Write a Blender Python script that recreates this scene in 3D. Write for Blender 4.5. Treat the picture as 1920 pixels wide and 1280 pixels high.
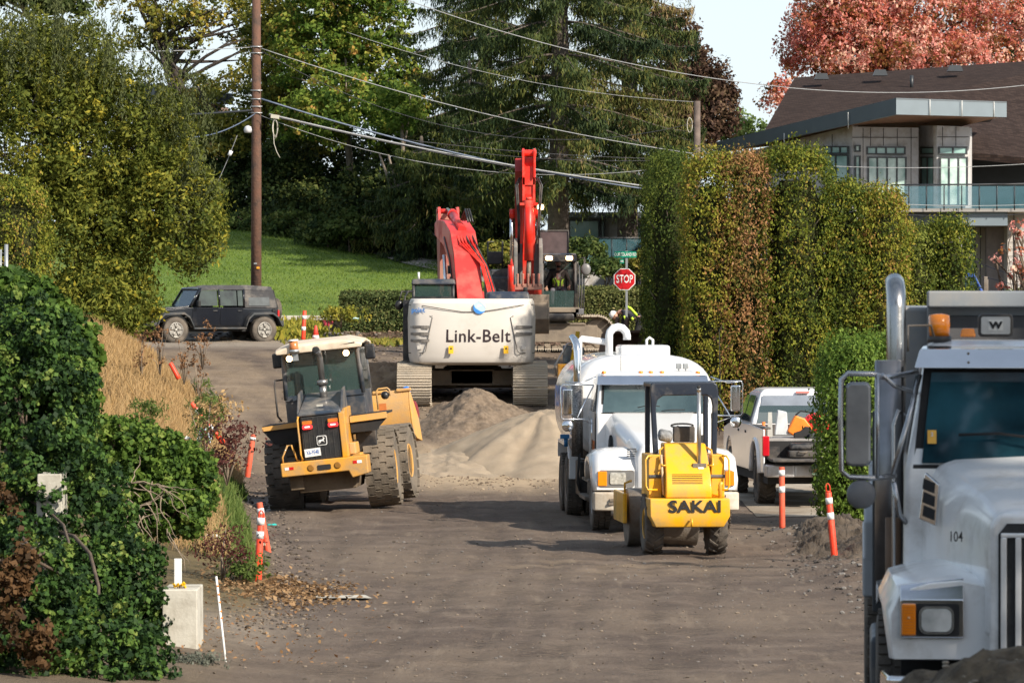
import bpy, bmesh, math, random
import numpy as np
from mathutils import Vector, Matrix, Euler
R = math.radians
rnd = random.Random(7)
rng = np.random.default_rng(11)
S = bpy.context.scene
for _o in list(bpy.data.objects): bpy.data.objects.remove(_o)
COL = S.collection

# ---------------------------------------------------------------- camera, world, sun, exposure
F = 8300.0          # focal length in pixels of the 1920 wide photograph
CAMZ, HORIZ = 3.9, 551.0
cam_d = bpy.data.cameras.new('camera'); cam = bpy.data.objects.new('camera', cam_d); COL.objects.link(cam)
cam.location = (0, 0, CAMZ)
cam.rotation_euler = (R(90) - math.atan((640 - HORIZ) / F), 0, 0)
cam_d.sensor_width = 36; cam_d.lens = F / 1920 * 36
cam_d.clip_start = 0.5; cam_d.clip_end = 6000
cam_d.dof.use_dof = True; cam_d.dof.focus_distance = 84; cam_d.dof.aperture_fstop = 9
S.camera = cam
SUNV = Vector((0.60, -0.57, 0.56)).normalized()      # towards the sun
w = bpy.data.worlds.new('World'); S.world = w; w.use_nodes = True
nt = w.node_tree; nt.nodes.clear()
sky = nt.nodes.new('ShaderNodeTexSky'); sky.sky_type = 'NISHITA'; sky.sun_disc = False
sky.sun_elevation = math.asin(SUNV.z); sky.sun_rotation = math.atan2(SUNV.x, SUNV.y)
sky.altitude = 300; sky.air_density = 1.0; sky.dust_density = 2.0; sky.ozone_density = 1.0
tc = nt.nodes.new('ShaderNodeTexCoord'); mp = nt.nodes.new('ShaderNodeMapping'); mp.inputs['Scale'].default_value = (1.2, 1.2, 5)
nz = nt.nodes.new('ShaderNodeTexNoise'); nz.inputs['Scale'].default_value = 2.2; nz.inputs['Detail'].default_value = 7
cr = nt.nodes.new('ShaderNodeValToRGB'); cr.color_ramp.elements[0].position = 0.30; cr.color_ramp.elements[1].position = 0.72
cr.color_ramp.elements[0].color = (.05, .05, .05, 1); cr.color_ramp.elements[1].color = (.55, .55, .55, 1)
mx = nt.nodes.new('ShaderNodeMixRGB'); mx.inputs[2].default_value = (6.6, 7.5, 8.0, 1)      # thin high cloud
bg = nt.nodes.new('ShaderNodeBackground'); bg.inputs[1].default_value = 0.086
ow = nt.nodes.new('ShaderNodeOutputWorld'); L = nt.links.new
L(tc.outputs['Generated'], mp.inputs[0]); L(mp.outputs[0], nz.inputs['Vector']); L(nz.outputs[0], cr.inputs[0])
sz = nt.nodes.new('ShaderNodeSeparateXYZ'); hm = nt.nodes.new('ShaderNodeMapRange'); hm.inputs[1].default_value = .02; hm.inputs[2].default_value = .34; hm.inputs[3].default_value = .95; hm.inputs[4].default_value = 0
L(tc.outputs['Generated'], sz.inputs[0]); L(sz.outputs[2], hm.inputs[0]); ma = nt.nodes.new('ShaderNodeMath'); ma.operation = 'MAXIMUM'; L(hm.outputs[0], ma.inputs[0]); L(cr.outputs[0], ma.inputs[1])     # pale haze low over the horizon
L(ma.outputs[0], mx.inputs[0]); L(sky.outputs[0], mx.inputs[1]); L(mx.outputs[0], bg.inputs[0]); L(bg.outputs[0], ow.inputs[0])
sd = bpy.data.lights.new('sun', 'SUN'); sd.energy = 4.3; sd.angle = R(1.0); sd.color = (1, 0.90, 0.76)
so = bpy.data.objects.new('sun', sd); COL.objects.link(so); so.location = (30, -30, 60)
so.rotation_euler = SUNV.to_track_quat('Z', 'Y').to_euler()
S.view_settings.view_transform = 'Standard'; S.view_settings.look = 'None'; S.view_settings.exposure = 0.74
S.view_settings.gamma = 1; S.view_settings.use_curve_mapping = False
S.render.engine = 'CYCLES'; S.cycles.use_denoising = True; S.cycles.max_bounces = 6; S.cycles.transparent_max_bounces = 8
S.cycles.diffuse_bounces = 3; S.cycles.glossy_bounces = 3; S.cycles.caustics_reflective = False; S.cycles.caustics_refractive = False

def P(px, py, D):
    """world point for a position measured on the photograph at depth D"""
    return Vector(((px - 960) * D / F, D, CAMZ - (py - HORIZ) * D / F))

# ---------------------------------------------------------------- materials
MATS = {}
def mat(name, col, rough=.6, metal=0, var=.12, vs=6, bump=.0, bs=40, dirt=None, da=.45, ds=2.5, coat=0, emit=None, es=1, trans=0, alpha=1, col2=None, spec=.5, dz=None):
    """principled material: colour with noise variation, optional dirt patches and bump"""
    if name in MATS: return MATS[name]
    m = bpy.data.materials.new(name); m.use_nodes = True; t = m.node_tree; b = t.nodes['Principled BSDF']; l = t.links.new
    tc = t.nodes.new('ShaderNodeTexCoord')
    n = t.nodes.new('ShaderNodeTexNoise'); n.inputs['Scale'].default_value = vs; n.inputs['Detail'].default_value = 6
    l(tc.outputs['Object'], n.inputs['Vector'])
    r = t.nodes.new('ShaderNodeValToRGB'); r.color_ramp.elements[0].position = .3; r.color_ramp.elements[1].position = .7
    c2 = col2 or tuple(min(1, c * (1 + var)) for c in col)
    c1 = col if col2 else tuple(c * (1 - var) for c in col)
    r.color_ramp.elements[0].color = (*c1, 1); r.color_ramp.elements[1].color = (*c2, 1)
    l(n.outputs[0], r.inputs[0]); out = r.outputs[0]
    b.inputs['Roughness'].default_value = rough
    if dirt:
        n2 = t.nodes.new('ShaderNodeTexNoise'); n2.inputs['Scale'].default_value = ds; n2.inputs['Detail'].default_value = 9; n2.inputs['Roughness'].default_value = .65
        l(tc.outputs['Object'], n2.inputs['Vector'])
        r2 = t.nodes.new('ShaderNodeValToRGB'); r2.color_ramp.elements[0].position = .62 - da * .5; r2.color_ramp.elements[1].position = .82 - da * .3
        r2.color_ramp.elements[1].color = (.9, .9, .9, 1)
        l(n2.outputs[0], r2.inputs[0]); fac = r2.outputs[0]
        if dz:                                     # road dust collects low on a machine
            sx = t.nodes.new('ShaderNodeSeparateXYZ'); l(tc.outputs['Object'], sx.inputs[0])
            mr = t.nodes.new('ShaderNodeMapRange'); mr.inputs[1].default_value = dz[0]; mr.inputs[2].default_value = dz[1]; mr.inputs[3].default_value = 1; mr.inputs[4].default_value = .12
            l(sx.outputs[2], mr.inputs[0]); mm = t.nodes.new('ShaderNodeMath'); mm.operation = 'MULTIPLY'; l(mr.outputs[0], mm.inputs[0]); l(fac, mm.inputs[1]); fac = mm.outputs[0]
        mx = t.nodes.new('ShaderNodeMixRGB'); mx.inputs[2].default_value = (*dirt, 1); l(fac, mx.inputs[0]); l(out, mx.inputs[1]); out = mx.outputs[0]
        mr2 = t.nodes.new('ShaderNodeMapRange'); mr2.inputs[3].default_value = rough; mr2.inputs[4].default_value = .9; l(fac, mr2.inputs[0]); l(mr2.outputs[0], b.inputs['Roughness'])
    l(out, b.inputs['Base Color'])
    b.inputs['Metallic'].default_value = metal; b.inputs['Coat Weight'].default_value = coat; b.inputs['Coat Roughness'].default_value = .08
    b.inputs['Specular IOR Level'].default_value = spec
    if bump:
        nb = t.nodes.new('ShaderNodeTexNoise'); nb.inputs['Scale'].default_value = bs; nb.inputs['Detail'].default_value = 8; l(tc.outputs['Object'], nb.inputs['Vector'])
        bm = t.nodes.new('ShaderNodeBump'); bm.inputs['Strength'].default_value = min(1, bump); bm.inputs['Distance'].default_value = .03 if bs > 8 else .1; l(nb.outputs[0], bm.inputs['Height']); l(bm.outputs[0], b.inputs['Normal'])
    if emit: b.inputs['Emission Color'].default_value = (*emit, 1); b.inputs['Emission Strength'].default_value = es
    if trans: b.inputs['Transmission Weight'].default_value = trans; b.inputs['IOR'].default_value = 1.1
    if alpha < 1: b.inputs['Alpha'].default_value = alpha
    MATS[name] = m; return m

def leafmat(name, cols, rough=.65, trl=.3):
    """leaf material: colour picked per leaf by its own tint"""
    if name in MATS: return MATS[name]
    m = bpy.data.materials.new(name); m.use_nodes = True; t = m.node_tree; b = t.nodes['Principled BSDF']; l = t.links.new
    a = t.nodes.new('ShaderNodeAttribute'); a.attribute_name = 'tint'
    r = t.nodes.new('ShaderNodeValToRGB'); e = r.color_ramp.elements
    while len(e) < len(cols): e.new(.5)
    for k, c in enumerate(cols): e[k].position = k / (len(cols) - 1); e[k].color = (*c, 1)
    l(a.outputs['Fac'], r.inputs[0]); l(r.outputs[0], b.inputs['Base Color']); b.inputs['Roughness'].default_value = rough
    b.inputs['Specular IOR Level'].default_value = .15
    tr = t.nodes.new('ShaderNodeBsdfTranslucent'); l(r.outputs[0], tr.inputs[0])
    ms = t.nodes.new('ShaderNodeMixShader'); ms.inputs[0].default_value = trl; l(b.outputs[0], ms.inputs[1]); l(tr.outputs[0], ms.inputs[2])
    l(ms.outputs[0], t.nodes['Material Output'].inputs[0]); MATS[name] = m; return m

def glass(name, col=(.05, .09, .09), rough=.04, alpha=.75):
    if name in MATS: return MATS[name]
    m = bpy.data.materials.new(name); m.use_nodes = True; b = m.node_tree.nodes['Principled BSDF']
    b.inputs['Base Color'].default_value = (*col, 1); b.inputs['Roughness'].default_value = rough; b.inputs['Alpha'].default_value = alpha
    b.inputs['Specular IOR Level'].default_value = .9; b.inputs['Coat Weight'].default_value = 1; b.inputs['Coat Roughness'].default_value = .02
    MATS[name] = m; return m

# ---------------------------------------------------------------- mesh builder
class MB:
    def __init__(s, M=None): s.v = []; s.f = []; s.sm = []; s.mi = []; s.M = M or Matrix(); s.cur = 0
    def add(s, vs, fs, smooth=False):
        o = len(s.v); s.v += [s.M @ Vector(p) for p in vs]
        for f in fs: s.f.append([i + o for i in f]); s.sm.append(smooth); s.mi.append(s.cur)
        return s
    def m(s, i): s.cur = i; return s
    def box(s, c, d, rot=None, top=(1, 1), sh=(0, 0)):
        """box with centre c, size d; top=(sx,sy) scales, sh shifts the top face"""
        x, y, z = (k / 2 for k in d); vs = []
        for zz in (-z, z):
            a, b = top if zz > 0 else (1, 1); ox, oy = sh if zz > 0 else (0, 0)
            vs += [(-x * a + ox, -y * b + oy, zz), (x * a + ox, -y * b + oy, zz), (x * a + ox, y * b + oy, zz), (-x * a + ox, y * b + oy, zz)]
        m = Matrix.Translation(c) @ (Euler(rot).to_matrix().to_4x4() if rot else Matrix())
        return s.add([m @ Vector(p) for p in vs], [(3, 2, 1, 0), (4, 5, 6, 7), (0, 1, 5, 4), (1, 2, 6, 5), (2, 3, 7, 6), (3, 0, 4, 7)])
    def bx(s, x0, x1, y0, y1, z0, z1, **k): return s.box(((x0 + x1) / 2, (y0 + y1) / 2, (z0 + z1) / 2), (x1 - x0, y1 - y0, z1 - z0), **k)
    def prism(s, poly, axis, a, b, smooth=False):
        """extrude polygon: axis 'x': poly=(y,z); 'y': (x,z); 'z': (x,y)"""
        n = len(poly); q = lambda p, t: {'x': (t, p[0], p[1]), 'y': (p[0], t, p[1]), 'z': (p[0], p[1], t)}[axis]
        s.add([q(p, a) for p in poly] + [q(p, b) for p in poly], [list(range(n))[::-1], list(range(n, 2 * n))])
        o = len(s.v) - 2 * n
        for i in range(n): j = (i + 1) % n; s.f.append([o + i, o + j, o + n + j, o + n + i]); s.sm.append(smooth); s.mi.append(s.cur)
        return s
    def loft(s, rings, smooth=True, caps=True, closed=True):
        n = len(rings[0]); fs = []
        for k in range(len(rings) - 1):
            for i in range(n if closed else n - 1): j = (i + 1) % n; fs.append((k * n + i, k * n + j, (k + 1) * n + j, (k + 1) * n + i))
        s.add([p for r in rings for p in r], fs, smooth)
        if caps and closed: 
            o = len(s.v) - n * len(rings)
            s.f.append([o + i for i in range(n)][::-1]); s.f.append([o + n * (len(rings) - 1) + i for i in range(n)]); s.sm += [False] * 2; s.mi += [s.cur] * 2
        return s
    def tube(s, path, r, n=8, caps=True, smooth=True):
        path = [Vector(p) for p in path]; rs = r if isinstance(r, (list, tuple)) else [r] * len(path); rings = []; ref = None
        for i, p in enumerate(path):
            t = (path[min(i + 1, len(path) - 1)] - path[max(i - 1, 0)])
            t = t.normalized() if t.length > 1e-9 else Vector((0, 0, 1))
            if ref is None: ref = Vector((0, 0, 1)) if abs(t.z) < .9 else Vector((1, 0, 0))
            u = t.cross(ref); u = u.normalized() if u.length > 1e-6 else t.orthogonal().normalized(); w_ = u.cross(t); ref = w_
            ring = []
            for k in range(n): a = 2 * math.pi * k / n; ring.append(p + (u * math.cos(a) + w_ * math.sin(a)) * rs[i])
            rings.append(ring)
        return s.loft(rings, smooth, caps)
    def cyl(s, a, b, r, r2=None, n=16): return s.tube([a, b], [r, r if r2 is None else r2], n)
    def lathe(s, prof, c=(0, 0, 0), axis='z', n=24, smooth=True):
        """prof = [(r, h)...] turned about an axis through c"""
        rings = []; c = Vector(c)
        for r, h in prof:
            ring = []
            for k in range(n):
                a = 2 * math.pi * k / n; x, y = r * math.cos(a), r * math.sin(a)
                ring.append(c + Vector({'z': (x, y, h), 'x': (h, x, y), 'y': (y, h, x)}[axis]))
            rings.append(ring)
        return s.loft(rings, smooth)
    def ball(s, c, r, n=12, m=8, sc=(1, 1, 1)):
        rings = []
        for j in range(1, m):
            a = math.pi * j / m; rings.append([(c[0] + r * sc[0] * math.sin(a) * math.cos(2 * math.pi * k / n), c[1] + r * sc[1] * math.sin(a) * math.sin(2 * math.pi * k / n), c[2] - r * sc[2] * math.cos(a)) for k in range(n)])
        return s.loft(rings, True)
    def build(s, name, mats, parent=None, bevel=0, seg=2, auto=None):
        me = bpy.data.meshes.new(name); me.from_pydata([tuple(p) for p in s.v], [], s.f)
        mats = mats if isinstance(mats, (list, tuple)) else [mats]
        for m in mats: me.materials.append(m)
        me.polygons.foreach_set('use_smooth', s.sm); me.polygons.foreach_set('material_index', s.mi); me.update()
        b = bmesh.new(); b.from_mesh(me); bmesh.ops.recalc_face_normals(b, faces=b.faces); b.to_mesh(me); b.free()
        o = bpy.data.objects.new(name, me); COL.objects.link(o)
        if parent: o.parent = parent
        if bevel:
            md = o.modifiers.new('bevel', 'BEVEL'); md.width = bevel; md.segments = seg; md.limit_method = 'ANGLE'; md.angle_limit = R(35); md.harden_normals = False
            me.polygons.foreach_set('use_smooth', [True] * len(me.polygons))
            e = o.modifiers.new('wn', 'WEIGHTED_NORMAL'); e.keep_sharp = False
        return o

def tag(o, label=None, cat=None, group=None, kind=None):
    if label: o['label'] = label
    if cat: o['category'] = cat
    if group: o['group'] = group
    if kind: o['kind'] = kind
    return o
def thing(name, label, cat, loc=(0, 0, 0), rz=0, group=None, rx=0, ry=0):
    o = bpy.data.objects.new(name, None); COL.objects.link(o); o.location = loc; o.rotation_euler = (rx, ry, rz); o.empty_display_size = .2
    return tag(o, label, cat, group)
def struct(o): o['kind'] = 'structure'; return o
def dup(o, parent=None):
    c = o.copy(); COL.objects.link(c)
    if parent: c.parent = parent
    for ch in list(o.children): dup(ch, c)
    return c
def basis(o, u, v):
    """matrix placing local x along u, local y along v at o"""
    u = Vector(u).normalized(); v = Vector(v); v = (v - u * v.dot(u)).normalized(); n = u.cross(v)
    m = Matrix((u, v, n)).transposed().to_4x4(); m.translation = Vector(o); return m
def text(name, s, h, M, m, parent=None, ext=.0015, bold=.0, sx=1, align='CENTER', sp=1.0):
    """flat lettering with letter height h; M places local x right, y up"""
    cu = bpy.data.curves.new(name, 'FONT'); cu.body = s; cu.size = h / .7; cu.extrude = ext; cu.offset = bold * h; cu.align_x = align; cu.align_y = 'CENTER'; cu.resolution_u = 3; cu.space_character = sp
    o = bpy.data.objects.new(name, cu); COL.objects.link(o); dg = bpy.context.evaluated_depsgraph_get()
    me = bpy.data.meshes.new_from_object(o.evaluated_get(dg)); bpy.data.objects.remove(o)
    me.transform(M @ Matrix.Diagonal((sx, 1, 1, 1))); me.materials.clear(); me.materials.append(m)
    r = bpy.data.objects.new(name, me); COL.objects.link(r)
    if parent: r.parent = parent
    return r
def sm(a, b, t): t = max(0., min(1., (t - a) / (b - a))); return t * t * (3 - 2 * t)

# ---------------------------------------------------------------- foliage
def unit(v): return v / np.maximum(1e-9, np.linalg.norm(v, axis=-1, keepdims=True))
def leaves(name, Pt, Nr, size, tint, m, parent=None, asp=.55, rand=.8, updir=None, fold=.25, lob=False):
    """many small leaf faces at points Pt facing roughly Nr; tint in 0..1 is each leaf's own colour"""
    n = len(Pt); size = np.broadcast_to(np.asarray(size, float), (n,)) * rng.uniform(.5, 1.45, n)
    N = unit(Nr + rng.normal(0, rand, (n, 3))); A = rng.normal(0, 1, (n, 3))
    if updir is not None: A = A * .45 + np.asarray(updir)
    U = unit(A - N * (A * N).sum(1, keepdims=True)); V = np.cross(N, U); s = size[:, None]
    tip = Pt + U * s * .5; base = Pt - U * s * .5; off = N * s * fold * .5
    l_ = Pt + V * s * asp * .5 + off - U * s * .08; r_ = Pt - V * s * asp * .5 + off - U * s * .08
    co = np.stack([base, r_, tip, l_], 1).reshape(-1, 3)
    me = bpy.data.meshes.new(name); me.vertices.add(4 * n); me.vertices.foreach_set('co', co.ravel().astype(np.float32))
    me.loops.add(4 * n); me.loops.foreach_set('vertex_index', np.arange(4 * n, dtype=np.int32))
    me.polygons.add(n); me.polygons.foreach_set('loop_start', np.arange(0, 4 * n, 4, dtype=np.int32))
    me.update(calc_edges=True); a = me.attributes.new('tint', 'FLOAT', 'FACE'); a.data.foreach_set('value', np.clip(tint, 0, 1).astype(np.float32))
    me.materials.append(m); o = bpy.data.objects.new(name, me); COL.objects.link(o)
    if parent: o.parent = parent
    return o
def clusters(cen, rad, nc, nl, cr, inner=.55, tmean=.5, tvar=.25, lvar=.12, bottom=-1.0, flat=1.0, outer=1.0):
    """leaf points in clumps spread through ellipsoids (cen, rad); returns points, outward normals, tints, clump centres"""
    cen = np.array(cen, float); rad = np.array(rad, float); vol = rad.prod(1) ** (2 / 3); k = rng.choice(len(cen), nc * 2, p=vol / vol.sum())
    d = unit(rng.normal(0, 1, (nc * 2, 3))); d = d[d[:, 2] > bottom]; k = k[:len(d)]; r = rng.uniform(inner ** 2, outer ** 2, len(d)) ** .5
    c = cen[k] + d * rad[k] * r[:, None]; c = c[:nc]; k = k[:nc]; d = d[:nc]; nc = len(c)
    ct = np.clip(rng.normal(tmean, tvar, nc), 0, 1)
    crr = rng.uniform(.6, 1.3, nc) * cr; i = np.repeat(np.arange(nc), nl)
    g = unit(rng.normal(0, 1, (len(i), 3))) * rng.uniform(.2, 1, (len(i), 1)) ** .6
    p = c[i] + g * crr[i][:, None] * np.array([1, 1, flat])
    nrm = unit(g + d[i] * .6 + np.array([0, 0, .25])); return p, nrm, np.clip(ct[i] + rng.normal(0, lvar, len(i)), 0, 1), c
def limb(mb, a, b, r0, r1, bend=.15, n=6, k=5):
    a = Vector(a); b = Vector(b); L_ = (b - a).length; o = Vector((rnd.uniform(-1, 1), rnd.uniform(-1, 1), rnd.uniform(-.3, .8))) * L_ * bend; pts = []; rs = []
    for i in range(k + 1): t = i / k; pts.append(a.lerp(b, t) + o * math.sin(math.pi * t)); rs.append(r0 + (r1 - r0) * t)
    mb.tube(pts, rs, n); return pts
BARK = mat('bark', (.09, .065, .045), .9, bump=.8, bs=12, var=.35)
def tree(name, label, base, cen, rad, nc, nl, cr, lm, size, trunk_r=.2, group=None, limbs=14, inner=.5, tmean=.5, tvar=.22, asp=.6, cat='tree', fork=None, bark=None, bottom=-.7, flat=.8, core=None, rand=.8, updir=None, outer=1.0):
    """a tree: tapered trunk with limbs reaching into leaf clumps"""
    base = Vector(base); t = thing(name, label, cat, base, group=group); M = Matrix.Translation(-base)
    cen = [tuple(Vector(c) - base) for c in cen]
    p, n, ti, cc = clusters(cen, rad, nc, nl, cr, inner, tmean, tvar, bottom=bottom, flat=flat, outer=outer)
    leaves('crown', p, n, size, ti, lm, t, asp=asp, rand=rand, updir=updir)
    mb = MB(); top = max(cen, key=lambda c: c[2]); fk = fork if fork is not None else .35
    low = Vector(top) * fk; low.x *= .6; low.y *= .6
    tr = limb(mb, (0, 0, -.2), low, trunk_r, trunk_r * .75, .04, 10); limb(mb, low, Vector(top), trunk_r * .75, trunk_r * .12, .06, 8, 8)
    for i in range(limbs):
        c = Vector(cc[rnd.randrange(len(cc))]); s0 = low.lerp(Vector(top), rnd.uniform(0, .6)); pts = limb(mb, s0, c, trunk_r * rnd.uniform(.25, .45), .015, .12, 5, 6)
        for q in range(3):
            c2 = Vector(cc[rnd.randrange(len(cc))])
            if (c2 - c).length < max(rad[0]) * .9: limb(mb, pts[rnd.randrange(2, 5)], c2, trunk_r * .14, .008, .12, 4, 4)
    mb.build('trunk', bark or BARK, t); return t
# ================================================================ SETTING
_yy = np.arange(-20., 2100.)
_bz = np.interp(_yy, [-20, 10, 20, 28, 38, 46, 88, 93, 97, 102, 112, 122, 136, 139, 142, 150, 165, 180, 260, 2100], [2, 1.6, 1.25, .74, .15, 0, 0, .2, .72, 1.30, 1.95, 2.36, 2.42, 2.75, 3.3, 4.5, 6.2, 6.8, 8, 20])
_bz = np.convolve(np.pad(_bz, 1, 'edge'), [.25, .5, .25], 'valid')
def edge(y): return np.interp(y, [20, 45, 58, 70, 79, 91, 98, 104, 115, 125, 135, 150], [-2.2, -2.5, -2.75, -3.7, -4.5, -5.5, -6.4, -7.6, -9.4, -11.5, -18, -26])
def smn(a, b, t): t = np.clip((t - a) / (b - a), 0, 1); return t * t * (3 - 2 * t)
_ph = rng.uniform(0, 6.28, (40, 3)); _fr = rng.normal(0, 1, (40, 2))
def fbm(x, y, sc, k0=0, n=10):
    s = 0
    for k in range(n): f = sc * (1.0 + .35 * k); s = s + np.sin(x * _fr[k + k0, 0] * f + y * _fr[k + k0, 1] * f + _ph[k + k0, 0]) / (1 + .3 * k)
    return s / 3
def a_rut(X, Y):
    r = 0
    for (x0, k, a, w_) in [(-1.6, .010, .25, .2), (.3, .010, .25, .2), (-.4, -.02, .5, .16), (1.5, -.02, .5, .16), (2.4, .03, .3, .22), (-2.9, -.015, .3, .2), (-.9, .035, .2, .15), (1.0, .035, .2, .15)]: r = r + np.exp(-((X - x0 - k * (Y - 60) - a * np.sin(Y * .12)) / w_) ** 2)
    return np.clip(r, 0, 1) * smn(42, 46, Y)
def H(x, y):
    x = np.asarray(x, float); y = np.asarray(y, float)
    b = np.interp(y, _yy, _bz); lat = 1 - .2 * smn(-10, -3, x) - .4 * smn(-2.5, 2, x)
    b = np.where(b > 3.2, 3.2 + (b - 3.2) * lat, b)
    d = np.maximum(0, edge(y) - x); bk = 2.1 * (1 - np.exp(-d * .34)) * (.25 + .75 * smn(52, 75, y)) * (1 - smn(117, 127, y))
    rough = .022 * fbm(x, y, .8) * (1 - smn(136, 140, y)) + .012 * fbm(x, y, 5, 10)
    rr = np.clip((x - (4.0 + .4 * np.sin(y * .7))) / 1.0, 0, 1) * smn(50, 55, y) * (1 - smn(73, 76, y)); rough = rough + rr * (.12 + .10 * fbm(x, y, 4, 20))
    pit = -.35 * np.exp(-(((x + 3.4) / 1.1) ** 2 + ((y - 104) / 2.0) ** 2) * 1.5)
    q_ = a_rut(x, y); ruts = (-.022 * q_ + .03 * q_ * (1 - q_) + .006 * q_ * fbm(x * 2, y, 4.5, 15)) * smn(40, 48, y) * (1 - smn(112, 120, y)) + .006 * fbm(x, y, 2.6, 22) * (1 - smn(112, 125, y))
    return b + bk + rough + pit + ruts
def hz(x, y): return float(H(x, y))
def grid(name, xs, ys, m, zoff=0, attrs=None, fn=None):
    X, Y = np.meshgrid(xs, ys); Z = (fn or H)(X, Y) + zoff; nx, ny = len(xs), len(ys)
    co = np.stack([X, Y, Z], -1).reshape(-1, 3).astype(np.float32); i = np.arange((ny - 1) * (nx - 1)); r, c = i // (nx - 1), i % (nx - 1); a = r * nx + c
    f = np.stack([a, a + 1, a + nx + 1, a + nx], 1).astype(np.int32); me = bpy.data.meshes.new(name)
    me.vertices.add(len(co)); me.vertices.foreach_set('co', co.ravel()); me.loops.add(f.size); me.loops.foreach_set('vertex_index', f.ravel())
    me.polygons.add(len(f)); me.polygons.foreach_set('loop_start', np.arange(0, f.size, 4, dtype=np.int32)); me.update(calc_edges=True)
    me.polygons.foreach_set('use_smooth', [True] * len(f)); me.materials.append(m)
    for k, v in (attrs or {}).items(): at = me.attributes.new(k, 'FLOAT', 'POINT'); at.data.foreach_set('value', v(X, Y).ravel().astype(np.float32))
    o = bpy.data.objects.new(name, me); COL.objects.link(o); return o

def ground_mat():
    m = bpy.data.materials.new('dirt_ground'); m.use_nodes = True; t = m.node_tree; b = t.nodes['Principled BSDF']; l = t.links.new
    tc = t.nodes.new('ShaderNodeTexCoord')
    def noise(sc, det=8, stretch=None, ro=.6):
        n = t.nodes.new('ShaderNodeTexNoise'); n.inputs['Scale'].default_value = sc; n.inputs['Detail'].default_value = det; n.inputs['Roughness'].default_value = ro
        if stretch:
            mp = t.nodes.new('ShaderNodeMapping'); mp.inputs['Scale'].default_value = stretch; mp.inputs['Rotation'].default_value = (0, 0, R(8)); l(tc.outputs['Object'], mp.inputs[0]); l(mp.outputs[0], n.inputs[0])
        else: l(tc.outputs['Object'], n.inputs[0])
        return n.outputs[0]
    def ramp(i, *st):
        r = t.nodes.new('ShaderNodeValToRGB'); e = r.color_ramp.elements
        while len(e) < len(st): e.new(.5)
        for k, (p, c) in enumerate(st): e[k].position = p; e[k].color = (*((c,) * 3 if isinstance(c, (int, float)) else c), 1)
        l(i, r.inputs[0]); return r.outputs[0]
    def mix(f, a, c, bl='MIX'):
        x = t.nodes.new('ShaderNodeMixRGB'); x.blend_type = bl; l(f, x.inputs[0]) if not isinstance(f, float) else setattr(x.inputs[0], 'default_value', f)
        l(a, x.inputs[1]) if not isinstance(a, tuple) else setattr(x.inputs[1], 'default_value', (*a, 1)); l(c, x.inputs[2]) if not isinstance(c, tuple) else setattr(x.inputs[2], 'default_value', (*c, 1)); return x.outputs[0]
    def attr(n): a = t.nodes.new('ShaderNodeAttribute'); a.attribute_name = n; return a.outputs['Fac']
    base = ramp(noise(.9, 9), (.25, (.062, .045, .036)), (.5, (.112, .084, .066)), (.75, (.19, .148, .115)))
    base = mix(ramp(noise(.25, 6, (1, .35, 1)), (.45, 0), (.62, .8)), base, (.17, .13, .095))
    base = mix(ramp(noise(2.4, 6, (1, .3, 1), .7), (.55, 0), (.75, .6)), base, (.045, .033, .027))
    base = mix(ramp(noise(1.5, 7, (2.6, .22, 1), .65), (.56, 0), (.7, .55)), base, (.24, .19, .14))
    wv = t.nodes.new('ShaderNodeTexWave'); wv.bands_direction = 'Y'; wv.inputs['Scale'].default_value = 1.9; wv.inputs['Distortion'].default_value = 5; wv.inputs['Detail'].default_value = 4; wv.inputs['Detail Scale'].default_value = 2.5; l(tc.outputs['Object'], wv.inputs[0])
    rm = t.nodes.new('ShaderNodeMath'); rm.operation = 'MULTIPLY'; l(attr('rut'), rm.inputs[0]); l(ramp(noise(.7, 3), (.42, 0), (.58, .75)), rm.inputs[1])
    base = mix(rm.outputs[0], base, ramp(wv.outputs[0], (.35, (.045, .033, .025)), (.65, (.14, .105, .078))))
    base = mix(ramp(noise(22, 3, None, .8), (.60, 0), (.66, .55)), base, (.23, .185, .145)); base = mix(ramp(noise(17, 3, None, .8), (.30, .7), (.38, 0)), base, (.03, .022, .018))
    v = t.nodes.new('ShaderNodeTexVoronoi'); v.inputs['Scale'].default_value = 9; l(tc.outputs['Object'], v.inputs[0])
    base = mix(ramp(v.outputs['Distance'], (.05, .9), (.13, 0)), base, ramp(noise(3), (.4, (.10, .085, .07)), (.6, (.33, .29, .24))))
    base = mix(attr('sand'), base, ramp(noise(2), (.3, (.30, .225, .145)), (.7, (.42, .325, .22))))  # sand colour, also used to paint the sunlit strip on the near road
    base = mix(attr('veg'), base, ramp(noise(2.5), (.3, (.05, .04, .018)), (.6, (.14, .105, .05)), (.8, (.08, .10, .03))))
    base = mix(attr('asph'), base, ramp(noise(3), (.3, (.20, .165, .13)), (.7, (.31, .26, .205))))
    wet = attr('wet'); base = mix(wet, base, (.018, .014, .012))
    l(base, b.inputs['Base Color']); mr = t.nodes.new('ShaderNodeMapRange'); mr.inputs[3].default_value = .88; mr.inputs[4].default_value = .12; l(wet, mr.inputs[0]); l(mr.outputs[0], b.inputs['Roughness'])
    b.inputs['Specular IOR Level'].default_value = .25
    bp = t.nodes.new('ShaderNodeBump'); bp.inputs['Strength'].default_value = .8; bp.inputs['Distance'].default_value = .06; l(noise(6, 10, (1, .6, 1), .7), bp.inputs['Height'])
    b2 = t.nodes.new('ShaderNodeBump'); b2.inputs['Strength'].default_value = .5; b2.inputs['Distance'].default_value = .03; l(noise(40, 6), b2.inputs['Height']); l(bp.outputs[0], b2.inputs['Normal']); l(b2.outputs[0], b.inputs['Normal'])
    return m
GM = ground_mat()
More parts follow.
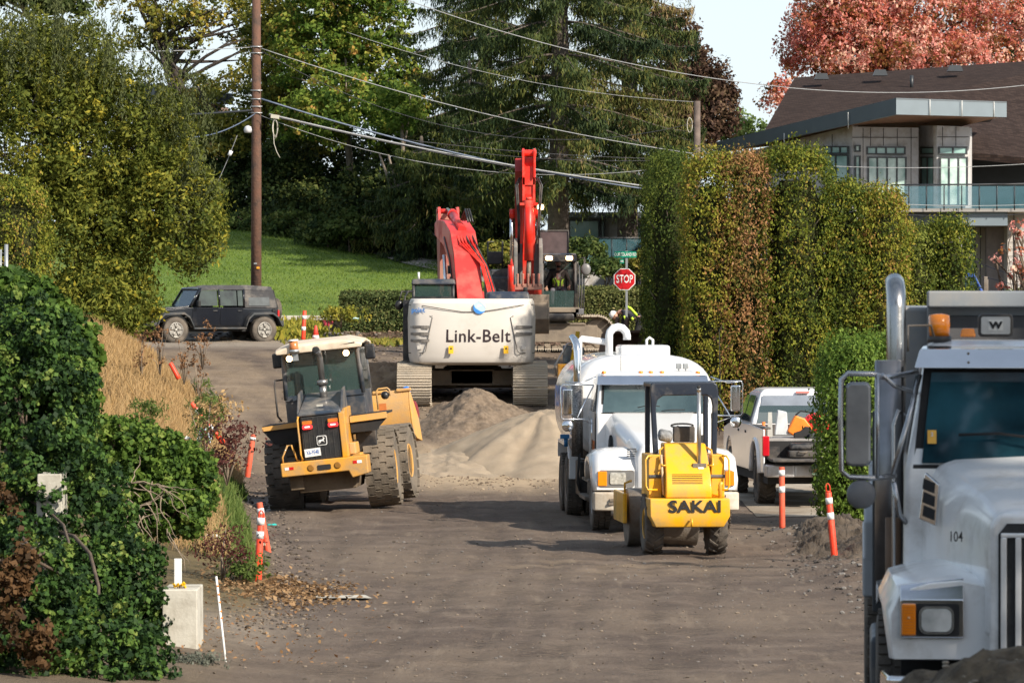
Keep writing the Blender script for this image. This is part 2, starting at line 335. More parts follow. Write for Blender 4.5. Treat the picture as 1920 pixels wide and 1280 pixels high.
def a_veg(X, Y):
    v = smn(.1, .7, edge(Y) - X) + smn(137.5, 139.5, Y) + .75 * smn(0, .6, fbm(X, Y, .8, 5) + .2) * smn(123, 130, Y) * smn(-9, -6, X) * (1 - smn(2, 4, X))
    v = v * (1 - .75 * (1 - smn(50, 53, Y)) * (X < -2)); return np.clip(v + smn(7.5, 9, X) * smn(60, 62, Y), 0, 1)
def a_sand_sunlit(X, Y):
    return np.clip(.95 * np.exp(-(((X + .5) / 2.3) ** 2 + ((Y - 92) / 4.5) ** 2) ** 1.4) + .40 * np.exp(-((X - .6) / 2.6) ** 2 - ((Y - 63.5) / 2.2) ** 2) * smn(-.2, .4, fbm(X, Y, .9)) + .42 * smn(88, 94, Y) * (1 - smn(118, 126, Y)) * smn(-.5, .5, fbm(X * 1.6, Y * .5, .9, 12)), 0, 1)  # real sand and tan dirt, plus a sunlit strip painted across the near road
def a_asph(X, Y): return np.clip(smn(118, 127, Y + X * .4) * (1 - smn(136.5, 138, Y)) * (X < -5.5) + .7 * np.exp(-((X + 3.4) / 1.0) ** 2 - ((Y - 50.5) / 3) ** 2), 0, 1)
def a_wet(X, Y):
    q = np.exp(-((X + 4.75) / .55) ** 2 - ((Y - 80.5) / 3.5) ** 2) + .0 * X
    return np.clip(q * 1.2 * (fbm(X, Y, 2.2, 7) > -.25), 0, 1) * .9
xs = np.unique(np.concatenate([-np.geomspace(14, 1500, 26)[::-1], np.arange(-14, 14.01, .11), np.geomspace(14, 1500, 26)]))
ys = np.unique(np.concatenate([np.arange(-15, 40, 1.5), np.arange(40, 112, .2), np.arange(112, 170, .5), np.geomspace(170, 2000, 30)]))
struct(grid('ground', xs, ys, GM, attrs=dict(rut=a_rut, veg=a_veg, sand=a_sand_sunlit, asph=a_asph, wet=a_wet)))

# lawn, garden path, kerb, driveway
LAWN = mat('lawn_grass', (.08, .145, .018), .9, var=.2, vs=.5, col2=(.145, .21, .03), bump=.9, bs=60)
def lx(X, Y): return H(X, Y) + .04
struct(grid('lawn', np.arange(-30, 1.2, .4), np.arange(141.2, 172, .4), LAWN, .05))
PATH = mat('path_asphalt', (.28, .25, .22), .9, var=.1, bump=.4, bs=60)
mb = MB(); pc = [(-9, 170.5), (-7.1, 168), (-4.8, 163), (-2.85, 158), (-1, 154), (1.5, 150)]; rows = []
for i, (x, y) in enumerate(pc): rows.append([(x - 1.0, y - .9, hz(x - 1.0, y - .9) + .10), (x, y, hz(x, y) + .10), (x + 1.6, y + 1.4, hz(x + 1.6, y + 1.4) + .10)])
mb.loft(rows, caps=False, closed=False); struct(mb.build('garden_path', PATH))
STONE = mat('concrete', (.48, .46, .40), .9, var=.08, vs=3, bump=.15, bs=30, dirt=(.25, .22, .17), da=.3)
mb = MB()
for i in range(16): x = -9.5 + i * .42; mb.box((x, 140.9 + rnd.uniform(-.05, .05), hz(x, 141) + .02), (.4, .22, .16), (0, 0, rnd.uniform(-.05, .05)))
tag(mb.build('kerb', STONE, bevel=.02), kind='structure')
struct(grid('driveway', np.arange(4.3, 9.6, .3), np.arange(77.6, 90, .4), mat('driveway_concrete', (.42, .37, .30), .85, var=.2, vs=1.2, bump=.3, dirt=(.16, .12, .08), da=.7, ds=.8), .012))
mb = MB(); mb.add([(-2.5, 56.5, hz(-2.5, 56.5) + .03), (-1.78, 56.5, hz(-1.8, 56.5) + .03), (-1.9, 57.2, hz(-1.8, 57.2) + .03), (-2.6, 57.2, hz(-2.6, 57.2) + .03), ], [(0, 1, 2, 3)]); struct(mb.build('concrete_strip', STONE))
# grass blades of the lawn
n = 60000; X = rng.uniform(-14, .6, n); Y = rng.uniform(141.4, 168, n); Z = H(X, Y) + .09
GRS = leafmat('grass_blade', [(.06, .115, .014), (.10, .17, .022), (.15, .22, .035), (.20, .25, .06)])
tag(leaves('grass', np.stack([X, Y, Z], 1), np.tile([.2, -1., .5], (n, 1)), .07, rng.normal(.5, .2, n) + .3 * fbm(X, Y, .5), GRS, asp=.3, updir=(0, 0, 1.6)), 'short mown grass on the sloping front lawn', 'grass', kind='stuff')

# ---------------------------------------------------------------- heaps
def heap(name, label, cat, cx, cy, rx, ry, h, m, rough=.05, nr=46, na=90, sharp=1.0, ridge=None, seed=0, zb=None):
    vs = []; fs = []; z0 = hz(cx, cy) if zb is None else zb
    for j in range(nr + 1):
        r = j / nr
        for k in range(na):
            a = 2 * math.pi * k / na; wob = 1 + .10 * math.sin(3 * a + seed) + .06 * math.sin(7 * a + seed * 2) + .03 * math.sin(17 * a)
            x = cx + rx * r * wob * math.cos(a); y = cy + ry * r * wob * math.sin(a)
            g = hz(x, y) if zb is None else zb
            p = (1 - r) ** sharp; p = p if r > .12 else (1 - .12) ** sharp - (.12 - r) * .25
            z = max(g - .04, g + h * p + (rough * float(fbm(x, y, 3.2, 3)) + rough * .5 * float(fbm(x, y, 9, 14))) * min(1, 4 * (1 - r)) - .05 * r)
            if ridge: z += ridge * max(0, math.cos(a - 3.9)) ** 6 * math.sin(math.pi * r) - ridge * .9 * max(0, math.cos(a - 4.35)) ** 10 * math.sin(math.pi * r)
            vs.append((x - cx, y - cy, z - z0))
    for j in range(nr):
        for k in range(na): q = (k + 1) % na; fs.append((j * na + k, j * na + q, (j + 1) * na + q, (j + 1) * na + k))
    o = MB().add(vs, fs, True).build(name, m); o.location = (cx, cy, z0); return tag(o, label, cat)
SAND = mat('sand', (.30, .235, .165), .95, var=.1, vs=1.5, col2=(.40, .32, .23), bump=.9, bs=55, dirt=(.25, .20, .14), da=.35, ds=1.3)
DIRT = mat('dark_soil', (.045, .034, .025), .95, var=.3, vs=3, col2=(.11, .085, .062), bump=1, bs=25)
GRAVEL = mat('gravel_soil', (.11, .08, .055), .95, var=.35, vs=9, col2=(.23, .175, .125), bump=1, bs=35)
heap('sand_pile', 'tall pale tan pile of fresh sand behind the water tanker', 'pile', .72, 94.4, 2.45, 3.2, 1.16, SAND, .035, sharp=1.05, ridge=.13)
heap('gravel_pile', 'grey brown gravel pile between the tracks of the white excavator', 'pile', -.80, 99.4, 1.45, 3.0, .74, GRAVEL, .10, sharp=.9, seed=2)
heap('sand_mound', 'low flattened sand mound left of the tall sand pile', 'mound', -1.25, 93.6, 1.5, 2.6, .24, SAND, .04, sharp=.8, seed=4)
heap('earth_bank', 'raw brown earth bank beside the left track of the white excavator', 'mound', -3.1, 107.5, 1.7, 2.0, .55, mat('brown_earth', (.17, .105, .06), .95, var=.35, vs=3, col2=(.29, .20, .12), bump=1, bs=18), .13, sharp=.35, seed=1)
heap('soil_ridge', 'dark loose soil ridge at the foot of the near cedar hedge', 'mound', 5.1, 67.5, 1.1, 4.8, .16, DIRT, .16, sharp=.6, seed=3)
fg = heap('dirt_heap', 'dark stony dirt heap in the bottom right corner before the grey truck', 'pile', 3.25, 24.5, 1.9, 1.5, .78, mat('stony_dirt', (.05, .038, .026), .95, var=.4, vs=9, col2=(.17, .13, .085), bump=1, bs=30), .12, sharp=.8, seed=6)
fg.location.z = 1.27
hv = [fg.matrix_basis @ v.co for v in fg.data.vertices if v.co.z > .2]
mb = MB()
for i in range(260):
    q = hv[rnd.randrange(len(hv))] + Vector((rnd.uniform(-.05, .05), rnd.uniform(-.05, .05), 0)); s_ = rnd.uniform(.006, .02) * (3.0 if i % 23 == 0 else 1); mb.m(i % 2); mb.ball((q.x - fg.location.x, q.y - fg.location.y, q.z - fg.location.z + s_ * .3), s_, 7, 5, (rnd.uniform(.7, 1.3), 1, rnd.uniform(.5, .9)))
mb.build('stones', [mat('heap_stone', (.22, .19, .15), .9, var=.3), mat('heap_stone_dark', (.10, .08, .06), .9, var=.3)], fg)['kind'] = 'stuff'

# stones and rubble
def stones(name, label, n, fx, s0, s1, m, cat='stones', group=None, kind=None, parent=None, one=True):
    mb = MB()
    for i in range(n):
        x, y = fx(); s = rnd.uniform(s0, s1) * rnd.uniform(.5, 1); b = bmesh.new(); bmesh.ops.create_icosphere(b, subdivisions=1, radius=s)
        q = [rnd.uniform(.6, 1.2) for _ in range(3)]; vs = [(v.co.x * q[0] * rnd.uniform(.8, 1.15) + x, v.co.y * q[1] * rnd.uniform(.8, 1.15) + y, v.co.z * q[2] * .6 * rnd.uniform(.8, 1.15) + hz(x, y) + s * .25) for v in b.verts]
        mb.m(i % 3); mb.add(vs, [[v.index for v in f.verts] for f in b.faces]); b.free()
    o = mb.build(name, m); return tag(o, label, cat, group, kind)
RK = [mat('rock_grey', (.15, .14, .13), .9, var=.25, bump=.7, bs=10), mat('rock_tan', (.20, .16, .12), .9, var=.25, bump=.7, bs=10), mat('rock_dark', (.07, .058, .05), .9, var=.25, bump=.7, bs=10)]
stones('gravel', 'loose stones scattered over the dirt road', 1500, lambda: (rnd.uniform(-4, 4.6), rnd.uniform(44, 92)), .006, .022, RK, kind='stuff')
stones('pebbles', 'larger pebbles and small clods lying on the near part of the dirt road', 700, lambda: (rnd.uniform(-3.2, 4.0), rnd.uniform(44, 72)), .012, .034, [RK[1], DIRT, RK[0]], kind='stuff')
stones('rubble', 'rubble and stones in the dirt on the right verge', 900, lambda: (rnd.gauss(4.9, .5), rnd.uniform(54, 74)), .015, .06, [RK[2], RK[2], RK[0]], kind='stuff')
stones('rubble', 'clods and stones along the left edge of the road', 1400, lambda: (lambda y: (float(edge(y)) + rnd.gauss(-.1, .3), y))(rnd.uniform(50, 96)), .01, .05, [RK[2], RK[1], DIRT], kind='stuff')
stones('rubble', 'grey stones heaped on the bank behind the black four wheel drive', 500, lambda: (rnd.gauss(-7.2, 1.2), rnd.gauss(137.6, .5)), .04, .16, [RK[0], RK[0], RK[1]], kind='stuff')
stones('clods', 'earth clods in the dug ground around the excavators', 1600, lambda: (rnd.uniform(-5.5, 3.5), rnd.uniform(98, 136)), .02, .08, [DIRT, GRAVEL, RK[1]], kind='stuff')
for i, (px, py, D, s) in enumerate([(430, 632, 136.9, .22), (455, 634, 136.9, .18), (500, 636, 136.6, .2), (535, 625, 138, .24), (410, 628, 138, .2)]):
    p = P(px, py, D); o = stones('boulder', 'pale boulder behind the black four wheel drive, %s' % ['under its front door', 'under its middle', 'under its rear door', 'right of its bumper', 'beside its front wheel'][i], 1, lambda: (p.x, p.y), s, s * 1.4, RK, cat='boulder', group='boulders behind the four wheel drive')

stones('clods', 'crumbs and clods around the foot of the sand and gravel piles', 900, lambda: (rnd.gauss(-.2, 1.5), rnd.gauss(92.5, 2.2)), .012, .05, [GRAVEL, SAND, GRAVEL], kind='stuff')
# fallen leaves / mulch
def litter(name, label, n, fx, size, cols, asp=.6):
    p = np.array([fx() for _ in range(n)]); z = H(p[:, 0], p[:, 1]) + .015 + rng.uniform(0, .03, n)
    return tag(leaves(name, np.stack([p[:, 0], p[:, 1], z], 1), np.tile([0, 0, 1.], (n, 1)), size, rng.uniform(0, 1, n), leafmat(name + '_mat' + str(n), cols), asp=asp, rand=.4), label, 'litter', kind='stuff')
litter('fallen_leaves', 'tan fallen leaves on the left verge by the near delineators', 1800, lambda: (rnd.gauss(-3.0, .45), rnd.gauss(57.5, 1.4)), .07, [(.10, .06, .03), (.30, .18, .09), (.42, .28, .15)])
litter('mulch', 'grey brown dead leaves and mulch below the clipped hedges', 9000, lambda: (rnd.uniform(-6, 4.5), rnd.uniform(127, 140)), .13, [(.10, .065, .045), (.22, .15, .11), (.33, .23, .16), (.16, .10, .08)])
litter('fallen_leaves', 'scattered dry leaves over the near ground left of the road', 500, lambda: (rnd.gauss(-3.2, .8), rnd.uniform(46, 56)), .05, [(.30, .15, .07), (.40, .25, .12)])

# ---------------------------------------------------------------- hedges
def face_pts(fn, n):
    return fn(n)
def box_hedge(name, label, x0, x1, y0, y1, h, n, lm, size, tm=.5):
    cx, cy = (x0 + x1) / 2, (y0 + y1) / 2; t = thing(name, label, 'hedge', (cx, cy, hz(cx, cy)))
    w_, d_ = (x1 - x0) / 2, (y1 - y0) / 2; A = np.array([w_ * 2 * h, w_ * 2 * h, d_ * 2 * h, d_ * 2 * h, w_ * d_ * 4]); f = rng.choice(5, n, p=A / A.sum())
    u = rng.uniform(-1, 1, n); v = rng.uniform(0, 1, n); u2 = rng.uniform(-1, 1, n)
    N = np.array([[0, -1, 0], [0, 1, 0], [-1, 0, 0], [1, 0, 0], [0, 0, 1.]])[f]
    X = np.where(f < 2, u * w_, np.where(f == 2, -w_, np.where(f == 3, w_, u * w_))); Y = np.where(f == 0, -d_, np.where(f == 1, d_, u2 * d_)); Z = np.where(f == 4, h, v * h)
    # rounded top edges and lumps
    e = np.maximum(0, Z / h - .85) / .15; X = np.where(f == 2, X + .12 * e * e, np.where(f == 3, X - .12 * e * e, X)); Y = np.where(f == 0, Y + .1 * e * e, Y)
    lump = .05 * fbm(X * 1 + Y, Z + X * .3, 4, 5); Pt = np.stack([X, Y, Z], 1) + N * (lump - rng.uniform(0, .12, n))[:, None]
    Pt[:, 2] += H(cx + X, cy + Y) - hz(cx, cy)
    ti = tm + .22 * fbm(X + Y, Z, 2.2, 8) + rng.normal(0, .2, n)
    leaves('foliage', Pt, N, size, ti, lm, t, asp=.5, rand=.7)
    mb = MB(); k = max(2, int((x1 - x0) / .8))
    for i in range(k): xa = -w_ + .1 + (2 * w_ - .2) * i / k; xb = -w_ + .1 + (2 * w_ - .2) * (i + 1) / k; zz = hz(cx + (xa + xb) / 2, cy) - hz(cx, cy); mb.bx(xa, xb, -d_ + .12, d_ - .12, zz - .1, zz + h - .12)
    mb.build('shade_core', mat('hedge_core', (.02, .028, .012), 1, var=.4, vs=8, spec=0), t); return t  # solid dark core stands for the shade between the hedge leaves
HG = leafmat('hedge_leaf', [(.03, .045, .016), (.06, .085, .028), (.10, .13, .04), (.24, .21, .08)], trl=.2)
box_hedge('clipped_hedge', 'dark clipped box hedge at the foot of the lawn left of the white excavator', P(637, 0, 139).x, P(835, 0, 139).x, 138.4, 139.8, 1.12, 16000, HG, .085)
HG2 = leafmat('hedge_leaf2', [(.05, .06, .018), (.10, .115, .035), (.15, .16, .05), (.26, .22, .09)], trl=.2)
box_hedge('clipped_hedge', 'olive clipped hedge behind the stop sign', P(1068, 0, 139).x, P(1225, 0, 139).x, 138.2, 139.6, 1.30, 13000, HG2, .085)

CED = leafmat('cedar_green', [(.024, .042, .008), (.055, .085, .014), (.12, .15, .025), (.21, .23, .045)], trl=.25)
CEDB = leafmat('cedar_bright', [(.035, .07, .012), (.07, .13, .02), (.13, .20, .03), (.20, .27, .05)], trl=.25)
CEDG = leafmat('cedar_gold', [(.035, .06, .010), (.11, .14, .018), (.23, .24, .03), (.29, .22, .04), (.30, .15, .06)], trl=.25)
CEDR = leafmat('cedar_brown', [(.045, .065, .014), (.12, .13, .025), (.25, .15, .05), (.36, .175, .08), (.42, .24, .13)], trl=.25)
def cedar(label, cx, cy, rx, ry, h, n, lm, tm=.5, size=.07, group='cedars of the tall hedge', name='cedar', sq=7):
    """column of a clipped cedar: squarish section, rounded shoulders, upright sprays in lumps"""
    t = thing(name, label, 'cedar', (cx, cy, hz(cx, cy)), group=group)
    n = int(n * 1.5); nc = n // 16; th = rng.uniform(0, 2 * np.pi, nc); hh = rng.uniform(-.02, 1.0, nc) ** .9; top = rng.uniform(0, 1, nc) < .13; k = np.sqrt(rng.uniform(0, 1, nc))
    ct, st = np.cos(th), np.sin(th); rr = (np.abs(ct) ** sq + np.abs(st) ** sq) ** (-1 / sq); sh = np.where(hh > .88, 1 - ((hh - .88) / .12) ** 2 * .45, 1) * (1 + .05 * np.sin(hh * 21 + cx * 5) + .07 * fbm(th * 1.2 + cx, hh * 6, 2.0, 2))
    kk = np.where(top, k * .75, rng.uniform(.86, 1.0, nc)); hh = np.where(top, 1 - .04 * k + rng.uniform(-.02, .035, nc), hh)
    C = np.stack([ct * rr * rx * sh * kk, st * rr * ry * sh * kk, np.maximum(0, hh) * h], 1); ct_ = np.clip(rng.normal(tm, .19, nc) + .2 * fbm(th * 2 + cx, hh * 5, 2.0, 6), 0, 1)
    N = unit(np.stack([ct, st, np.where(top, 1.2, .15)], 1)); i = np.repeat(np.arange(nc), 16)
    g = unit(rng.normal(0, 1, (len(i), 3))) * rng.uniform(.2, 1, (len(i), 1)) ** .6 * (.19 * rng.uniform(.5, 1.5, nc)[i])[:, None] * np.array([1, 1, 1.5])
    leaves('foliage', C[i] + g, unit(N[i] * 1.2 + g * 4), size, ct_[i] + rng.normal(0, .1, len(i)), lm, t, asp=.5, rand=.6, updir=(0, 0, .8))
    mb = MB(); mb.lathe([(rx * .5, -.1), (rx * .70, h * .1), (rx * .72, h * .8), (rx * .4, h * .9)], n=12); mb.M = Matrix(); o = mb.build('shade_core', mat('cedar_core', (.025, .028, .012), 1, var=.5, vs=7, bump=1, bs=14, spec=0), t); o.scale = (1, ry / rx, 1)  # dark solid inside the cedar paints the shade in its leaf gaps
    mb = MB(); mb.cyl((0, 0, -.2), (0, 0, h * .5), .09, .05, 8)
    for q in range(10): a = rnd.uniform(0, 6.28); z = rnd.uniform(.2, .8) * h; mb.tube([(0, 0, z - .4), (math.cos(a) * rx * .6, math.sin(a) * ry * .6, z), (math.cos(a) * rx * .98, math.sin(a) * ry * .98, z + .3)], [.03, .018, .006], 5)
    mb.build('trunk', mat('twig', (.22, .17, .13), .9), t); return t
def ced(label, px0, px1, ytop, D, lm, n=9000, ry=.8, tm=.5, **k):
    ytop += 13; a, b = P(px0, ytop, D), P(px1, ytop, D); cx = (a.x + b.x) / 2; return cedar(label, cx, D, (b.x - a.x) / 2, ry, a.z - hz(cx, D), n, lm, tm, **k)
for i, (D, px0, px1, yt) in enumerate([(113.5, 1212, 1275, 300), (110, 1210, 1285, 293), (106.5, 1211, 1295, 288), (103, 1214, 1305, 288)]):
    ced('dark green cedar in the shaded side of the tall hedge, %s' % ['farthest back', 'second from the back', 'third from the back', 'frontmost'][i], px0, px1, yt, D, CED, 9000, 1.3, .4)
ced('golden brown cedar at the corner of the tall hedge', 1282, 1385, 287, 99, CEDG, 16000, .9, .52)
ced('dead russet brown cedar in the middle of the tall hedge', 1350, 1440, 285, 98.9, CEDR, 14000, .85, .50)
ced('tallest yellow green cedar right of the russet one', 1420, 1562, 275, 99, CEDG, 21000, .95, .28)
ced('green cedar with a lower top left of the browned one', 1535, 1632, 342, 99.2, CEDG, 14000, .9, .22)
ced('olive cedar with a browned top behind the chrome exhaust', 1600, 1702, 352, 99.2, CEDG, 15000, .9, .5)
ced('rounded green cedar left of the last one of the row', 1668, 1752, 420, 100.2, CED, 9000, .9, .72)
ced('rounded green cedar at the right end of the tall hedge', 1735, 1822, 408, 100.4, CEDG, 10000, .9, .18)
for i, (x0, x1, yt, D) in enumerate([(1540, 1650, 638, 74.2), (1605, 1740, 632, 74.8), (1690, 1850, 640, 75)]):
    ced('bright green cedar in the low near hedge, %s' % ['beside the white pickup', 'behind the chrome exhaust', 'behind the cab of the grey truck'][i], x0, x1, yt, D, CEDB, 13000, .8, .55, group='cedars of the low near hedge', size=.07)
ced('cedar bush with a browned dead middle at the left edge of the photo', -60, 92, 335, 100, CEDG, 12000, .9, .38, group=None, name='cedar_bush')
# ================================================================ TREES AND PLANTS
def E(px, py, D, rx, rz, ry=None): c = P(px, py, D); s = D / F; return tuple(c), (rx * s, (ry if ry else rx) * s, rz * s)
def crown(*es): return [e[0] for e in es], [e[1] for e in es]
# big yellow green shrub on the left bank
SHR = leafmat('shrub_leaf', [(.04, .06, .012), (.09, .115, .018), (.16, .18, .03), (.27, .26, .04), (.50, .40, .04)], trl=.35)
c, r = crown(E(85, 310, 117, 215, 250), E(215, 290, 117, 165, 170), E(300, 420, 116, 125, 140), E(130, 470, 116, 150, 170), E(205, 560, 115, 105, 80), E(60, 160, 118, 130, 130), E(130, 125, 118, 100, 95), E(180, 590, 114, 80, 70), E(345, 385, 117, 72, 95))
bs = P(150, 640, 117); bs.z = hz(bs.x, bs.y)
sh = tree('large_shrub', 'huge yellow green leafy shrub overhanging the front of the black four wheel drive', bs, c, r, 2700, 42, .32, SHR, .14, .14, limbs=26, inner=.62, tmean=.42, tvar=.17, asp=.42, cat='shrub', fork=.2, flat=1.1, rand=1.0)
# upright shoots out of its top and right side
shoots = []; nn = []
for i in range(170):
    px = rnd.uniform(0, 400); k = (px - 150) / 260; py = 70 + 190 * max(0, k) ** 1.5 + rnd.uniform(-30, 130) - 40 * math.exp(-((px - 60) / 60) ** 2)
    b_ = P(px, py, 115.5 + rnd.uniform(-1, 1)); ln = rnd.uniform(.7, 1.5); lean = rnd.uniform(-.1, .25)
    for q in range(42): u = q / 42; a = rnd.uniform(0, 6.28); shoots.append((b_.x + lean * u * ln + .05 * math.cos(a) - bs.x, b_.y + .05 * math.sin(a) - bs.y, b_.z + u * ln - bs.z)); nn.append((math.cos(a), math.sin(a), .4))
for i in range(90):
    px = rnd.uniform(330, 415); py = rnd.uniform(330, 520); b_ = P(px - 30, py, 115.5); ln = rnd.uniform(.5, .9)
    for q in range(26): u = q / 26; a = rnd.uniform(0, 6.28); shoots.append((b_.x + .75 * u * ln + .05 * math.cos(a) - bs.x, b_.y - bs.y, b_.z + u * ln * .55 - bs.z + .05 * math.sin(a))); nn.append((.2, -.6, .6))
leaves('shoots', np.array(shoots), np.array(nn), .11, rng.normal(.38, .12, len(shoots)), leafmat('shoot_leaf', [(.05, .065, .025), (.12, .14, .055), (.20, .20, .08)]), sh, asp=.3, updir=(0, 0, 1.2))

# ivy covered mass, near left
IVY = leafmat('ivy_leaf', [(.014, .034, .012), (.032, .07, .018), (.06, .125, .026), (.11, .18, .035), (.20, .25, .06)], rough=.6, trl=.25)
IVB = leafmat('ivy_bright', [(.025, .055, .014), (.065, .125, .022), (.13, .21, .035), (.25, .31, .07)], rough=.6, trl=.35)
def ivy(name, label, es, nc, nl, cr, lm, size, tm, tv=.2, cat='ivy', trunk=True):
    c, r = crown(*es); b_ = Vector(c[0]); b_.z = hz(b_.x, b_.y)
    return tree(name, label, b_, c, r, nc, nl, cr, lm, size, .06, limbs=24, inner=.80, outer=1.14, tmean=tm, tvar=tv, asp=.8, cat=cat, fork=.1, bottom=-.9, flat=.9)
ivy('ivy', 'dark green ivy mass covering the slope in the bottom left corner', [E(50, 770, 49, 120, 200), E(110, 1010, 48, 130, 200), E(190, 1190, 47, 110, 170), E(50, 1230, 46.5, 150, 190), E(0, 950, 50, 110, 300), E(235, 1110, 47.3, 70, 120), E(150, 1330, 45.8, 160, 120), E(110, 1250, 42.6, 190, 120), E(0, 1170, 42, 150, 190), E(235, 1290, 43, 70, 70)], 4300, 28, .10, IVY, .058, .27, tv=.3)
ivy('ivy', 'light green ivy top right of the dark ivy, reaching towards the road', [E(240, 880, 50.5, 125, 85), E(330, 905, 50.5, 72, 68), E(165, 850, 51, 90, 70), E(310, 960, 50, 75, 50)], 1500, 28, .085, IVB, .058, .42)
ivy('ivy', 'fresh green vine crown at the left edge above the dark ivy', [E(40, 625, 51, 90, 95), E(115, 660, 51, 68, 70), E(110, 740, 50, 70, 60), E(0, 560, 52, 60, 60)], 900, 22, .095, IVB, .085, .35)
DI = leafmat('dead_ivy', [(.05, .03, .015), (.13, .07, .03), (.20, .12, .06)])
ivy('dead_ivy', 'brown withered ivy hanging at the far left bottom edge', [E(5, 1000, 45.8, 36, 90), E(5, 1130, 40.9, 34, 90), E(70, 1210, 40.9, 26, 40), E(45, 1060, 41, 18, 50)], 150, 20, .09, DI, .06, .3)
TW = mat('dry_vine', (.24, .19, .14), .9)
t = thing('dry_vines', 'tangle of bare grey vine stems hanging out of the light green ivy', 'vine', P(270, 950, 48.6))
mb = MB()
for i in range(34):
    a = P(rnd.uniform(195, 320), rnd.uniform(900, 1010), 48.6) ; pts = [a]; d = Vector((rnd.uniform(-1, 1), 0, rnd.uniform(-.6, .5)))
    for q in range(7): d = (d + Vector((rnd.uniform(-.6, .6), rnd.uniform(-.1, .1), rnd.uniform(-.6, .3)))).normalized(); pts.append(pts[-1] + d * .075)
    mb.tube([p - Vector(t.location) for p in pts], [.007 - .0006 * k for k in range(len(pts))], 5)
mb.build('stem', TW, t)
# dry grass on the bank
DG = leafmat('dry_grass', [(.20, .12, .05), (.34, .22, .10), (.46, .32, .16), (.40, .24, .09)], trl=.3)
def blades(name, label, n, fx, h, cols, w_=.06, kind='stuff', cat='grass', lean=.25, groups=1):
    p = np.array([fx() for _ in range(n)]); Z = H(p[:, 0], p[:, 1]); hh = h * rng.uniform(.5, 1.2, n)
    V = np.stack([p[:, 0], p[:, 1], Z + hh * .5], 1); m = cols if not isinstance(cols, list) else leafmat(name + str(n), cols)
    o = leaves(name, V, np.tile([.25, -1, .1], (n, 1)), hh, rng.normal(.5, .25, n), m, asp=w_, rand=.5, updir=(lean * .4, 0, 1.3)); return tag(o, label, cat, kind=kind)
blades('dry_grass', 'tall straw coloured dry grass on the left bank', 42000, lambda: (lambda y: (float(edge(y)) - .25 - abs(rnd.gauss(0, 1.3)), y))(rnd.uniform(82, 112)), .42, DG, .035)
blades('dry_grass_tufts', 'straw grass tufts along the left road edge', 7000, lambda: (lambda y: (float(edge(y)) - .9 - abs(rnd.gauss(0, .7)), y))(rnd.uniform(60, 84)), .3, DG, .04)
GG = leafmat('weed_green', [(.04, .07, .015), (.09, .14, .03), (.17, .21, .06)], trl=.35)
blades('weeds', 'green weeds and long grass along the left edge of the road', 9000, lambda: (lambda y: (float(edge(y)) - .55 - abs(rnd.gauss(0, .45)) + (.35 if y > 80 else 0), y))(rnd.uniform(60, 102)), .24, GG, .09)
blades('ground_cover', 'green and yellow ground cover on the bank below the lawn', 5200, lambda: (lambda k: (rnd.gauss([-5.6, -4.2, -3.0, -2.4][k], .5), rnd.gauss([134, 131, 129, 132.5][k], 1.0)))(rnd.randrange(4)), .17, leafmat('gc', [(.07, .08, .015), (.14, .16, .03), (.28, .24, .04), (.20, .15, .07)]), .5)
blades('ground_cover_left', 'yellowing plants on the bank right of the black four wheel drive', 1700, lambda: (rnd.gauss(-6.7, .4), rnd.gauss(138.2, .8)), .28, leafmat('gc2', [(.09, .11, .02), (.22, .22, .03), (.40, .33, .05)]), .4)
def plant(name, label, px, py, D, w_, h, n, lm, size, cat='plant', asp=.5, group=None, updir=(0, 0, .6), stems=8):
    b_ = P(px, py, D); t = thing(name, label, cat, b_, group=group); k = n // 12
    c = np.stack([rng.normal(0, w_ * .38, k), rng.normal(0, w_ * .38, k), rng.uniform(.1, 1, k) ** .8 * h], 1); i = np.repeat(np.arange(k), 12)
    p = c[i] + rng.normal(0, .18 * min(w_, h) , (len(i), 3)) * .6; leaves('foliage', p, unit(p + [0, -.5, .4]), size, rng.normal(.5, .2, k)[i] + rng.normal(0, .12, len(i)), lm, t, asp=asp, updir=updir)
    mb = MB()
    for q in range(stems): e = Vector(c[rnd.randrange(k)]); mb.tube([(0, 0, -.15), (e.x * .4, e.y * .4, e.z * .5), e], [.012, .008, .004], 5)
    mb.build('stem', TW, t); return t
MAR = leafmat('maroon_leaf', [(.04, .012, .012), (.09, .03, .025), (.14, .06, .04)])
plant('weed', 'dark maroon weed clump above the near delineators', 425, 890, 63, .5, .75, 900, MAR, .06)
plant('weed', 'dark maroon weed beside the base of the nearest delineator', 415, 1065, 57, .6, .5, 700, MAR, .05)
plant('weed', 'bright green leafy clump left of the nearest delineator', 455, 1095, 57.5, .35, .35, 900, GG, .06)
plant('fern', 'green fern in the dry grass', 275, 790, 88, .45, .4, 700, GG, .09, cat='fern', asp=.25)
plant('reed', 'tall green reed stems at the left road edge', 385, 870, 70, .3, 1.3, 500, GG, .16, cat='reed', asp=.12)
plant('bush', 'grey leaved low bush at the foot of the concrete block', 355, 1275, 45.3, .38, .24, 1800, leafmat('grey_leaf', [(.05, .055, .04), (.13, .14, .11), (.22, .23, .19)]), .04, cat='bush')
plant('flowers', 'yellow flowers in front of the white post', 337, 1103, 47.2, .08, .06, 150, leafmat('yel', [(.7, .4, .01), (.9, .6, .02)]), .03, cat='flowers')
plant('bush', 'yellow green bush with pink flowers below the clipped hedge', 640, 606, 136.5, .9, .45, 1300, leafmat('gc2', []), .1, cat='bush')
plant('flowers', 'red pink flowers left of the yellow green bush', 617, 612, 136.2, .18, .2, 90, leafmat('pinkf', [(.6, .05, .12), (.8, .15, .2)]), .07, cat='flowers')
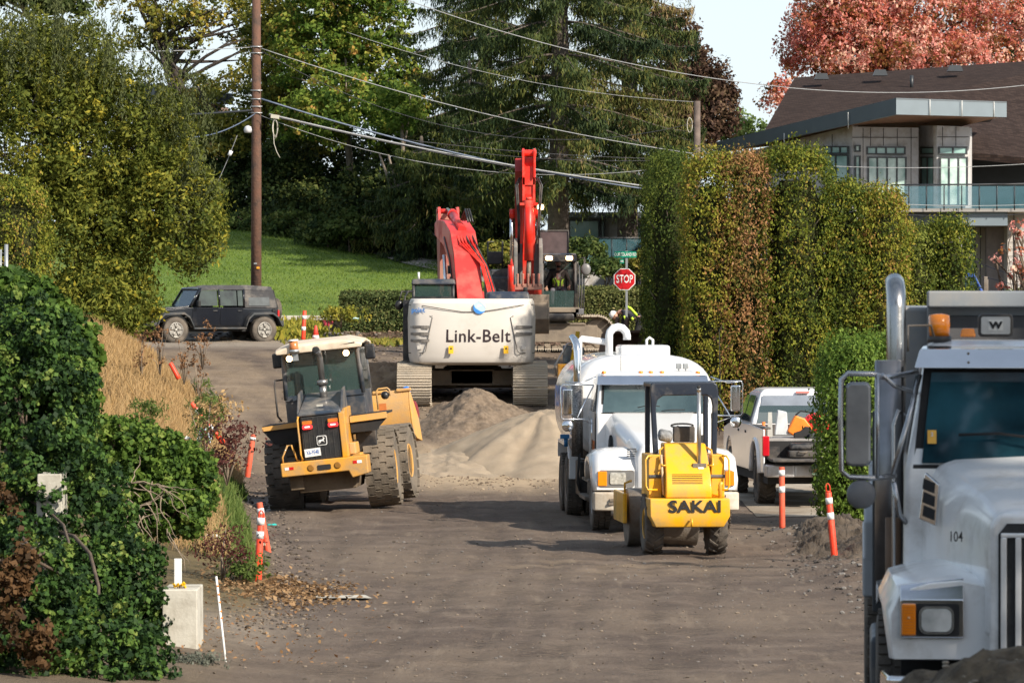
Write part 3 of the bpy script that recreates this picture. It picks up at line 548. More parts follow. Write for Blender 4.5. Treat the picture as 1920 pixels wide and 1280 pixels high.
for i, (px, py) in enumerate([(380, 640), (300, 650), (345, 668), (372, 705), (265, 660)]):
    plant('seed_stalks', 'dried brown seed stalks above the dry grass, %s' % ['rightmost of the upper ones', 'below the four wheel drive', 'in the middle', 'lowest of the group', 'leftmost of the group'][i], px, py + 40, 98, .3, .9, 200, leafmat('seedh', [(.16, .08, .04), (.32, .18, .09)]), .07, group='dried seed stalks', stems=14)
plant('bush', 'low yellow brown shrub growing beside the sand coloured verge behind the blue bag', 400, 800, 75, .5, .5, 900, DG, .07, cat='bush')

# background woodland ------------------------------------------------------
DRK = leafmat('dark_leaf', [(.010, .02, .006), (.026, .045, .012), (.06, .085, .022), (.13, .14, .035)], trl=.2)  # dark leaves, deepened further for the tree shade over the undergrowth
LOC = leafmat('locust_leaf', [(.04, .08, .014), (.10, .17, .028), (.18, .25, .04), (.32, .32, .06), (.50, .28, .08)], trl=.4)
YEL = leafmat('yellowing_leaf', [(.06, .08, .018), (.16, .17, .03), (.33, .29, .05), (.52, .38, .07)], trl=.4)
PAL = mat('pale_bark', (.20, .165, .13), .9, var=.3, bump=.6, bs=6)
def bt(name, label, px, D, es, nc, nl, cr, lm, size, tr, **k):
    c, r = crown(*es); b_ = P(px, 0, D); b_.z = hz(b_.x, D); return tree(name, label, b_, c, r, nc, nl, cr, lm, size, tr, group='trees behind the lawn', **k)
for i, (px, py, D, rx, rz) in enumerate([(445, 380, 172, 75, 120), (540, 370, 168, 75, 130), (600, 420, 166, 70, 80), (690, 400, 163, 80, 95), (770, 350, 166, 80, 130), (850, 420, 160, 70, 80), (360, 330, 176, 90, 150), (640, 330, 172, 90, 120), (930, 400, 164, 80, 110), (505, 300, 176, 90, 110)]):
    c, r = crown(E(px, py, D, rx, rz), E(px + rnd.uniform(-30, 30), py + 60, D - 2, rx * .8, rz * .7)); b_ = P(px, 0, D); b_.z = hz(b_.x, D)
    tree('dark_bush', 'dark green bushy undergrowth %s' % ['just left of the big utility pole', 'right of the big utility pole', 'low above the lawn crest', 'behind the pale path', 'below the pale double trunk', 'behind the folded red boom', 'behind the big yellow green shrub', 'above the middle of the lawn', 'behind the upright red boom', 'high behind the utility pole'][i], b_, c, r, 420, 26, .42, DRK, .17, .1, limbs=6, inner=.5, tmean=.48, tvar=.25, cat='bush', group='dark undergrowth behind the lawn', bottom=-.8)
for i, (px, py, D, rx, rz) in enumerate([(470, 430, 166, 60, 34), (545, 432, 164, 60, 34), (615, 440, 161, 55, 34), (700, 446, 171, 60, 24), (785, 462, 168, 55, 26), (655, 430, 160, 40, 34)]):
    c, r = crown(E(px, py, D, rx, rz)); b_ = Vector(c[0]); b_.z = hz(b_.x, D)
    tree('juniper_bush', 'low mid green bush along the top of the lawn, %s' % ['nearest the utility pole', 'second from the utility pole', 'third from the utility pole', 'above the pale path', 'behind the folded red boom', 'beside the thin white frame'][i], b_, c, r, 130, 24, .3, leafmat('mid_leaf', [(.02, .04, .012), (.05, .08, .02), (.09, .125, .03), (.15, .17, .05)]), .15, .05, limbs=4, inner=.5, cat='bush', group='low bushes on top of the lawn', bottom=-.4)
# tall open tree top left
bt('tall_tree', 'tall open branched tree with thin yellowing foliage behind the big shrub', 400, 178, [E(300, 60, 178, 95, 70), E(400, 20, 178, 110, 80), E(420, 160, 176, 95, 60), E(350, 240, 176, 90, 55), E(500, 70, 178, 60, 90), E(250, -20, 178, 80, 60)], 460, 26, .42, YEL, .17, .26, limbs=40, inner=.2, tmean=.38, tvar=.28, fork=.45, flat=.6, bark=mat('dark_bark', (.05, .04, .035), .95, bump=.6, bs=8))
bt('yellowing_tree', 'yellow green tree directly behind the utility pole', 470, 172, [E(450, 260, 172, 80, 55), E(530, 180, 172, 80, 80), E(520, 60, 172, 70, 100), E(560, 280, 170, 60, 50)], 620, 26, .42, YEL, .17, .18, limbs=18, inner=.3, tmean=.32, tvar=.25, fork=.4, flat=.6)
bt('locust_tree', 'bright green locust tree with orange tinged leaves right of the pole', 650, 168, [E(600, 90, 168, 105, 110), E(690, 60, 168, 95, 110), E(660, 200, 166, 120, 75), E(590, 230, 166, 80, 70), E(745, 170, 167, 70, 90), E(640, -40, 168, 130, 80), E(750, 260, 166, 60, 60)], 1500, 28, .36, LOC, .17, .17, limbs=26, inner=.4, tmean=.42, tvar=.22, fork=.45, flat=.6, bark=PAL)
# pale double trunk
t = thing('bare_trunks', 'pair of pale slender trunks under the locust crown', 'tree', P(745, 385, 161)); o0 = Vector(t.location); t.location.z = hz(o0.x, 161); o0 = Vector(t.location)
mb = MB()
for (a, b_, r_) in [((757, 440), (752, 200), .10), ((752, 400), (728, 290), .07), ((742, 392), (712, 290), .07), ((752, 300), (770, 180), .05)]: mb.tube([P(*a, 161) - o0, P((a[0] + b_[0]) / 2 + 3, (a[1] + b_[1]) / 2, 161) - o0, P(*b_, 161) - o0], [r_, r_ * .8, r_ * .5], 8)
mb.build('trunk', PAL, t)
c, r = crown(E(740, 200, 161, 60, 50)); p, n_, ti, cc = clusters(c, r, 90, 26, .35, .2); leaves('crown', p - np.array(o0), n_, .17, ti * .6, LOC, t, asp=.5)
# spruces
SPR = leafmat('spruce_needles', [(.010, .022, .010), (.026, .046, .018), (.065, .09, .025), (.15, .15, .035), (.25, .18, .09)], trl=.2)
def spruce(label, px, D, ztop, hw, tiers, lm, tm, dens=1.0, x0=0, low=0.0):
    b_ = P(px, 0, D); b_.z = hz(b_.x, D); t = thing('spruce', label, 'tree', b_, group='drooping spruces'); h = ztop - b_.z
    mb = MB(); mb.tube([(0, 0, -.3), (.1, 0, h * .5), (0, 0, h)], [.42, .3, .05], 10); pts = []; tn = []
    for k in range(tiers):
        u = k / tiers; z = h * (.06 + low + (.93 - low) * u) + rnd.uniform(-.2, .2); nb = rnd.randint(6, 8)
        for q in range(nb):
            a = q / nb * 6.283 + k * 1.3 + rnd.uniform(-.3, .3); ln = hw * (1 - u) ** .42 * rnd.uniform(.7, 1.12) * (1 if u > .08 else .8); br = [(0, 0, z)]
            for s_ in range(1, 9): v = s_ / 8; br.append((math.cos(a) * ln * v, math.sin(a) * ln * v, z + .35 * ln * .25 * v - ln * .42 * v ** 1.7 + .18 * ln * v ** 6))
            mb.tube(br, [.05 * (1 - .11 * s_) for s_ in range(9)], 4); tw = rnd.gauss(tm, .14)
            m_ = int(ln * 230 * dens)
            vv = rng.uniform(.10, 1, m_) ** .75; i0 = np.minimum(7, (vv * 8).astype(int)); B = np.array(br); f = (vv * 8 - i0)[:, None]; C = B[i0] * (1 - f) + B[i0 + 1] * f
            side = rng.normal(0, .22, m_) * (1.2 - vv * .6); hang = -rng.exponential(.20, m_); C = C + np.stack([-math.sin(a) * side, math.cos(a) * side, hang - .25 * np.abs(side)], 1)
            pts.append(C); tn.append(np.clip(rng.normal(tw, .13, m_) - hang * .10, 0, 1))
    Pn = np.concatenate(pts); T = np.concatenate(tn); leaves('crown', Pn, unit(Pn * [1, 1, 0] + [0, -.6, .5]), .20, T, lm, t, asp=.20, rand=.7, updir=(0, 0, -1.6)); mb.build('trunk', mat('grey_bark', (.11, .09, .075), .95, var=.3, bump=.8, bs=8), t); return t
spruce('largest dark drooping spruce behind the upright red boom', 1045, 152, 21.5, 5.6, 15, SPR, .42, 1.35, low=.16)
spruce('spruce with brown cones right of the largest one', 1175, 158, 18.5, 3.6, 13, SPR, .60, 1.2, low=.22)
spruce('tall dark spruce filling the gap between the locust tree and the largest spruce', 905, 168, 19.5, 4.6, 14, SPR, .30, 1.2, low=.1)
spruce('smaller spruce in the gap left of the largest one', 880, 162, 12.4, 3.6, 12, SPR, .34, 1.2)
spruce('low dark spruce behind the folded red boom', 790, 160, 9.6, 2.6, 12, SPR, .38, 1.2)
c, r = crown(E(1290, 160, 176, 85, 85), E(1330, 200, 176, 55, 75), E(1250, 70, 176, 60, 60), E(1270, 250, 176, 100, 50)); b_ = P(1290, 0, 176); b_.z = hz(b_.x, 176)
tree('copper_beech', 'dark purple brown leaved tree right of the spruces', b_, c, r, 900, 26, .36, leafmat('copper_leaf', [(.03, .018, .014), (.08, .045, .032), (.15, .095, .06), (.22, .16, .09)]), .17, .25, limbs=20, inner=.3, tmean=.4, tvar=.25, fork=.4)
RED = leafmat('red_leaf', [(.14, .08, .02), (.40, .14, .06), (.66, .20, .16), (.84, .42, .36), (.86, .58, .42)], trl=.45)
c, r = crown(E(1620, 60, 182, 150, 120), E(1530, 100, 182, 80, 90), E(1760, 40, 182, 140, 130), E(1880, 60, 182, 110, 130), E(1480, 180, 180, 55, 40), E(1600, -60, 182, 130, 100), E(1560, 30, 181, 90, 80), E(1700, 110, 181, 200, 50)); b_ = P(1700, 0, 182); b_.z = hz(b_.x, 182)
tree('red_maple', 'large red and orange autumn maple behind the shingled roof', b_, c, r, 2100, 30, .36, RED, .15, .4, limbs=40, inner=.35, tmean=.52, tvar=.36, fork=.4, flat=1.15, updir=(0, 0, .5))
c, r = crown(E(1925, 90, 186, 45, 110)); b_ = P(1930, 0, 186); b_.z = hz(b_.x, 186)
tree('dark_conifer', 'dark conifer at the right edge behind the red maple', b_, c, r, 160, 26, .4, DRK, .2, .25, limbs=6)
c, r = crown(E(1405, 250, 190, 45, 28), E(1375, 240, 190, 30, 40)); b_ = P(1400, 0, 190); b_.z = hz(b_.x, 190)
tree('distant_tree', 'small distant pale green treetop in the sky gap left of the roof', b_, c, r, 110, 24, .3, leafmat('pale_leaf', [(.10, .17, .04), (.2, .28, .08), (.3, .38, .14)]), .16, .15, limbs=5)
c, r = crown(E(120, 10, 175, 60, 14), E(30, -10, 175, 60, 24)); b_ = P(120, 0, 175); b_.z = hz(b_.x, 175)
tree('pine_tree', 'thick yellowish pine trunk rising behind the big shrub at top left', b_, c, r, 120, 24, .4, DRK, .25, .22, limbs=8, fork=.85, bark=mat('pine_bark', (.19, .15, .08), .95, var=.35, bump=.8, bs=5))
# plants by the far house
for i, (px, py, D, rx, rz, lm, lb) in enumerate([(1135, 505, 143, 60, 22, 'mid_leaf', 'spreading juniper left of the street name sign'), (1205, 505, 142.5, 22, 34, 'gc', 'yellow green tall clump behind the street name sign'), (1095, 472, 146, 42, 26, 'mid_leaf', 'dark rounded bush in front of the glass wing'), (935, 480, 148, 38, 26, 'gc', 'bright green bush between the two red booms')]):
    c, r = crown(E(px, py, D, rx, rz)); b_ = Vector(c[0]); b_.z = hz(b_.x, D); tree('garden_bush', lb, b_, c, r, 110, 24, .22, MATS[lm], .12, .04, limbs=5, cat='bush', bottom=-.5)
c, r = crown(E(1885, 500, 60, 40, 60), E(1910, 440, 60, 20, 40)); b_ = P(1950, 700, 60); b_.z = hz(b_.x, 60)
tree('red_maple_sapling', 'sparse pink red maple twigs at the right edge before the grey house wall', b_, [tuple(P(1905, 500, 60)), tuple(P(1912, 430, 60))], [(.34, .3, .45), (.12, .2, .3)], 26, 12, .09, RED, .06, .02, limbs=14, inner=.1, tmean=.55)
c_ = P(1900, 590, 62); plant('grass_plant', 'olive strap leaved plant behind the tipper box at the right edge', 1898, 600, 62, .3, .42, 300, GG, .22, asp=.1)
# trees outside the right edge of the frame, shading the near road, and unseen crowns added to cut fill light
c = [(13, 19.5, 10.5), (11.5, 15, 10), (14.5, 24, 10.5)]; r = [(3.6, 4.2, 2.6), (3, 3.5, 2.5), (3.0, 3, 2)]
tree('roadside_tree', 'broad leafy tree right of the road beside the camera', (18, 29, 1), c, r, 420, 22, .6, MATS['mid_leaf'], .34, .4, limbs=20, inner=.3)
bc = [(x, y, 5.5 + 1.5 * math.sin(x)) for x, y in [(-34, -12), (-26, -26), (-17, -36), (-6, -42), (6, -44), (17, -40), (-38, 6), (-36, 24), (38, -24), (30, -34)]]
bc += [(2.5, 14, 18), (6, 12, 15.5), (-2, 12, 17)]; br = [(6.5, 5, 5.5)] * (len(bc) - 3) + [(1.4, 2, 3.2), (1.6, 2, 3), (1.5, 2, 3)]  # last three are high crowns added so windscreens reflect tree shapes
p, n_, ti, cc = clusters(bc, br, 2800, 20, 1.0, .5, .45, .25); tag(leaves('unseen_trees', p, n_, .62, ti, MATS['mid_leaf'], asp=.6), 'unseen tree crowns added behind and above the camera for reflections and less fill light', 'trees', kind='stuff')
# ================================================================ HOUSES
SH = None
def shingle_mat():
    m = bpy.data.materials.new('shingles'); m.use_nodes = True; t = m.node_tree; b = t.nodes['Principled BSDF']; l = t.links.new
    tc = t.nodes.new('ShaderNodeTexCoord'); br = t.nodes.new('ShaderNodeTexBrick'); mp = t.nodes.new('ShaderNodeMapping'); l(tc.outputs['UV'], mp.inputs[0]); l(mp.outputs[0], br.inputs[0])
    br.inputs['Scale'].default_value = 1.5; br.inputs['Brick Width'].default_value = .34; br.inputs['Row Height'].default_value = .15; br.inputs['Mortar Size'].default_value = .02
    br.inputs['Color1'].default_value = (.028, .019, .017, 1); br.inputs['Color2'].default_value = (.055, .038, .033, 1); br.inputs['Mortar'].default_value = (.028, .022, .021, 1)
    l(br.outputs[0], b.inputs['Base Color']); b.inputs['Roughness'].default_value = 1; b.inputs['Specular IOR Level'].default_value = .1; return m
SHM = shingle_mat()
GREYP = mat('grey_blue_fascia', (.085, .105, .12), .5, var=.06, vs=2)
GREYL = mat('grey_blue_fascia_lit', (.17, .21, .24), .5, var=.05, vs=2)  # lit copy of the fascia paint, lightened for the sunlit front
WALLM = mat('beige_panel', (.50, .495, .50), .85, var=.06, vs=2, dirt=(.3, .26, .22), da=.3)
WALLB = mat('pale_siding', (.50, .47, .44), .85, var=.05, vs=2)
DKF = mat('dark_frame', (.03, .035, .04), .4)
SOFF = mat('wood_soffit', (.17, .085, .045), .7, var=.3, vs=4)
WG = mat('window_glass', (.11, .24, .22), .08, var=.5, vs=1.2, col2=(.34, .52, .48), spec=.8)
CURT = mat('pale_curtain', (.16, .28, .25), .15, var=.3, vs=2.2, col2=(.58, .70, .66))
SEAM = mat('seam', (.05, .05, .05), .8)
def quadp(mb, pts, th=.15):
    """slab through four points, thickness th away from its front"""
    v = [Vector(p) for p in pts]; n = (v[1] - v[0]).cross(v[2] - v[0]).normalized() * th
    return mb.add([*v, *[p - n for p in v]], [(0, 1, 2, 3), (7, 6, 5, 4), (0, 4, 5, 1), (1, 5, 6, 2), (2, 6, 7, 3), (3, 7, 4, 0)])
def wbox(mb, px0, px1, py0, py1, D, th): # box with its front face at depth D
    a, b = P(px0, py0, D), P(px1, py1, D); return mb.bx(a.x, b.x, D, D + th, b.z, a.z)
HO = P(1700, 400, 150); HM = Matrix.Translation(-HO)
house = thing('modern_house', 'modern grey two storey house with shingled gable and flat overhanging roof behind the cedars', 'house', HO)
# shingled roof plane
a, b, c, d = P(1432, 247, 152), P(2080, 312, 152), P(2080, 104, 163), P(1490, 146, 163)
mb = MB(HM); quadp(mb, [a, b, c, d], .25); me_o = mb.build('roof', SHM, house)
uv = me_o.data.uv_layers.new(name='UVMap'); 
for lp in me_o.data.loops: q = me_o.data.vertices[lp.vertex_index].co + HO; uv.data[lp.index].uv = (q.x, math.hypot(q.y - 152, (q.z - a.z)))
for (px, py, s) in [(1540, 148, .26), (1650, 141, .26), (1790, 133, .28)]:
    p = P(px, py, 160.5) - HO; MB(Matrix.Translation(p)).box((0, 0, .08), (s * 2, .5, .22), top=(.7, .6)).build('roof_vent', DKF, me_o)
p = P(1709, 160, 159) - HO; MB(Matrix.Translation(p)).cyl((0, 0, -.2), (0, 0, .35), .06).build('vent_pipe', DKF, me_o)
mb = MB(HM); quadp(mb, [P(1815, 260, 159), P(2080, 260, 159), P(2080, 430, 159), P(1815, 430, 159)], .2); mb.build('upper_wall', DKF, house)
mb = MB(HM); wbox(mb, 1500, 2080, 150, 700, 163, 1); wbox(mb, 1470, 1600, 268, 700, 154, 6); mb.build('rear_wall', WALLM, house)
# flat roof with overhang
mb = MB(HM)
A0, A1, B1 = P(1345, 266, 152), P(1680, 184, 144), P(1887, 191, 146.5)   # left eave start, front corner, right end
A0b, A1b, B1b = P(1345, 288, 152), P(1680, 215, 144), P(1887, 220, 146.5)
back = Vector((0, 7, -.35))
mb.m(0); quadp(mb, [A0b, A1b, A1, A0], .12); mb.m(1); quadp(mb, [A1b, B1b, B1, A1], .12)  # left fascia coloured as shaded, front fascia as sunlit
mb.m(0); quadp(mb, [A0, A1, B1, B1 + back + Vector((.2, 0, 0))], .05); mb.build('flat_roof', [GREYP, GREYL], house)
mb = MB(HM); up = Vector((0, .2, .06)); quadp(mb, [A1b + up, A0b + up, P(1560, 262, 153) , P(1800, 238, 151.5), ], .06)
mb.add([A1b + up, P(1800, 238, 151.5), B1b + up], [(0, 1, 2)]); mb.build('soffit', SOFF, house)
# panel seams on fascia
mb = MB(HM)
for px, y0, y1, D in [(1590, 211, 242, 146.0), (1470, 250, 276, 148.8), (1743, 187, 217, 144.7), (1803, 189, 219, 145.4), (1863, 191, 220, 146.2)]: a_, b_ = P(px, y0, D), P(px, y1, D); mb.tube([a_ - Vector((0, .02, 0)), b_ - Vector((0, .02, 0))], .018, 4)
mb.build('fascia_seam', mat('pale_seam', (.5, .5, .48), .6), house)
# walls: angled left wall, front wall, recess, bay
def wallq(name, p0, p1, y0, y1, m, D0, D1, th=.25, par=None):
    mb = MB(HM); quadp(mb, [P(p0, y1[0], D0), P(p1, y1[1], D1), P(p1, y0[1], D1), P(p0, y0[0], D0)], th); return mb.build(name, m, par or house)
wallq('wall', 1380, 1598, (290, 236), (700, 700), WALLM, 152, 147.5)
wallq('wall', 1598, 1722, (238, 240), (700, 700), WALLM, 147.5, 148.2)
wallq('wall', 1722, 1756, (236, 236), (390, 390), WALLM, 149.5, 148.0)
wallq('wall', 1756, 1817, (236, 238), (390, 390), WALLM, 147.2, 147.6)
mb = MB(HM); quadp(mb, [P(1817, 390, 147.6), P(1822, 390, 152), P(1822, 240, 152), P(1817, 240, 147.6)]); mb.build('wall', WALLM, house)
def window(x0, x1, y0, y1, D0, D1, nm=2, curtain=False, tr=None):
    """framed window on a wall running from depth D0 to D1"""
    def pt(px, py, o): u = (px - x0) / (x1 - x0); return P(px, py, D0 + (D1 - D0) * u - o)
    mb = MB(HM); quadp(mb, [pt(x0, y1, .06), pt(x1, y1, .06), pt(x1, y0, .06), pt(x0, y0, .06)], .05)
    f = 2.6; fr = MB(HM)
    for (a, b_, c_, d_) in [(x0, x1, y0, y0 + f), (x0, x1, y1 - f, y1), (x0, x0 + f, y0 + f, y1 - f), (x1 - f, x1, y0 + f, y1 - f)] + [(x0 + (x1 - x0) * k / nm - f / 2, x0 + (x1 - x0) * k / nm + f / 2, y0 + f, y1 - f) for k in range(1, nm)]:
        quadp(fr, [pt(a, d_, .10), pt(b_, d_, .10), pt(b_, c_, .10), pt(a, c_, .10)], .04)
    o = fr.build('window', DKF, house); mb.build('pane', CURT if curtain else WG, o)
window(1542, 1590, 290, 344, 148.5, 147.6, 2); window(1542, 1590, 274, 289, 148.5, 147.6, 3)
window(1603, 1614, 292, 352, 147.5, 147.6, 1, True); window(1603, 1614, 272, 285, 147.5, 147.6, 1, True)
window(1627, 1700, 294, 392, 147.7, 148.0, 4, True); window(1625, 1698, 275, 290, 147.7, 148.0, 4)
window(1725, 1751, 294, 388, 149.4, 148.2, 2); window(1725, 1751, 276, 290, 149.4, 148.2, 1)
window(1762, 1815, 294, 386, 147.2, 147.5, 3, True); window(1760, 1814, 275, 290, 147.2, 147.5, 2)
mb = MB(HM)
for px, y0, y1, D in [(1632, 240, 274, 147.6), (1656, 240, 274, 147.7), (1682, 241, 274, 147.8), (1708, 240, 390, 148), (1618, 240, 380, 147.5), (1767, 238, 274, 147.2), (1792, 238, 274, 147.4), (1560, 252, 275, 148.2), (1510, 262, 290, 149)]: mb.tube([P(px, y0, D - .03), P(px, y1, D - .03)], .012, 4)
for px0, px1, py, D in [(1598, 1720, 258, 147.5), (1757, 1816, 257, 147.2)]: mb.tube([P(px0, py, D - .03), P(px1, py, D + (.6 if px0 == 1598 else .3))], .012, 4)
mb.build('panel_seam', SEAM, house)
# deck, lower storey
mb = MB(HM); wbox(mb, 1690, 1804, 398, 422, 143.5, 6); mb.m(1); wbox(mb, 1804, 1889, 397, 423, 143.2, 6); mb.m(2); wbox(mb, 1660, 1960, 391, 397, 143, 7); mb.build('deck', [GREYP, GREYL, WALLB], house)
mb = MB(HM); wbox(mb, 1889, 2000, 398, 700, 145.5, 4); mb.m(1); wbox(mb, 1850, 1889, 424, 700, 146.6, 3); mb.m(0); wbox(mb, 1817, 1850, 424, 700, 147.1, 2); mb.build('lower_wall', [WALLB, mat('grey_siding', (.30, .27, .27), .85)], house)
window(1818, 1829, 428, 560, 146.9, 146.9, 1)
mb = MB(HM)
for px, y0, y1, D in [(1901, 400, 600, 145.5), (1838, 425, 590, 147.1)]: mb.tube([P(px, y0, D - .02), P(px, y1, D - .02)], .012, 4)
for k in range(12): mb.tube([P(1890, 415 + k * 13, 145.46), P(1990, 415 + k * 13, 145.46)], .006, 3)
mb.build('siding_joint', SEAM, house)
mb = MB(HM); wbox(mb, 1879, 1885, 456, 468, 145.2, .2); mb.build('wall_lamp', DKF, house)
GLS = glass('rail_glass', (.10, .24, .30), .05, .3)
mb = MB(HM)
for k in range(9): wbox(mb, 1672 + k * 33, 1703 + k * 33, 349, 391, 142.9, .02)
rg = mb.build('glass_railing', GLS, house)
mb = MB(HM); mb.tube([P(1670, 347, 142.9), P(1975, 345, 142.9)], .03, 6)
for k in range(10): mb.tube([P(1671 + k * 33, 348, 142.9), P(1671 + k * 33, 394, 142.9)], .02, 4)
mb.build('rail', DKF, rg)
# glass wing behind the stop sign
H2 = P(1140, 460, 160); HM = Matrix.Translation(-H2); house = thing('glass_house', 'low house wing with sea green glass panels behind the stop sign', 'house', H2)
mb = MB(HM); wbox(mb, 1060, 1240, 405, 560, 160, 6); mb.m(1); wbox(mb, 1050, 1250, 398, 408, 158.5, 8); mb.build('wall', [WALLM, GREYP], house)
window(1066, 1124, 412, 500, 159.9, 159.9, 1, False); window(1126, 1134, 412, 500, 159.9, 159.9, 1); window(1185, 1208, 425, 482, 159.9, 159.9, 1)
mb = MB(HM)
for k in range(6): wbox(mb, 1064 + k * 28, 1090 + k * 28, 447, 488, 157.5, .02)
g = mb.build('glass_railing', GLS, house); mb = MB(HM); mb.tube([P(1062, 446, 157.5), P(1235, 446, 157.5)], .03, 6)
for k in range(7): mb.tube([P(1063 + k * 28, 446, 157.5), P(1063 + k * 28, 492, 157.5)], .02, 4)
mb.build('rail', DKF, g)
# dark roof glimpsed at the left and a pale gable among the spruces
H3 = P(390, 190, 182); HM = Matrix.Translation(-H3); house = thing('hillside_house', 'dark flat roofed house glimpsed left of the utility pole', 'house', H3)
mb = MB(HM); quadp(mb, [P(250, 193, 178), P(437, 196, 178), P(437, 182, 178), P(250, 160, 178)], .2); quadp(mb, [P(437, 182, 178), P(250, 160, 178), P(250, 158, 188), P(437, 180, 188)], .1); mb.build('roof', mat('dark_blue_fascia', (.02, .03, .04), .5), house)
mb = MB(HM); wbox(mb, 260, 415, 195, 300, 182, 5); mb.build('wall', mat('brown_wall', (.20, .13, .10), .9), house)
MB(HM).tube([P(406, 195, 178.2), P(406, 260, 178.2)], .06, 6).build('post', DKF, house)
HM = Matrix.Translation(-H3)
# ================================================================ POLES AND WIRES
PW = mat('pole_wood', (.13, .06, .038), .85, var=.3, vs=3, col2=(.22, .105, .06), bump=.7, bs=14, dirt=(.05, .035, .03), da=.6, ds=3)
PD = 138.0; pb = P(480, 0, PD); pb.z = hz(pb.x, PD)
pole = thing('utility_pole', 'tall brown wooden utility pole behind the black four wheel drive', 'utility pole', pb)
PM = Matrix.Translation(-pb)
MB(PM).tube([pb - Vector((0, 0, .4)), P(481, 300, PD), P(481, -140, PD)], [.175, .155, .125], 14).build('post', PW, pole)
mb = MB(PM)
for y in (170, 186, 200, 212, 88, 100): mb.tube([P(470, y, PD - .16), P(492, y, PD - .16)], .02, 5)
mb.box(P(479, 494, PD - .19), (.10, .02, .05)); mb.build('bracket', mat('galv', (.4, .42, .43), .4, metal=.6), pole)
MB(PM).box(P(484, 502, PD - .19), (.09, .02, .06)).build('tag_plate', mat('orange_tag', (.8, .32, .02), .5), pole)
mb = MB(PM); mb.lathe([(.02, 0), (.11, .02), (.13, .10), (.10, .2), (.02, .24)], tuple(P(465, 250, PD - .5)), n=10); mb.build('terminal_box', mat('pale_plastic', (.5, .5, .52), .5), pole)
mb = MB(PM); mb.box(P(516, 219, PD - .4), (.26, .1, .12), (0, .15, 0))
for k in range(4):
    pts = [P(516 + 5 * math.cos(a_) * (1 - .1 * k), 240 + (15 + 2 * k) * math.sin(a_), PD - .4 + .02 * k) for a_ in [6.283 * q / 14 for q in range(15)]]; mb.tube(pts, .012, 4)
mb.tube([P(513, 250, PD - .4), P(514, 270, PD - .4), P(519, 285, PD - .4), P(525, 296, PD - .4)], .012, 4); mb.build('cable_coil', mat('pale_cable', (.45, .43, .36), .6), pole)
CW = mat('pale_wire', (.27, .28, .29), .5); CD = mat('dark_wire', (.02, .022, .028), .5); CB = mat('blue_grey_wire', (.10, .13, .19), .5)
def wire(label, pts, D0, D1, r, m, grp='overhead wires'):
    a = P(*pts[0], D0); t = MB(Matrix.Translation(-a)); n = len(pts); x0, x1 = pts[0][0], pts[-1][0]
    # smooth through the measured points
    px = np.array([p[0] for p in pts], float); py = np.array([p[1] for p in pts], float); dg = min(3, n - 1); sx = -1 if px[0] > px[-1] else 1
    co = np.polyfit(px, py, min(2, n - 1)) if abs(px[0] - px[-1]) > 30 else None
    if co is None: path = [P(x, y, D0) for x, y in pts]
    else: path = [P(x, float(np.polyval(co, x)), D0 + (D1 - D0) * (x - x0) / (x1 - x0)) for x in np.linspace(x0, x1, 28)]
    o = t.tube(path, r * .62, 5).build('overhead_wire', m); o.location = a; return tag(o, label, 'wire', grp)
wire('pale wire from the upper bracket of the big pole rightwards past the spruces', [(490, 90), (600, 130), (763, 175), (925, 217), (1240, 280), (1330, 292)], 138, 141, .022, CW)
wire('highest pale wire, entering at the top edge left of the spruces', [(763, 0), (925, 57), (1088, 97), (1240, 132), (1356, 150), (1470, 164)], 120, 128, .02, CW)
wire('pale wire sagging across the shingled roof', [(1470, 164), (1649, 175), (1760, 172), (1920, 160), (1990, 152)], 128, 135, .02, CW)
wire('thick dark blue bundled cable from the big pole above the thick pale cable', [(490, 188), (560, 205), (763, 264), (900, 300), (1088, 333), (1212, 357), (1300, 366)], 137.8, 141, .045, CB)
wire('thickest pale cable from the coil on the big pole to the tall hedge', [(505, 214), (560, 228), (722, 264), (966, 311), (1214, 350), (1300, 361)], 137.6, 141, .04, CW)
wire('dark cable just under the thickest pale cable', [(505, 217), (620, 243), (760, 274), (966, 315), (1214, 355)], 137.8, 141.2, .03, CD)
wire('thin dark wire crossing the locust crown', [(490, 96), (560, 134), (743, 211), (844, 240), (966, 258), (1240, 242), (1305, 232)], 138, 141, .016, CD)
wire('thin grey wire below the thickest pale cable', [(490, 218), (743, 292), (925, 325), (1000, 327), (1215, 318)], 137.7, 141, .014, CW)
wire('thin dark wire passing above the tip of the upright red boom', [(760, 262), (885, 276), (1007, 287), (1240, 298)], 138.2, 141, .016, CD)
wire('second thin dark wire at the tip of the upright red boom', [(760, 268), (885, 287), (1007, 296), (1240, 301)], 138.4, 141, .014, CD)
wire('faint wire high in front of the locust crown', [(650, 60), (743, 92), (880, 130), (1100, 170), (1300, 192)], 136, 141, .012, CW)
wire('pale wire leaving the big pole to the left near its top', [(475, 89), (400, 93), (280, 97), (100, 98)], 138, 130, .02, CW)
wire('dark splice cable leaving the big pole to the left', [(474, 207), (430, 211), (340, 216), (200, 224)], 137.8, 130, .05, CD)
wire('blue grey cable curving down left from the big pole', [(478, 205), (462, 232), (440, 243), (385, 248), (300, 252)], 137.7, 131, .03, CB)
wire('steel guy wire with a white insulator left of the big pole', [(445, 254), (432, 288), (420, 315), (404, 350)], 137.5, 137.5, .015, CW)
tag(MB().cyl(P(434, 283, 137.4), P(430, 292, 137.4), .06, n=10).build('insulator', mat('white_ceramic', (.7, .7, .7), .3)), 'small white insulator on the guy wire', 'insulator')
wire('thin pale wire in front of the bay windows', [(1553, 311), (1700, 316), (1800, 313), (1920, 307), (1990, 303)], 134, 138, .016, CW)
wire('dark wire along the top of the glass railing', [(1553, 344), (1700, 350), (1810, 345), (1990, 340)], 134, 138, .014, CD)
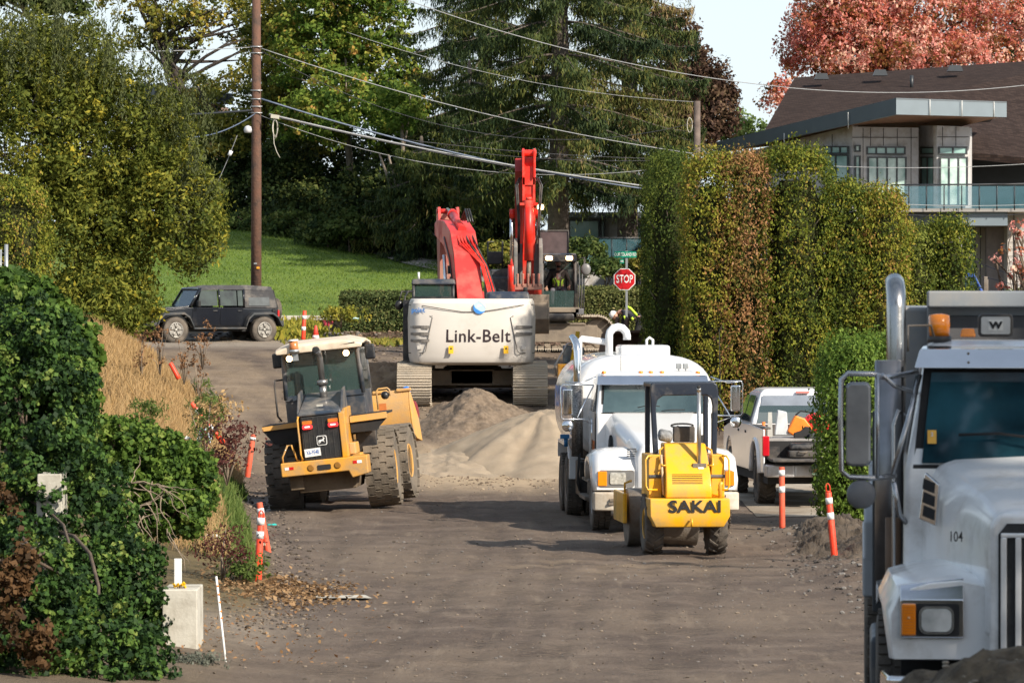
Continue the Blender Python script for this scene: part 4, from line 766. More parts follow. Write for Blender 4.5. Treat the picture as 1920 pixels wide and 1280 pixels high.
wire('pale wire along the deck edge', [(1640, 380), (1750, 386), (1920, 383), (1990, 381)], 134, 138, .018, CW)
wire('dark wire sloping over the deck fascia', [(1690, 402), (1804, 406), (1900, 402), (1990, 396)], 134, 138, .018, CD)
wire('dark wire sloping down over the lower grey siding', [(1818, 486), (1860, 503), (1920, 522), (1990, 544)], 120, 118, .016, CD)
wire('second dark wire sloping down above the blue truck', [(1838, 517), (1880, 528), (1920, 538), (1990, 556)], 120, 118, .014, CD)
p2 = P(1307, 0, 141); p2.z = hz(p2.x, 141); pl2 = thing('utility_pole', 'weathered grey utility pole top rising behind the dead russet cedar', 'utility pole', p2); PM = Matrix.Translation(-p2)
MB(PM).tube([p2 - Vector((0, 0, .3)), P(1307, 190, 141)], [.13, .10], 12).build('post', mat('grey_wood', (.13, .10, .085), .9, var=.3, vs=5, bump=.6), pl2)
mb = MB(PM)
for k in range(3): mb.tube([P(1293 + 5 * math.cos(a_) , 235 + 14 * math.sin(a_), 140.6 + k * .05) for a_ in [6.283 * q / 12 for q in range(13)]], .012, 4)
mb.build('cable_coil', MATS['pale_cable'], pl2)
# thin white frame on the lawn crest
t0 = P(650, 440, 163); t0.z = hz(t0.x, 163); t = thing('thin_post', 'thin white metal post with a short crossbar at the top of the lawn', 'post', t0)
MB(Matrix.Translation(-t0)).tube([t0, P(651, 376, 163)], .04, 6).build('post', CW, t); MB(Matrix.Translation(-t0)).tube([P(638, 375, 163), P(664, 375, 163)], .03, 6).build('crossbar', CW, t)
# ================================================================ STOP SIGN
SD = 116.0; sb = P(1175, 0, SD); sb.z = hz(sb.x, SD)
sg = thing('stop_sign', 'red octagonal STOP sign with green street name plates on a steel post', 'road sign', sb); PM = Matrix.Translation(-sb)
GV = MATS['galv']; RDP = mat('sign_red', (.50, .01, .015), .35, var=.05); WHT = mat('sign_white', (.75, .75, .73), .4, var=.03); GRN = mat('sign_green', (.0, .22, .13), .4, var=.05)
mb = MB(PM); c0 = P(1175, 470, SD + .03); mb.box((sb.x, SD + .03, (sb.z - .3 + c0.z) / 2), (.06, .045, c0.z - sb.z + .3)); mb.build('post', GV, sg)
def octo(c, r, y0, y1): return [(c.x + r * math.cos(R(22.5 + 45 * k)), c.z + r * math.sin(R(22.5 + 45 * k))) for k in range(8)]
c0 = P(1171, 523.5, SD); r_ = 20.2 * SD / F / math.cos(R(22.5))
MB(PM).prism(octo(c0, r_, 0, 0), 'y', SD - .006, SD).build('border', WHT, sg); MB(PM).prism(octo(c0, r_ * .93, 0, 0), 'y', SD - .012, SD - .007).build('sign_face', RDP, sg)
text('lettering', 'STOP', .205, basis(c0 - sb + Vector((0, -.017, 0)), (1, 0, 0), (0, 0, 1)), WHT, sg, bold=.02, sx=.62)
mb = MB(PM); a, b = P(1152, 471.5, SD), P(1193.5, 483, SD); mb.bx(a.x, b.x, SD - .01, SD, b.z, a.z); mb.bx(P(1162, 0, SD).x, P(1170, 0, SD).x, SD - .01, SD, P(0, 494, SD).z, P(0, 486, SD).z); mb.build('street_name_plate', GRN, sg)
text('lettering', 'OURTOLAND RD', .085, basis(P(1172.5, 477.3, SD - .014) - sb, (1, 0, 0), (0, 0, 1)), WHT, sg, bold=.01, sx=.6)
text('lettering', '800', .05, basis(P(1166, 490, SD - .014) - sb, (1, 0, 0), (0, 0, 1)), WHT, sg, bold=.02, sx=.7)
# ================================================================ DELINEATORS
ORG = mat('delineator_orange', (.85, .05, .015), .45, var=.08, dirt=(.35, .12, .06), da=.3, ds=4, bump=.1); ORF = mat('faded_orange', (.72, .075, .03), .6, var=.12, dirt=(.35, .13, .07), da=.45, ds=4)
RFL = mat('reflective_white', (.8, .8, .8), .3, var=.04, dirt=(.5, .48, .45), da=.25); RUB = mat('rubber_base', (.045, .045, .05), .8, var=.2, dirt=(.14, .12, .1), da=.4)
def delin(label, px, py, D, hpx, tiltx=0, tilty=0, m=ORG, bands=((.60, .70), (.79, .89)), grab=True, base=True, r=.05, lie=None, gz=None):
    p = P(px, py, D); t = thing('delineator', label, 'delineator', p, group='orange delineator posts'); h = hpx * D / F; t.rotation_euler = (R(tiltx), R(tilty), rnd.uniform(-.2, .2))
    if lie is not None: t.rotation_euler = lie
    bd = MB(); hb = h * .90 if grab else h; bd.lathe([(r * 1.05, .02), (r, .1), (r * .92, hb - .01), (r * .8, hb)], n=16)
    if grab:
        bd.cyl((0, 0, hb), (0, 0, hb + .02), r * .7); bd.tube([(-.03, 0, hb), (-.028, 0, h - .02), (-.01, 0, h + .01), (.01, 0, h + .01), (.028, 0, h - .02), (.03, 0, hb)], .011, 6)
    bd.build('post', m, t)
    for a, b in bands: MB().lathe([(r * 1.035, h * a), (r * 1.02, h * b)], n=16).build('reflective_band', RFL, t)
    if base: MB().lathe([(.21, 0), (.205, .03), (.17, .045), (.06, .055)], n=8).build('rubber_base', RUB, t, bevel=.004)
    return t
delin('upright delineator post with two white bands nearest the left road edge', 482, 1108, 58.1, 150, 0, 3, bands=((.66, .75), (.83, .92)))
delin('leaning faded delineator post just behind the nearest left one', 505, 1052, 64.8, 112, 0, -10, m=ORF, bands=((.80, .90),), grab=False)
delin('plain orange delineator post leaning right beside the front left wheel side of the loader', 462, 905, 91.2, 92, 0, 8, m=ORF, bands=((.88, .94),), grab=False, r=.06)
delin('leaning red orange delineator post on a skewed base by the dirt at the right', 1566, 1054, 64.3, 147, 0, -5.5, bands=((.55, .64), (.75, .83)))
delin('straight faded delineator post between the roller and the near hedge', 1467, 996, 72.7, 121, 0, -.5, m=ORF, bands=((.60, .70), (.86, .95)), grab=False)
delin('delineator post with two white bands between the four wheel drive and the loader roof', 568, 640, 121, 58, 0, 3, bands=((.35, .48), (.72, .84)), grab=False, base=True, r=.06)
delin('delineator post standing against the left side of the white excavator', 762, 650, 110, 68, 0, 0, bands=((.76, .86),), grab=False, r=.05, base=True)
delin('fallen delineator with white bands lying diagonally in the dry grass', 420, 832, 80, 100, bands=((.35, .45), (.55, .65), (.75, .85)), grab=False, base=False, lie=(R(12), R(-38), 0))
delin('short red delineator stub poking out of the top of the dry grass', 336, 712, 95, 36, 0, -28, bands=(), grab=False, base=False)
# traffic cone beside the far delineator, seen behind the loader roof
p = P(592, 640, 121); t = thing('traffic_cone', 'small orange cone with a white collar just behind the loader roof', 'traffic cone', p)
MB().lathe([(.11, 0), (.035, .42), (.02, .44)], n=14).build('cone', mat('cone_red', (.8, .06, .04), .5), t); MB().lathe([(.105, .08), (.082, .17)], n=14).build('collar', RFL, t); MB().bx(-.15, .15, -.15, .15, 0, .02).build('base', mat('cone_red', ()), t)
# thin marker pole, concrete blocks, fence post, litter
a = P(432, 1290, 46.0); b = P(405, 1080, 46.0); t = thing('snow_marker', 'thin leaning white pole with orange bands in front of the road edge', 'marker pole', a)
MB().cyl((0, 0, -.2), b - a, .012, n=10).build('pole', WHT, t)
for k in (.62, .68, .76, .83, .905): MB().cyl((b - a) * k, (b - a) * (k + .016), .0135, n=10).build('band', mat('orange_band', (.75, .22, .03), .5), t)
a = P(303, 1250, 47); t = thing('concrete_block', 'pale concrete wall end standing at the road edge below the ivy', 'concrete block', (a.x, 47, hz(-3.5, 47) - .05)); tp = P(337, 1105, 47)
MB().bx(0, P(370, 0, 47).x - a.x, 0, .9, -.2, tp.z - hz(-3.5, 47) + .05, top=(.98, 1)).build('block', STONE, t, bevel=.015)
a = P(60, 985, 47.2); t = thing('concrete_wall', 'streaked concrete panel showing through the ivy at the left', 'wall', (a.x, 47.4, a.z)); MB().bx(0, .32, 0, .6, -.9, .54, top=(.8, 1)).build('panel', STONE, t, bevel=.01)
a = P(332, 1105, 47.3); t = thing('marker_post', 'short white post behind the yellow flowers', 'post', a); MB().bx(-.035, .045, 0, .05, 0, .33).build('post', WHT, t, bevel=.006)
a = P(12, 560, 70); t = thing('fence_post', 'galvanised chain link fence post at the left edge of the photo', 'fence post', a); mb = MB(); mb.cyl((0, 0, -.6), (0, 0, .86), .03); mb.cyl((-.1, 0, -.6), (-.09, 0, .78), .02); mb.build('post', GV, t)
mb = MB()
for k in range(9): mb.tube([(-.9, 0, -.5 + k * .15), (.0, 0, -.5 + k * .15 + .02)], .004, 3); mb.tube([(-.02 - k * .1, 0, -.5), (-.02 - k * .1, 0, .8)], .004, 3)
mb.build('mesh', GV, t)
def rag(name, label, px, py, D, w_, h, m, cat='litter'):
    p = P(px, py, D); vs = []; n = 9
    for j in range(n):
        for i in range(n): u, v = i / (n - 1) - .5, j / (n - 1) - .5; k = 1 - .5 * (u * u + v * v) * 2; vs.append((u * w_ * k + .02 * math.sin(9 * v + px), v * w_ * .8, h * k * (.6 + .4 * math.sin(7 * u + px) * math.cos(8 * v + py))))
    o = MB().add(vs, [(j * n + i, j * n + i + 1, (j + 1) * n + i + 1, (j + 1) * n + i) for j in range(n - 1) for i in range(n - 1)], True).build(name, m); o.location = p; return tag(o, label, cat)
rag('plastic_bag', 'crumpled pale blue plastic sack in the weeds left of the loader', 384, 838, 80, .36, .42, mat('blue_white_plastic', (.35, .45, .62), .35, var=.3, vs=14, col2=(.6, .68, .78), bump=.8, bs=12), 'bag')
rag('paper_litter', 'white torn paper lying beside the light green ivy', 400, 1010, 62, .28, .08, mat('white_paper', (.75, .74, .72), .7, bump=.8, bs=14))
rag('teal_rag', 'teal plastic scrap beside the leaning faded delineator', 509, 986, 74, .2, .05, mat('teal_plastic', (.03, .42, .38), .4, bump=.8, bs=14))
rag('teal_netting', 'green netting scrap on the verge left of the plain orange delineator', 440, 872, 88, .3, .08, mat('net_green', (.02, .2, .12), .8))
rag('paper_litter', 'small white scrap above the pale blue sack', 352, 826, 82, .12, .1, MATS['white_paper'])
rag('paper_litter', 'teal and white packet on the bank below the clipped hedge', 667, 599, 133, .22, .08, mat('packet', (.45, .7, .66), .5))
p = P(470, 1022, 64); t = thing('board', 'pale weathered board lying behind the nearest delineator', 'board', p); MB().box((0, 0, .03), (.42, .12, .03), (0, .08, .15)).build('plank', mat('plank', (.42, .33, .24), .85, var=.2), t)
p = P(478, 1045, 62); o = stones('boulder', 'brown rock beside the board on the left verge', 1, lambda: (p.x, p.y), .22, .26, [RK[1]] * 3, cat='boulder')
# ================================================================ VEHICLE HELPERS
TYR = mat('tyre_rubber', (.028, .027, .027), .85, var=.3, vs=8, dirt=(.15, .125, .10), da=.75, ds=3, bump=.3, bs=40)
TYD = mat('dusty_tyre', (.04, .036, .032), .9, var=.3, vs=8, dirt=(.20, .165, .125), da=.85, ds=2.5, bump=.4, bs=40)
CHR = mat('chrome', (.72, .73, .75), .10, metal=1, var=.04)
BLK = mat('black_paint', (.012, .013, .016), .4, var=.2, dirt=(.14, .12, .10), da=.35, ds=2, bump=.05)
BKM = mat('matt_black', (.016, .016, .017), .85, var=.2)
DGR = mat('dark_grey_paint', (.035, .045, .058), .45, var=.12, dirt=(.20, .17, .14), da=.45, ds=2)
STL = mat('worn_steel', (.22, .20, .18), .5, metal=.6, var=.3, vs=5, dirt=(.20, .16, .12), da=.6, ds=3, bump=.3)
GLD = glass('cab_glass', (.03, .06, .06), .03, .72); GLC = glass('clear_glass', (.05, .09, .085), .03, .5)
AMB = mat('amber_lens', (.85, .25, .01), .15, var=.1, spec=.8); RLN = mat('red_lens', (.55, .015, .015), .2, spec=.8); CLR = mat('clear_lens', (.6, .6, .56), .08, var=.35, vs=25, metal=.4, spec=1)
LIT = mat('lit_lamp', (1, .8, .5), .3, emit=(1, .62, .28), es=9)
SKIN = mat('skin', (.42, .24, .17), .6); HIV = mat('hi_vis_lime', (.55, .85, .06), .7, var=.1, vs=12); CLOTH = mat('dark_work_cloth', (.035, .037, .045), .9, var=.3, vs=10, bump=.4, bs=20)
def wheel(c, R_, w_, par, kind='road', side=1, ri=.55, rim=None, m=None, n=None, dish=.06, rz=0, name='wheel', holes=0):
    """tyre with tread along local x, rim as its child; side=+1 rim faces +x"""
    o = MB(); h = w_ / 2; rr = R_ * ri
    o.lathe([(rr, -h * .82), (R_ * .78, -h * 1.02), (R_ * .93, -h * .97), (R_ * .985, -h * .8), (R_, 0), (R_ * .985, h * .8), (R_ * .93, h * .97), (R_ * .78, h * 1.02), (rr, h * .82)], axis='x', n=40)
    if kind == 'block':
        N = n or 22
        for k in range(N):
            for q, (x, dw) in enumerate([(-.78, .34), (-.26, .30), (.26, .30), (.78, .34)]):
                a = 2 * math.pi * (k + .5 * (q % 2)) / N; o.box((x * h, math.cos(a) * R_ * 1.004, math.sin(a) * R_ * 1.004), (dw * w_ * .93, .032, 2 * math.pi * R_ / N * .82), (a, 0, 0), top=(.9, .9))
    elif kind == 'lug':
        N = n or 18
        for k in range(N):
            for s_ in (-1, 1):
                a = 2 * math.pi * (k + (.5 if s_ > 0 else 0)) / N; pts = []
                for u, da in ((.02, .0), (.5, .10), (1.0, .24)): b_ = a - da; pts.append((s_ * h * u, math.cos(b_), math.sin(b_)))
                t_ = .026
                for i in range(2):
                    p, q = pts[i], pts[i + 1]
                    v = []
                    for (x, cy, cz) in (p, q):
                        for dr in (.97, 1.045):
                            for dt in (-t_, t_): v.append((x, (cy - cz * dt * 1.6) * R_ * dr, (cz + cy * dt * 1.6) * R_ * dr))
                    o.add(v, [(0, 1, 3, 2), (4, 6, 7, 5), (0, 4, 5, 1), (2, 3, 7, 6), (0, 2, 6, 4), (1, 5, 7, 3)])
    else:
        N = n or 44
        for k in range(N):
            a = 2 * math.pi * k / N
            for x in (-.66, 0, .66): o.box((x * h, math.cos(a + .04 * x) * R_ * 1.0, math.sin(a + .04 * x) * R_ * 1.0), (w_ * .26, .018 * R_ / .5, 2 * math.pi * R_ / N * .7), (a, 0, 0))
    t = o.build(name, m or TYR, par); t.location = c; t.rotation_euler.z = rz
    s_ = side; p = MB(); p.lathe([(rr * 1.02, s_ * h * .82), (rr * .98, s_ * h * .9), (rr * .92, s_ * h * .7), (rr * .55, s_ * (h * .7 - dish)), (rr * .3, s_ * (h * .7 - dish)), (rr * .28, s_ * (h * .8)), (.01, s_ * h * .82)], axis='x', n=28)
    for k in range(holes): a = 2 * math.pi * k / holes; p.m(1); p.cyl((s_ * (h * .7 - dish - .02), math.cos(a) * rr * .68, math.sin(a) * rr * .68), (s_ * (h * .7 - dish + .03), math.cos(a) * rr * .68, math.sin(a) * rr * .68), rr * .11, n=10)
    p.m(0); p.lathe([(rr * 1.0, -s_ * h * .8), (rr * .6, -s_ * h * .3), (.01, -s_ * h * .3)], axis='x', n=20)
    r_ = p.build('rim', [rim or STL, BKM], t); return t
def handrail(name, pts, par, r=.015, m=BLK): return MB().tube(pts, r, 6).build(name, m, par)
def plate(name, s, w_, h, M, par, bg, fg, th=.8, sx=.8):
    o = MB(M).box((0, 0, 0), (w_, h, .006)).build(name, bg, par, bevel=.002); text('lettering', s, h * .5, M @ Matrix.Translation((0, 0, .004)), fg, o, ext=.001, bold=.02, sx=sx); return o
def arcp(cx, cy, r, a0, a1, n=8): return [(cx + r * math.cos(R(a0 + (a1 - a0) * k / n)), cy + r * math.sin(R(a0 + (a1 - a0) * k / n))) for k in range(n + 1)]
def rrect(x0, x1, z0, z1, r, n=4):
    return arcp(x1 - r, z1 - r, r, 0, 90, n) + arcp(x0 + r, z1 - r, r, 90, 180, n) + arcp(x0 + r, z0 + r, r, 180, 270, n) + arcp(x1 - r, z0 + r, r, 270, 360, n)

# ---------------------------------------------------------------- people
def person(label, loc, rz, J, r=1.0, cloth=CLOTH, top=None, trousers=None, vest=None, helmet=None, group=None, hair=None, look=(0, -1, 0), headdir=(0, 0, 1), glove=None):
    """continuous body grown over a skeleton J of joints; clothing and helmet are children"""
    t = thing('person', label, 'person', loc, rz, group)
    def skin(name, chains, m, sub=2):
        vs = []; es = []; rs = []; key = {}
        for ch in chains:
            pr = None
            for p, q in ch:
                k = tuple(round(c, 4) for c in p)
                if k not in key: key[k] = len(vs); vs.append(p); rs.append(q)
                i = key[k]
                if pr is not None and pr != i: es.append((pr, i))
                pr = i
        me = bpy.data.meshes.new(name); me.from_pydata(vs, es, []); o = bpy.data.objects.new(name, me); COL.objects.link(o); o.modifiers.new('skin', 'SKIN')
        for i, q in enumerate(rs):
            qq = q if isinstance(q, tuple) else (q, q); me.skin_vertices[0].data[i].radius = qq
        me.skin_vertices[0].data[0].use_root = True
        s_ = o.modifiers.new('s', 'SUBSURF'); s_.levels = s_.render_levels = sub
        dg = bpy.context.evaluated_depsgraph_get(); m2 = bpy.data.meshes.new_from_object(o.evaluated_get(dg)); m2.name = name; bpy.data.objects.remove(o)
        m2.materials.clear(); m2.materials.append(m); m2.polygons.foreach_set('use_smooth', [True] * len(m2.polygons)); r_ = bpy.data.objects.new(name, m2); COL.objects.link(r_); r_.parent = t; return r_
    V = {k: Vector(v) for k, v in J.items()}; g = lambda k: tuple(V[k])
    mid = lambda a, b, u: tuple(V[a].lerp(V[b], u))
    bodych = [[(g('pelvis'), .13), (mid('pelvis', 'chest', .5), (.13, .11)), (g('chest'), (.16, .12)), (g('neck'), .06), (mid('neck', 'head', .5), .055)]]
    for s_ in 'LR':
        bodych.append([(g('chest'), (.16, .12)), (g('sh' + s_), .065), (mid('sh' + s_, 'el' + s_, .5), .052), (g('el' + s_), .042), (mid('el' + s_, 'wr' + s_, .5), .038), (g('wr' + s_), .027)])
        bodych.append([(g('pelvis'), .13), (g('hip' + s_), .10), (mid('hip' + s_, 'kn' + s_, .5), .085), (g('kn' + s_), .06), (mid('kn' + s_, 'an' + s_, .5), .055), (g('an' + s_), .038)])
    body = skin('body', bodych, SKIN)
    # clothes: sleeves and jacket slightly outside the body
    f = 1.12
    tc_ = [[(mid('pelvis', 'chest', -.05), .145), (mid('pelvis', 'chest', .5), (.15, .13)), (g('chest'), (.18, .14)), (mid('chest', 'neck', .8), .075)]]
    for s_ in 'LR': tc_.append([(g('chest'), (.18, .14)), (g('sh' + s_), .078), (mid('sh' + s_, 'el' + s_, .5), .062), (g('el' + s_), .052), (mid('el' + s_, 'wr' + s_, .5), .047), (mid('el' + s_, 'wr' + s_, .93), .038)])
    skin('jacket', tc_, top or cloth)
    tc_ = []
    for s_ in 'LR': tc_.append([(g('pelvis'), .15), (g('hip' + s_), .115), (mid('hip' + s_, 'kn' + s_, .5), .095), (g('kn' + s_), .072), (mid('kn' + s_, 'an' + s_, .5), .066), (mid('kn' + s_, 'an' + s_, .97), .055)])
    skin('trousers', tc_, trousers or cloth)
    if vest: skin('hi_vis_vest', [[(mid('pelvis', 'chest', .05), (.155, .145)), (mid('pelvis', 'chest', .5), (.16, .14)), (g('chest'), (.19, .15)), (mid('chest', 'neck', .5), .10)]] + [[(g('chest'), (.19, .15)), (mid('chest', 'sh' + s_, .72), .085)] for s_ in 'LR'], vest, 1)
    for s_ in 'LR':   # boots, hands with five fingers
        a = V['an' + s_]; d = Vector(J.get('toe' + s_, (a.x, a.y - .2, a.z - .05))) - a; d.z = min(d.z, -.04)
        MB().loft([[tuple(a + d * u + Vector((math.cos(q) * w_ * .8, 0, math.sin(q) * w_)) + Vector((0, 0, -.02))) for q in [6.283 * k / 10 for k in range(10)]] for u, w_ in ((-.35, .035), (-.2, .05), (.1, .055), (.6, .045), (1.0, .038), (1.12, .02))]).build('boot', BKM, t)
        w_ = V['wr' + s_]; hd = (w_ - V['el' + s_]).normalized(); sd_ = hd.cross(Vector((0, 0, 1))); sd_ = sd_.normalized() if sd_.length > .1 else Vector((1, 0, 0)); dn = hd.cross(sd_) * (1 if hd.cross(sd_).z < 0 else -1)
        pc_ = w_ + hd * .05; ch = [[(tuple(w_ + hd * .01), .024), (tuple(pc_), (.030, .018)), (tuple(w_ + hd * .085), (.034, .014))]]
        for k in range(4):
            b0 = w_ + hd * .09 + sd_ * (.027 - .018 * k); L_ = (.068, .078, .074, .058)[k]
            ch.append([(tuple(w_ + hd * .085), (.034, .014)), (tuple(b0), .009), (tuple(b0 + hd * L_ * .45 + dn * .008), .009), (tuple(b0 + hd * L_ * .75 + dn * .028), .008), (tuple(b0 + hd * L_ * .8 + dn * .045), .007)])
        b0 = w_ + hd * .035 + sd_ * .028; ch.append([(tuple(pc_), (.030, .018)), (tuple(b0), .011), (tuple(b0 + sd_ * .022 + hd * .03), .010), (tuple(b0 + sd_ * .03 + hd * .055 + dn * .015), .008)])
        skin('hand', ch, glove or SKIN, 1)
    # head with face
    up = Vector(headdir).normalized(); fw = Vector(look).normalized(); fw = (fw - up * fw.dot(up)).normalized(); rt = fw.cross(up); hc = V['head']
    HMx = Matrix((rt, fw, up)).transposed().to_4x4(); HMx.translation = hc
    mb = MB(HMx); rings = []
    for z, wx, wy, oy in [(-.125, .025, .03, .03), (-.112, .04, .055, .022), (-.085, .056, .075, .012), (-.045, .068, .088, .004), (0, .074, .095, 0), (.04, .076, .098, -.004), (.08, .070, .09, -.008), (.108, .052, .068, -.01), (.122, .02, .03, -.01)]:
        rings.append([(wx * math.cos(q), wy * math.sin(q) + oy, z) for q in [6.283 * k / 16 for k in range(16)]])
    mb.loft(rings); mb.add([(-.012, .088, -.02), (.012, .088, -.02), (0, .118, -.03), (0, .092, .022), (0, .09, -.04)], [(0, 2, 3), (2, 1, 3), (0, 4, 2), (2, 4, 1)], True)
    for s_ in (-1, 1): mb.ball((s_ * .078, -.005, -.005), .025, 8, 6, (.35, .7, 1))
    hd_ = mb.build('head', SKIN, t)
    mb = MB(HMx)
    for s_ in (-1, 1): mb.ball((s_ * .03, .084, .008), .011, 8, 6, (1, .6, .6))
    mb.build('eyes', mat('eye_dark', (.05, .04, .035), .3), hd_); MB(HMx).box((0, .092, -.062), (.042, .008, .008)).build('mouth', mat('lip', (.3, .12, .1), .6), hd_)
    if hair: MB(HMx).loft([[(wx * math.cos(q), wy * math.sin(q) + oy, z) for q in [6.283 * k / 14 for k in range(14)]] for z, wx, wy, oy in [(-.13, .03, .03, .055), (-.11, .048, .045, .05), (-.07, .05, .05, .05), (-.055, .03, .03, .06)]]).build('beard', hair, hd_)
    if helmet:
        mb = MB(HMx); mb.loft([[(wx * math.cos(q), wy * math.sin(q) + (.028 if math.sin(q) > .3 and z < .035 else 0), z) for q in [6.283 * k / 20 for k in range(20)]] for z, wx, wy in [(.03, .105, .125), (.036, .106, .127), (.045, .092, .112), (.08, .092, .11), (.115, .08, .096), (.14, .055, .066), (.152, .02, .024)]]); mb.box((0, 0, .148), (.02, .13, .016)); mb.build('hard_hat', helmet, t)
    return t

# ================================================================ WHEEL LOADER
YEL_ = mat('loader_yellow', (.72, .33, .02), .4, var=.06, vs=2, dirt=(.30, .22, .13), da=.5, ds=2.2, coat=.2, bump=.05); YDI = mat('dusty_yellow', (.70, .32, .03), .55, var=.15, vs=3, col2=(.74, .38, .06), dirt=(.45, .30, .16), da=.55, ds=1.6, bump=.2)
CRM = mat('cream_roof', (.72, .60, .46), .5, var=.08, vs=2, dirt=(.40, .32, .24), da=.4)
LD = 80.8; lp_ = P(634, 0, LD)
ld = thing('wheel_loader', 'yellow wheel loader seen from behind with dark cab, cream roof and raised bucket', 'wheel loader', (lp_.x, LD, -.04), R(-3)); ld.rotation_euler = (0, R(-6), R(-3)); ld.scale = (.93, .93, .93)
for s_ in (-1, 1): wheel((s_ * .97, 0, .74), .74, .56, ld, 'block', side=s_, ri=.46, rim=YDI if s_ > 0 else YEL_, m=TYD if s_ > 0 else TYR, dish=.12)  # right wheel given a lighter tyre and rim as the sunlit one
af = R(-4); fx = lambda x, y: (x * math.cos(af) - (y - 1.5) * math.sin(af), 1.5 + x * math.sin(af) + (y - 1.5) * math.cos(af))
for s_ in (-1, 1): X_, Y_ = fx(s_ * .94, 3.0); wheel((X_, Y_, .74), .74, .56, ld, 'block', side=s_, ri=.46, rim=YDI, m=TYD, dish=.12, rz=af)
mb = MB(); mb.box((0, 1.5, .85), (.5, 3.4, .45)); mb.box((0, 0, .74), (1.7, .35, .35)); mb.bx(-.55, .55, -1.5, .2, .45, .85, top=(1.15, 1)); mb.bx(-.72, -.45, -1.6, -.9, .52, .8); mb.build('rear_frame', mat('dirty_brown', (.07, .045, .02), .8, var=.3, dirt=(.16, .12, .08), da=.7), ld, bevel=.02)
# counterweight bumper
mb = MB(); mb.prism([(-.84, 1.07), (.84, 1.07), (.84, .72), (.52, .66), (.46, .80), (-.46, .80), (-.84, .80)], 'y', -1.88, -1.25); cw = mb.build('counterweight', YEL_, ld, bevel=.025)
mb = MB(); mb.prism(rrect(-.13, .13, .87, .97, .02), 'y', -1.893, -1.88); mb.build('tow_recess', BKM, cw)
for s_ in (-1, 1):
    mb = MB(); mb.lathe([(.045, -1.893), (.065, -1.892), (.066, -1.88), (.03, -1.88)], (s_ * .26, 0, .93), axis='y', n=14); mb.build('lifting_eye', mat('yellow_dark', (.25, .11, .01), .6), cw)
    mb = MB(); mb.m(0); mb.bx(s_ * .66 - .02 - .08, s_ * .66 - .02, -1.887, -1.88, .93, .985); mb.m(1); mb.bx(s_ * .66 - .02, s_ * .66 + .07, -1.887, -1.88, .93, .985); mb.build('reflector', [RFL, RLN] if s_ < 0 else [RLN, RFL], cw)
# engine hood: grille, yellow posts, dark top
mb = MB(); mb.bx(-.40, .40, -1.74, -.3, 1.07, 1.92); mb.build('engine_housing', BKM, ld)
gr = MB().prism(rrect(-.37, .37, 1.08, 1.91, .02), 'y', -1.77, -1.745).build('grille', mat('grille_dark', (.03, .03, .032), .6, var=.4, vs=3, dirt=(.2, .17, .13), da=.3), ld)
mb = MB()
for k in range(46): z = 1.10 + k * .0175; mb.bx(-.36, .36, -1.78, -1.772, z, z + .006)
for k in range(8): x = -.33 + k * .094; mb.bx(x - .005, x + .005, -1.786, -1.78, 1.09, 1.9)
mb.build('grille_bars', mat('grille_bar', (.045, .045, .045), .5), gr)
mb = MB(); 
for k in range(7): a = 6.283 * k / 7; mb.prism([(.05 * math.cos(a), 1.42 + .05 * math.sin(a)), (.25 * math.cos(a - .2), 1.42 + .25 * math.sin(a - .2)), (.27 * math.cos(a + .25), 1.42 + .27 * math.sin(a + .25))], 'y', -1.7445, -1.7435)
mb.build('fan', mat('fan_grey', (.2, .19, .17), .6), gr)
for s_ in (-1, 1):
    mb = MB(); mb.prism([(-1.82, 1.07), (-.35, 1.07), (-.35, 2.02), (-1.55, 2.0), (-1.82, 1.93)], 'x', s_ * .40 - .035, s_ * .40 + .035 + .05 * s_ ); mb.build('hood_side', YEL_, ld, bevel=.015)
mb = MB(); mb.loft([[(-.44, -1.80, 1.92), (.44, -1.80, 1.92), (.40, -1.80, 1.99), (-.40, -1.80, 1.99)], [(-.44, -.3, 1.95), (.44, -.3, 1.95), (.36, -.3, 2.34), (-.36, -.3, 2.34)]], smooth=False); hood = mb.build('hood_top', mat('loader_hood', (.03, .045, .07), .3, var=.1, dirt=(.25, .22, .18), da=.4, ds=2, coat=.4), ld, bevel=.02)
MB().bx(-.06, .06, -1.52, -1.5, 2.08, 2.12).build('hood_plate', mat('alu', (.5, .48, .42), .5), hood)
for s_ in (-1, 1):
    mb = MB(); mb.prism([(-1.72, 1.97), (-.5, 1.97), (-.5, 2.42), (-1.15, 2.36)], 'x', s_ * .42 - .02, s_ * .42 + .02); mb.build('hood_rail', DGR, hood, bevel=.01)
    mb = MB(); mb.bx(s_ * .25 - .10, s_ * .25 + .10, -1.83, -1.78, 1.68, 1.76); mb.build('lamp_housing', BLK, ld); 
    MB().prism(rrect(s_ * .25 - .095, s_ * .25 + .095, 1.765, 1.835, .015), 'y', -1.83, -1.79).build('amber_lamp', mat('amber_dim', (.55, .16, .02), .4), ld)
    MB().prism(rrect(s_ * .25 - .095, s_ * .25 + .095, 1.675, 1.755, .03), 'y', -1.845, -1.79).build('brake_lamp', mat('lit_red', (.9, .03, .02), .2, emit=(1, .02, .03), es=1.6), ld)
    MB().prism(rrect(s_ * .25 - .05, s_ * .25 + .05, 1.705, 1.73, .01), 'y', -1.85, -1.845).build('brake_lamp', mat('lit_pink', (1, .5, .5), .2, emit=(1, .35, .3), es=2.2), ld)
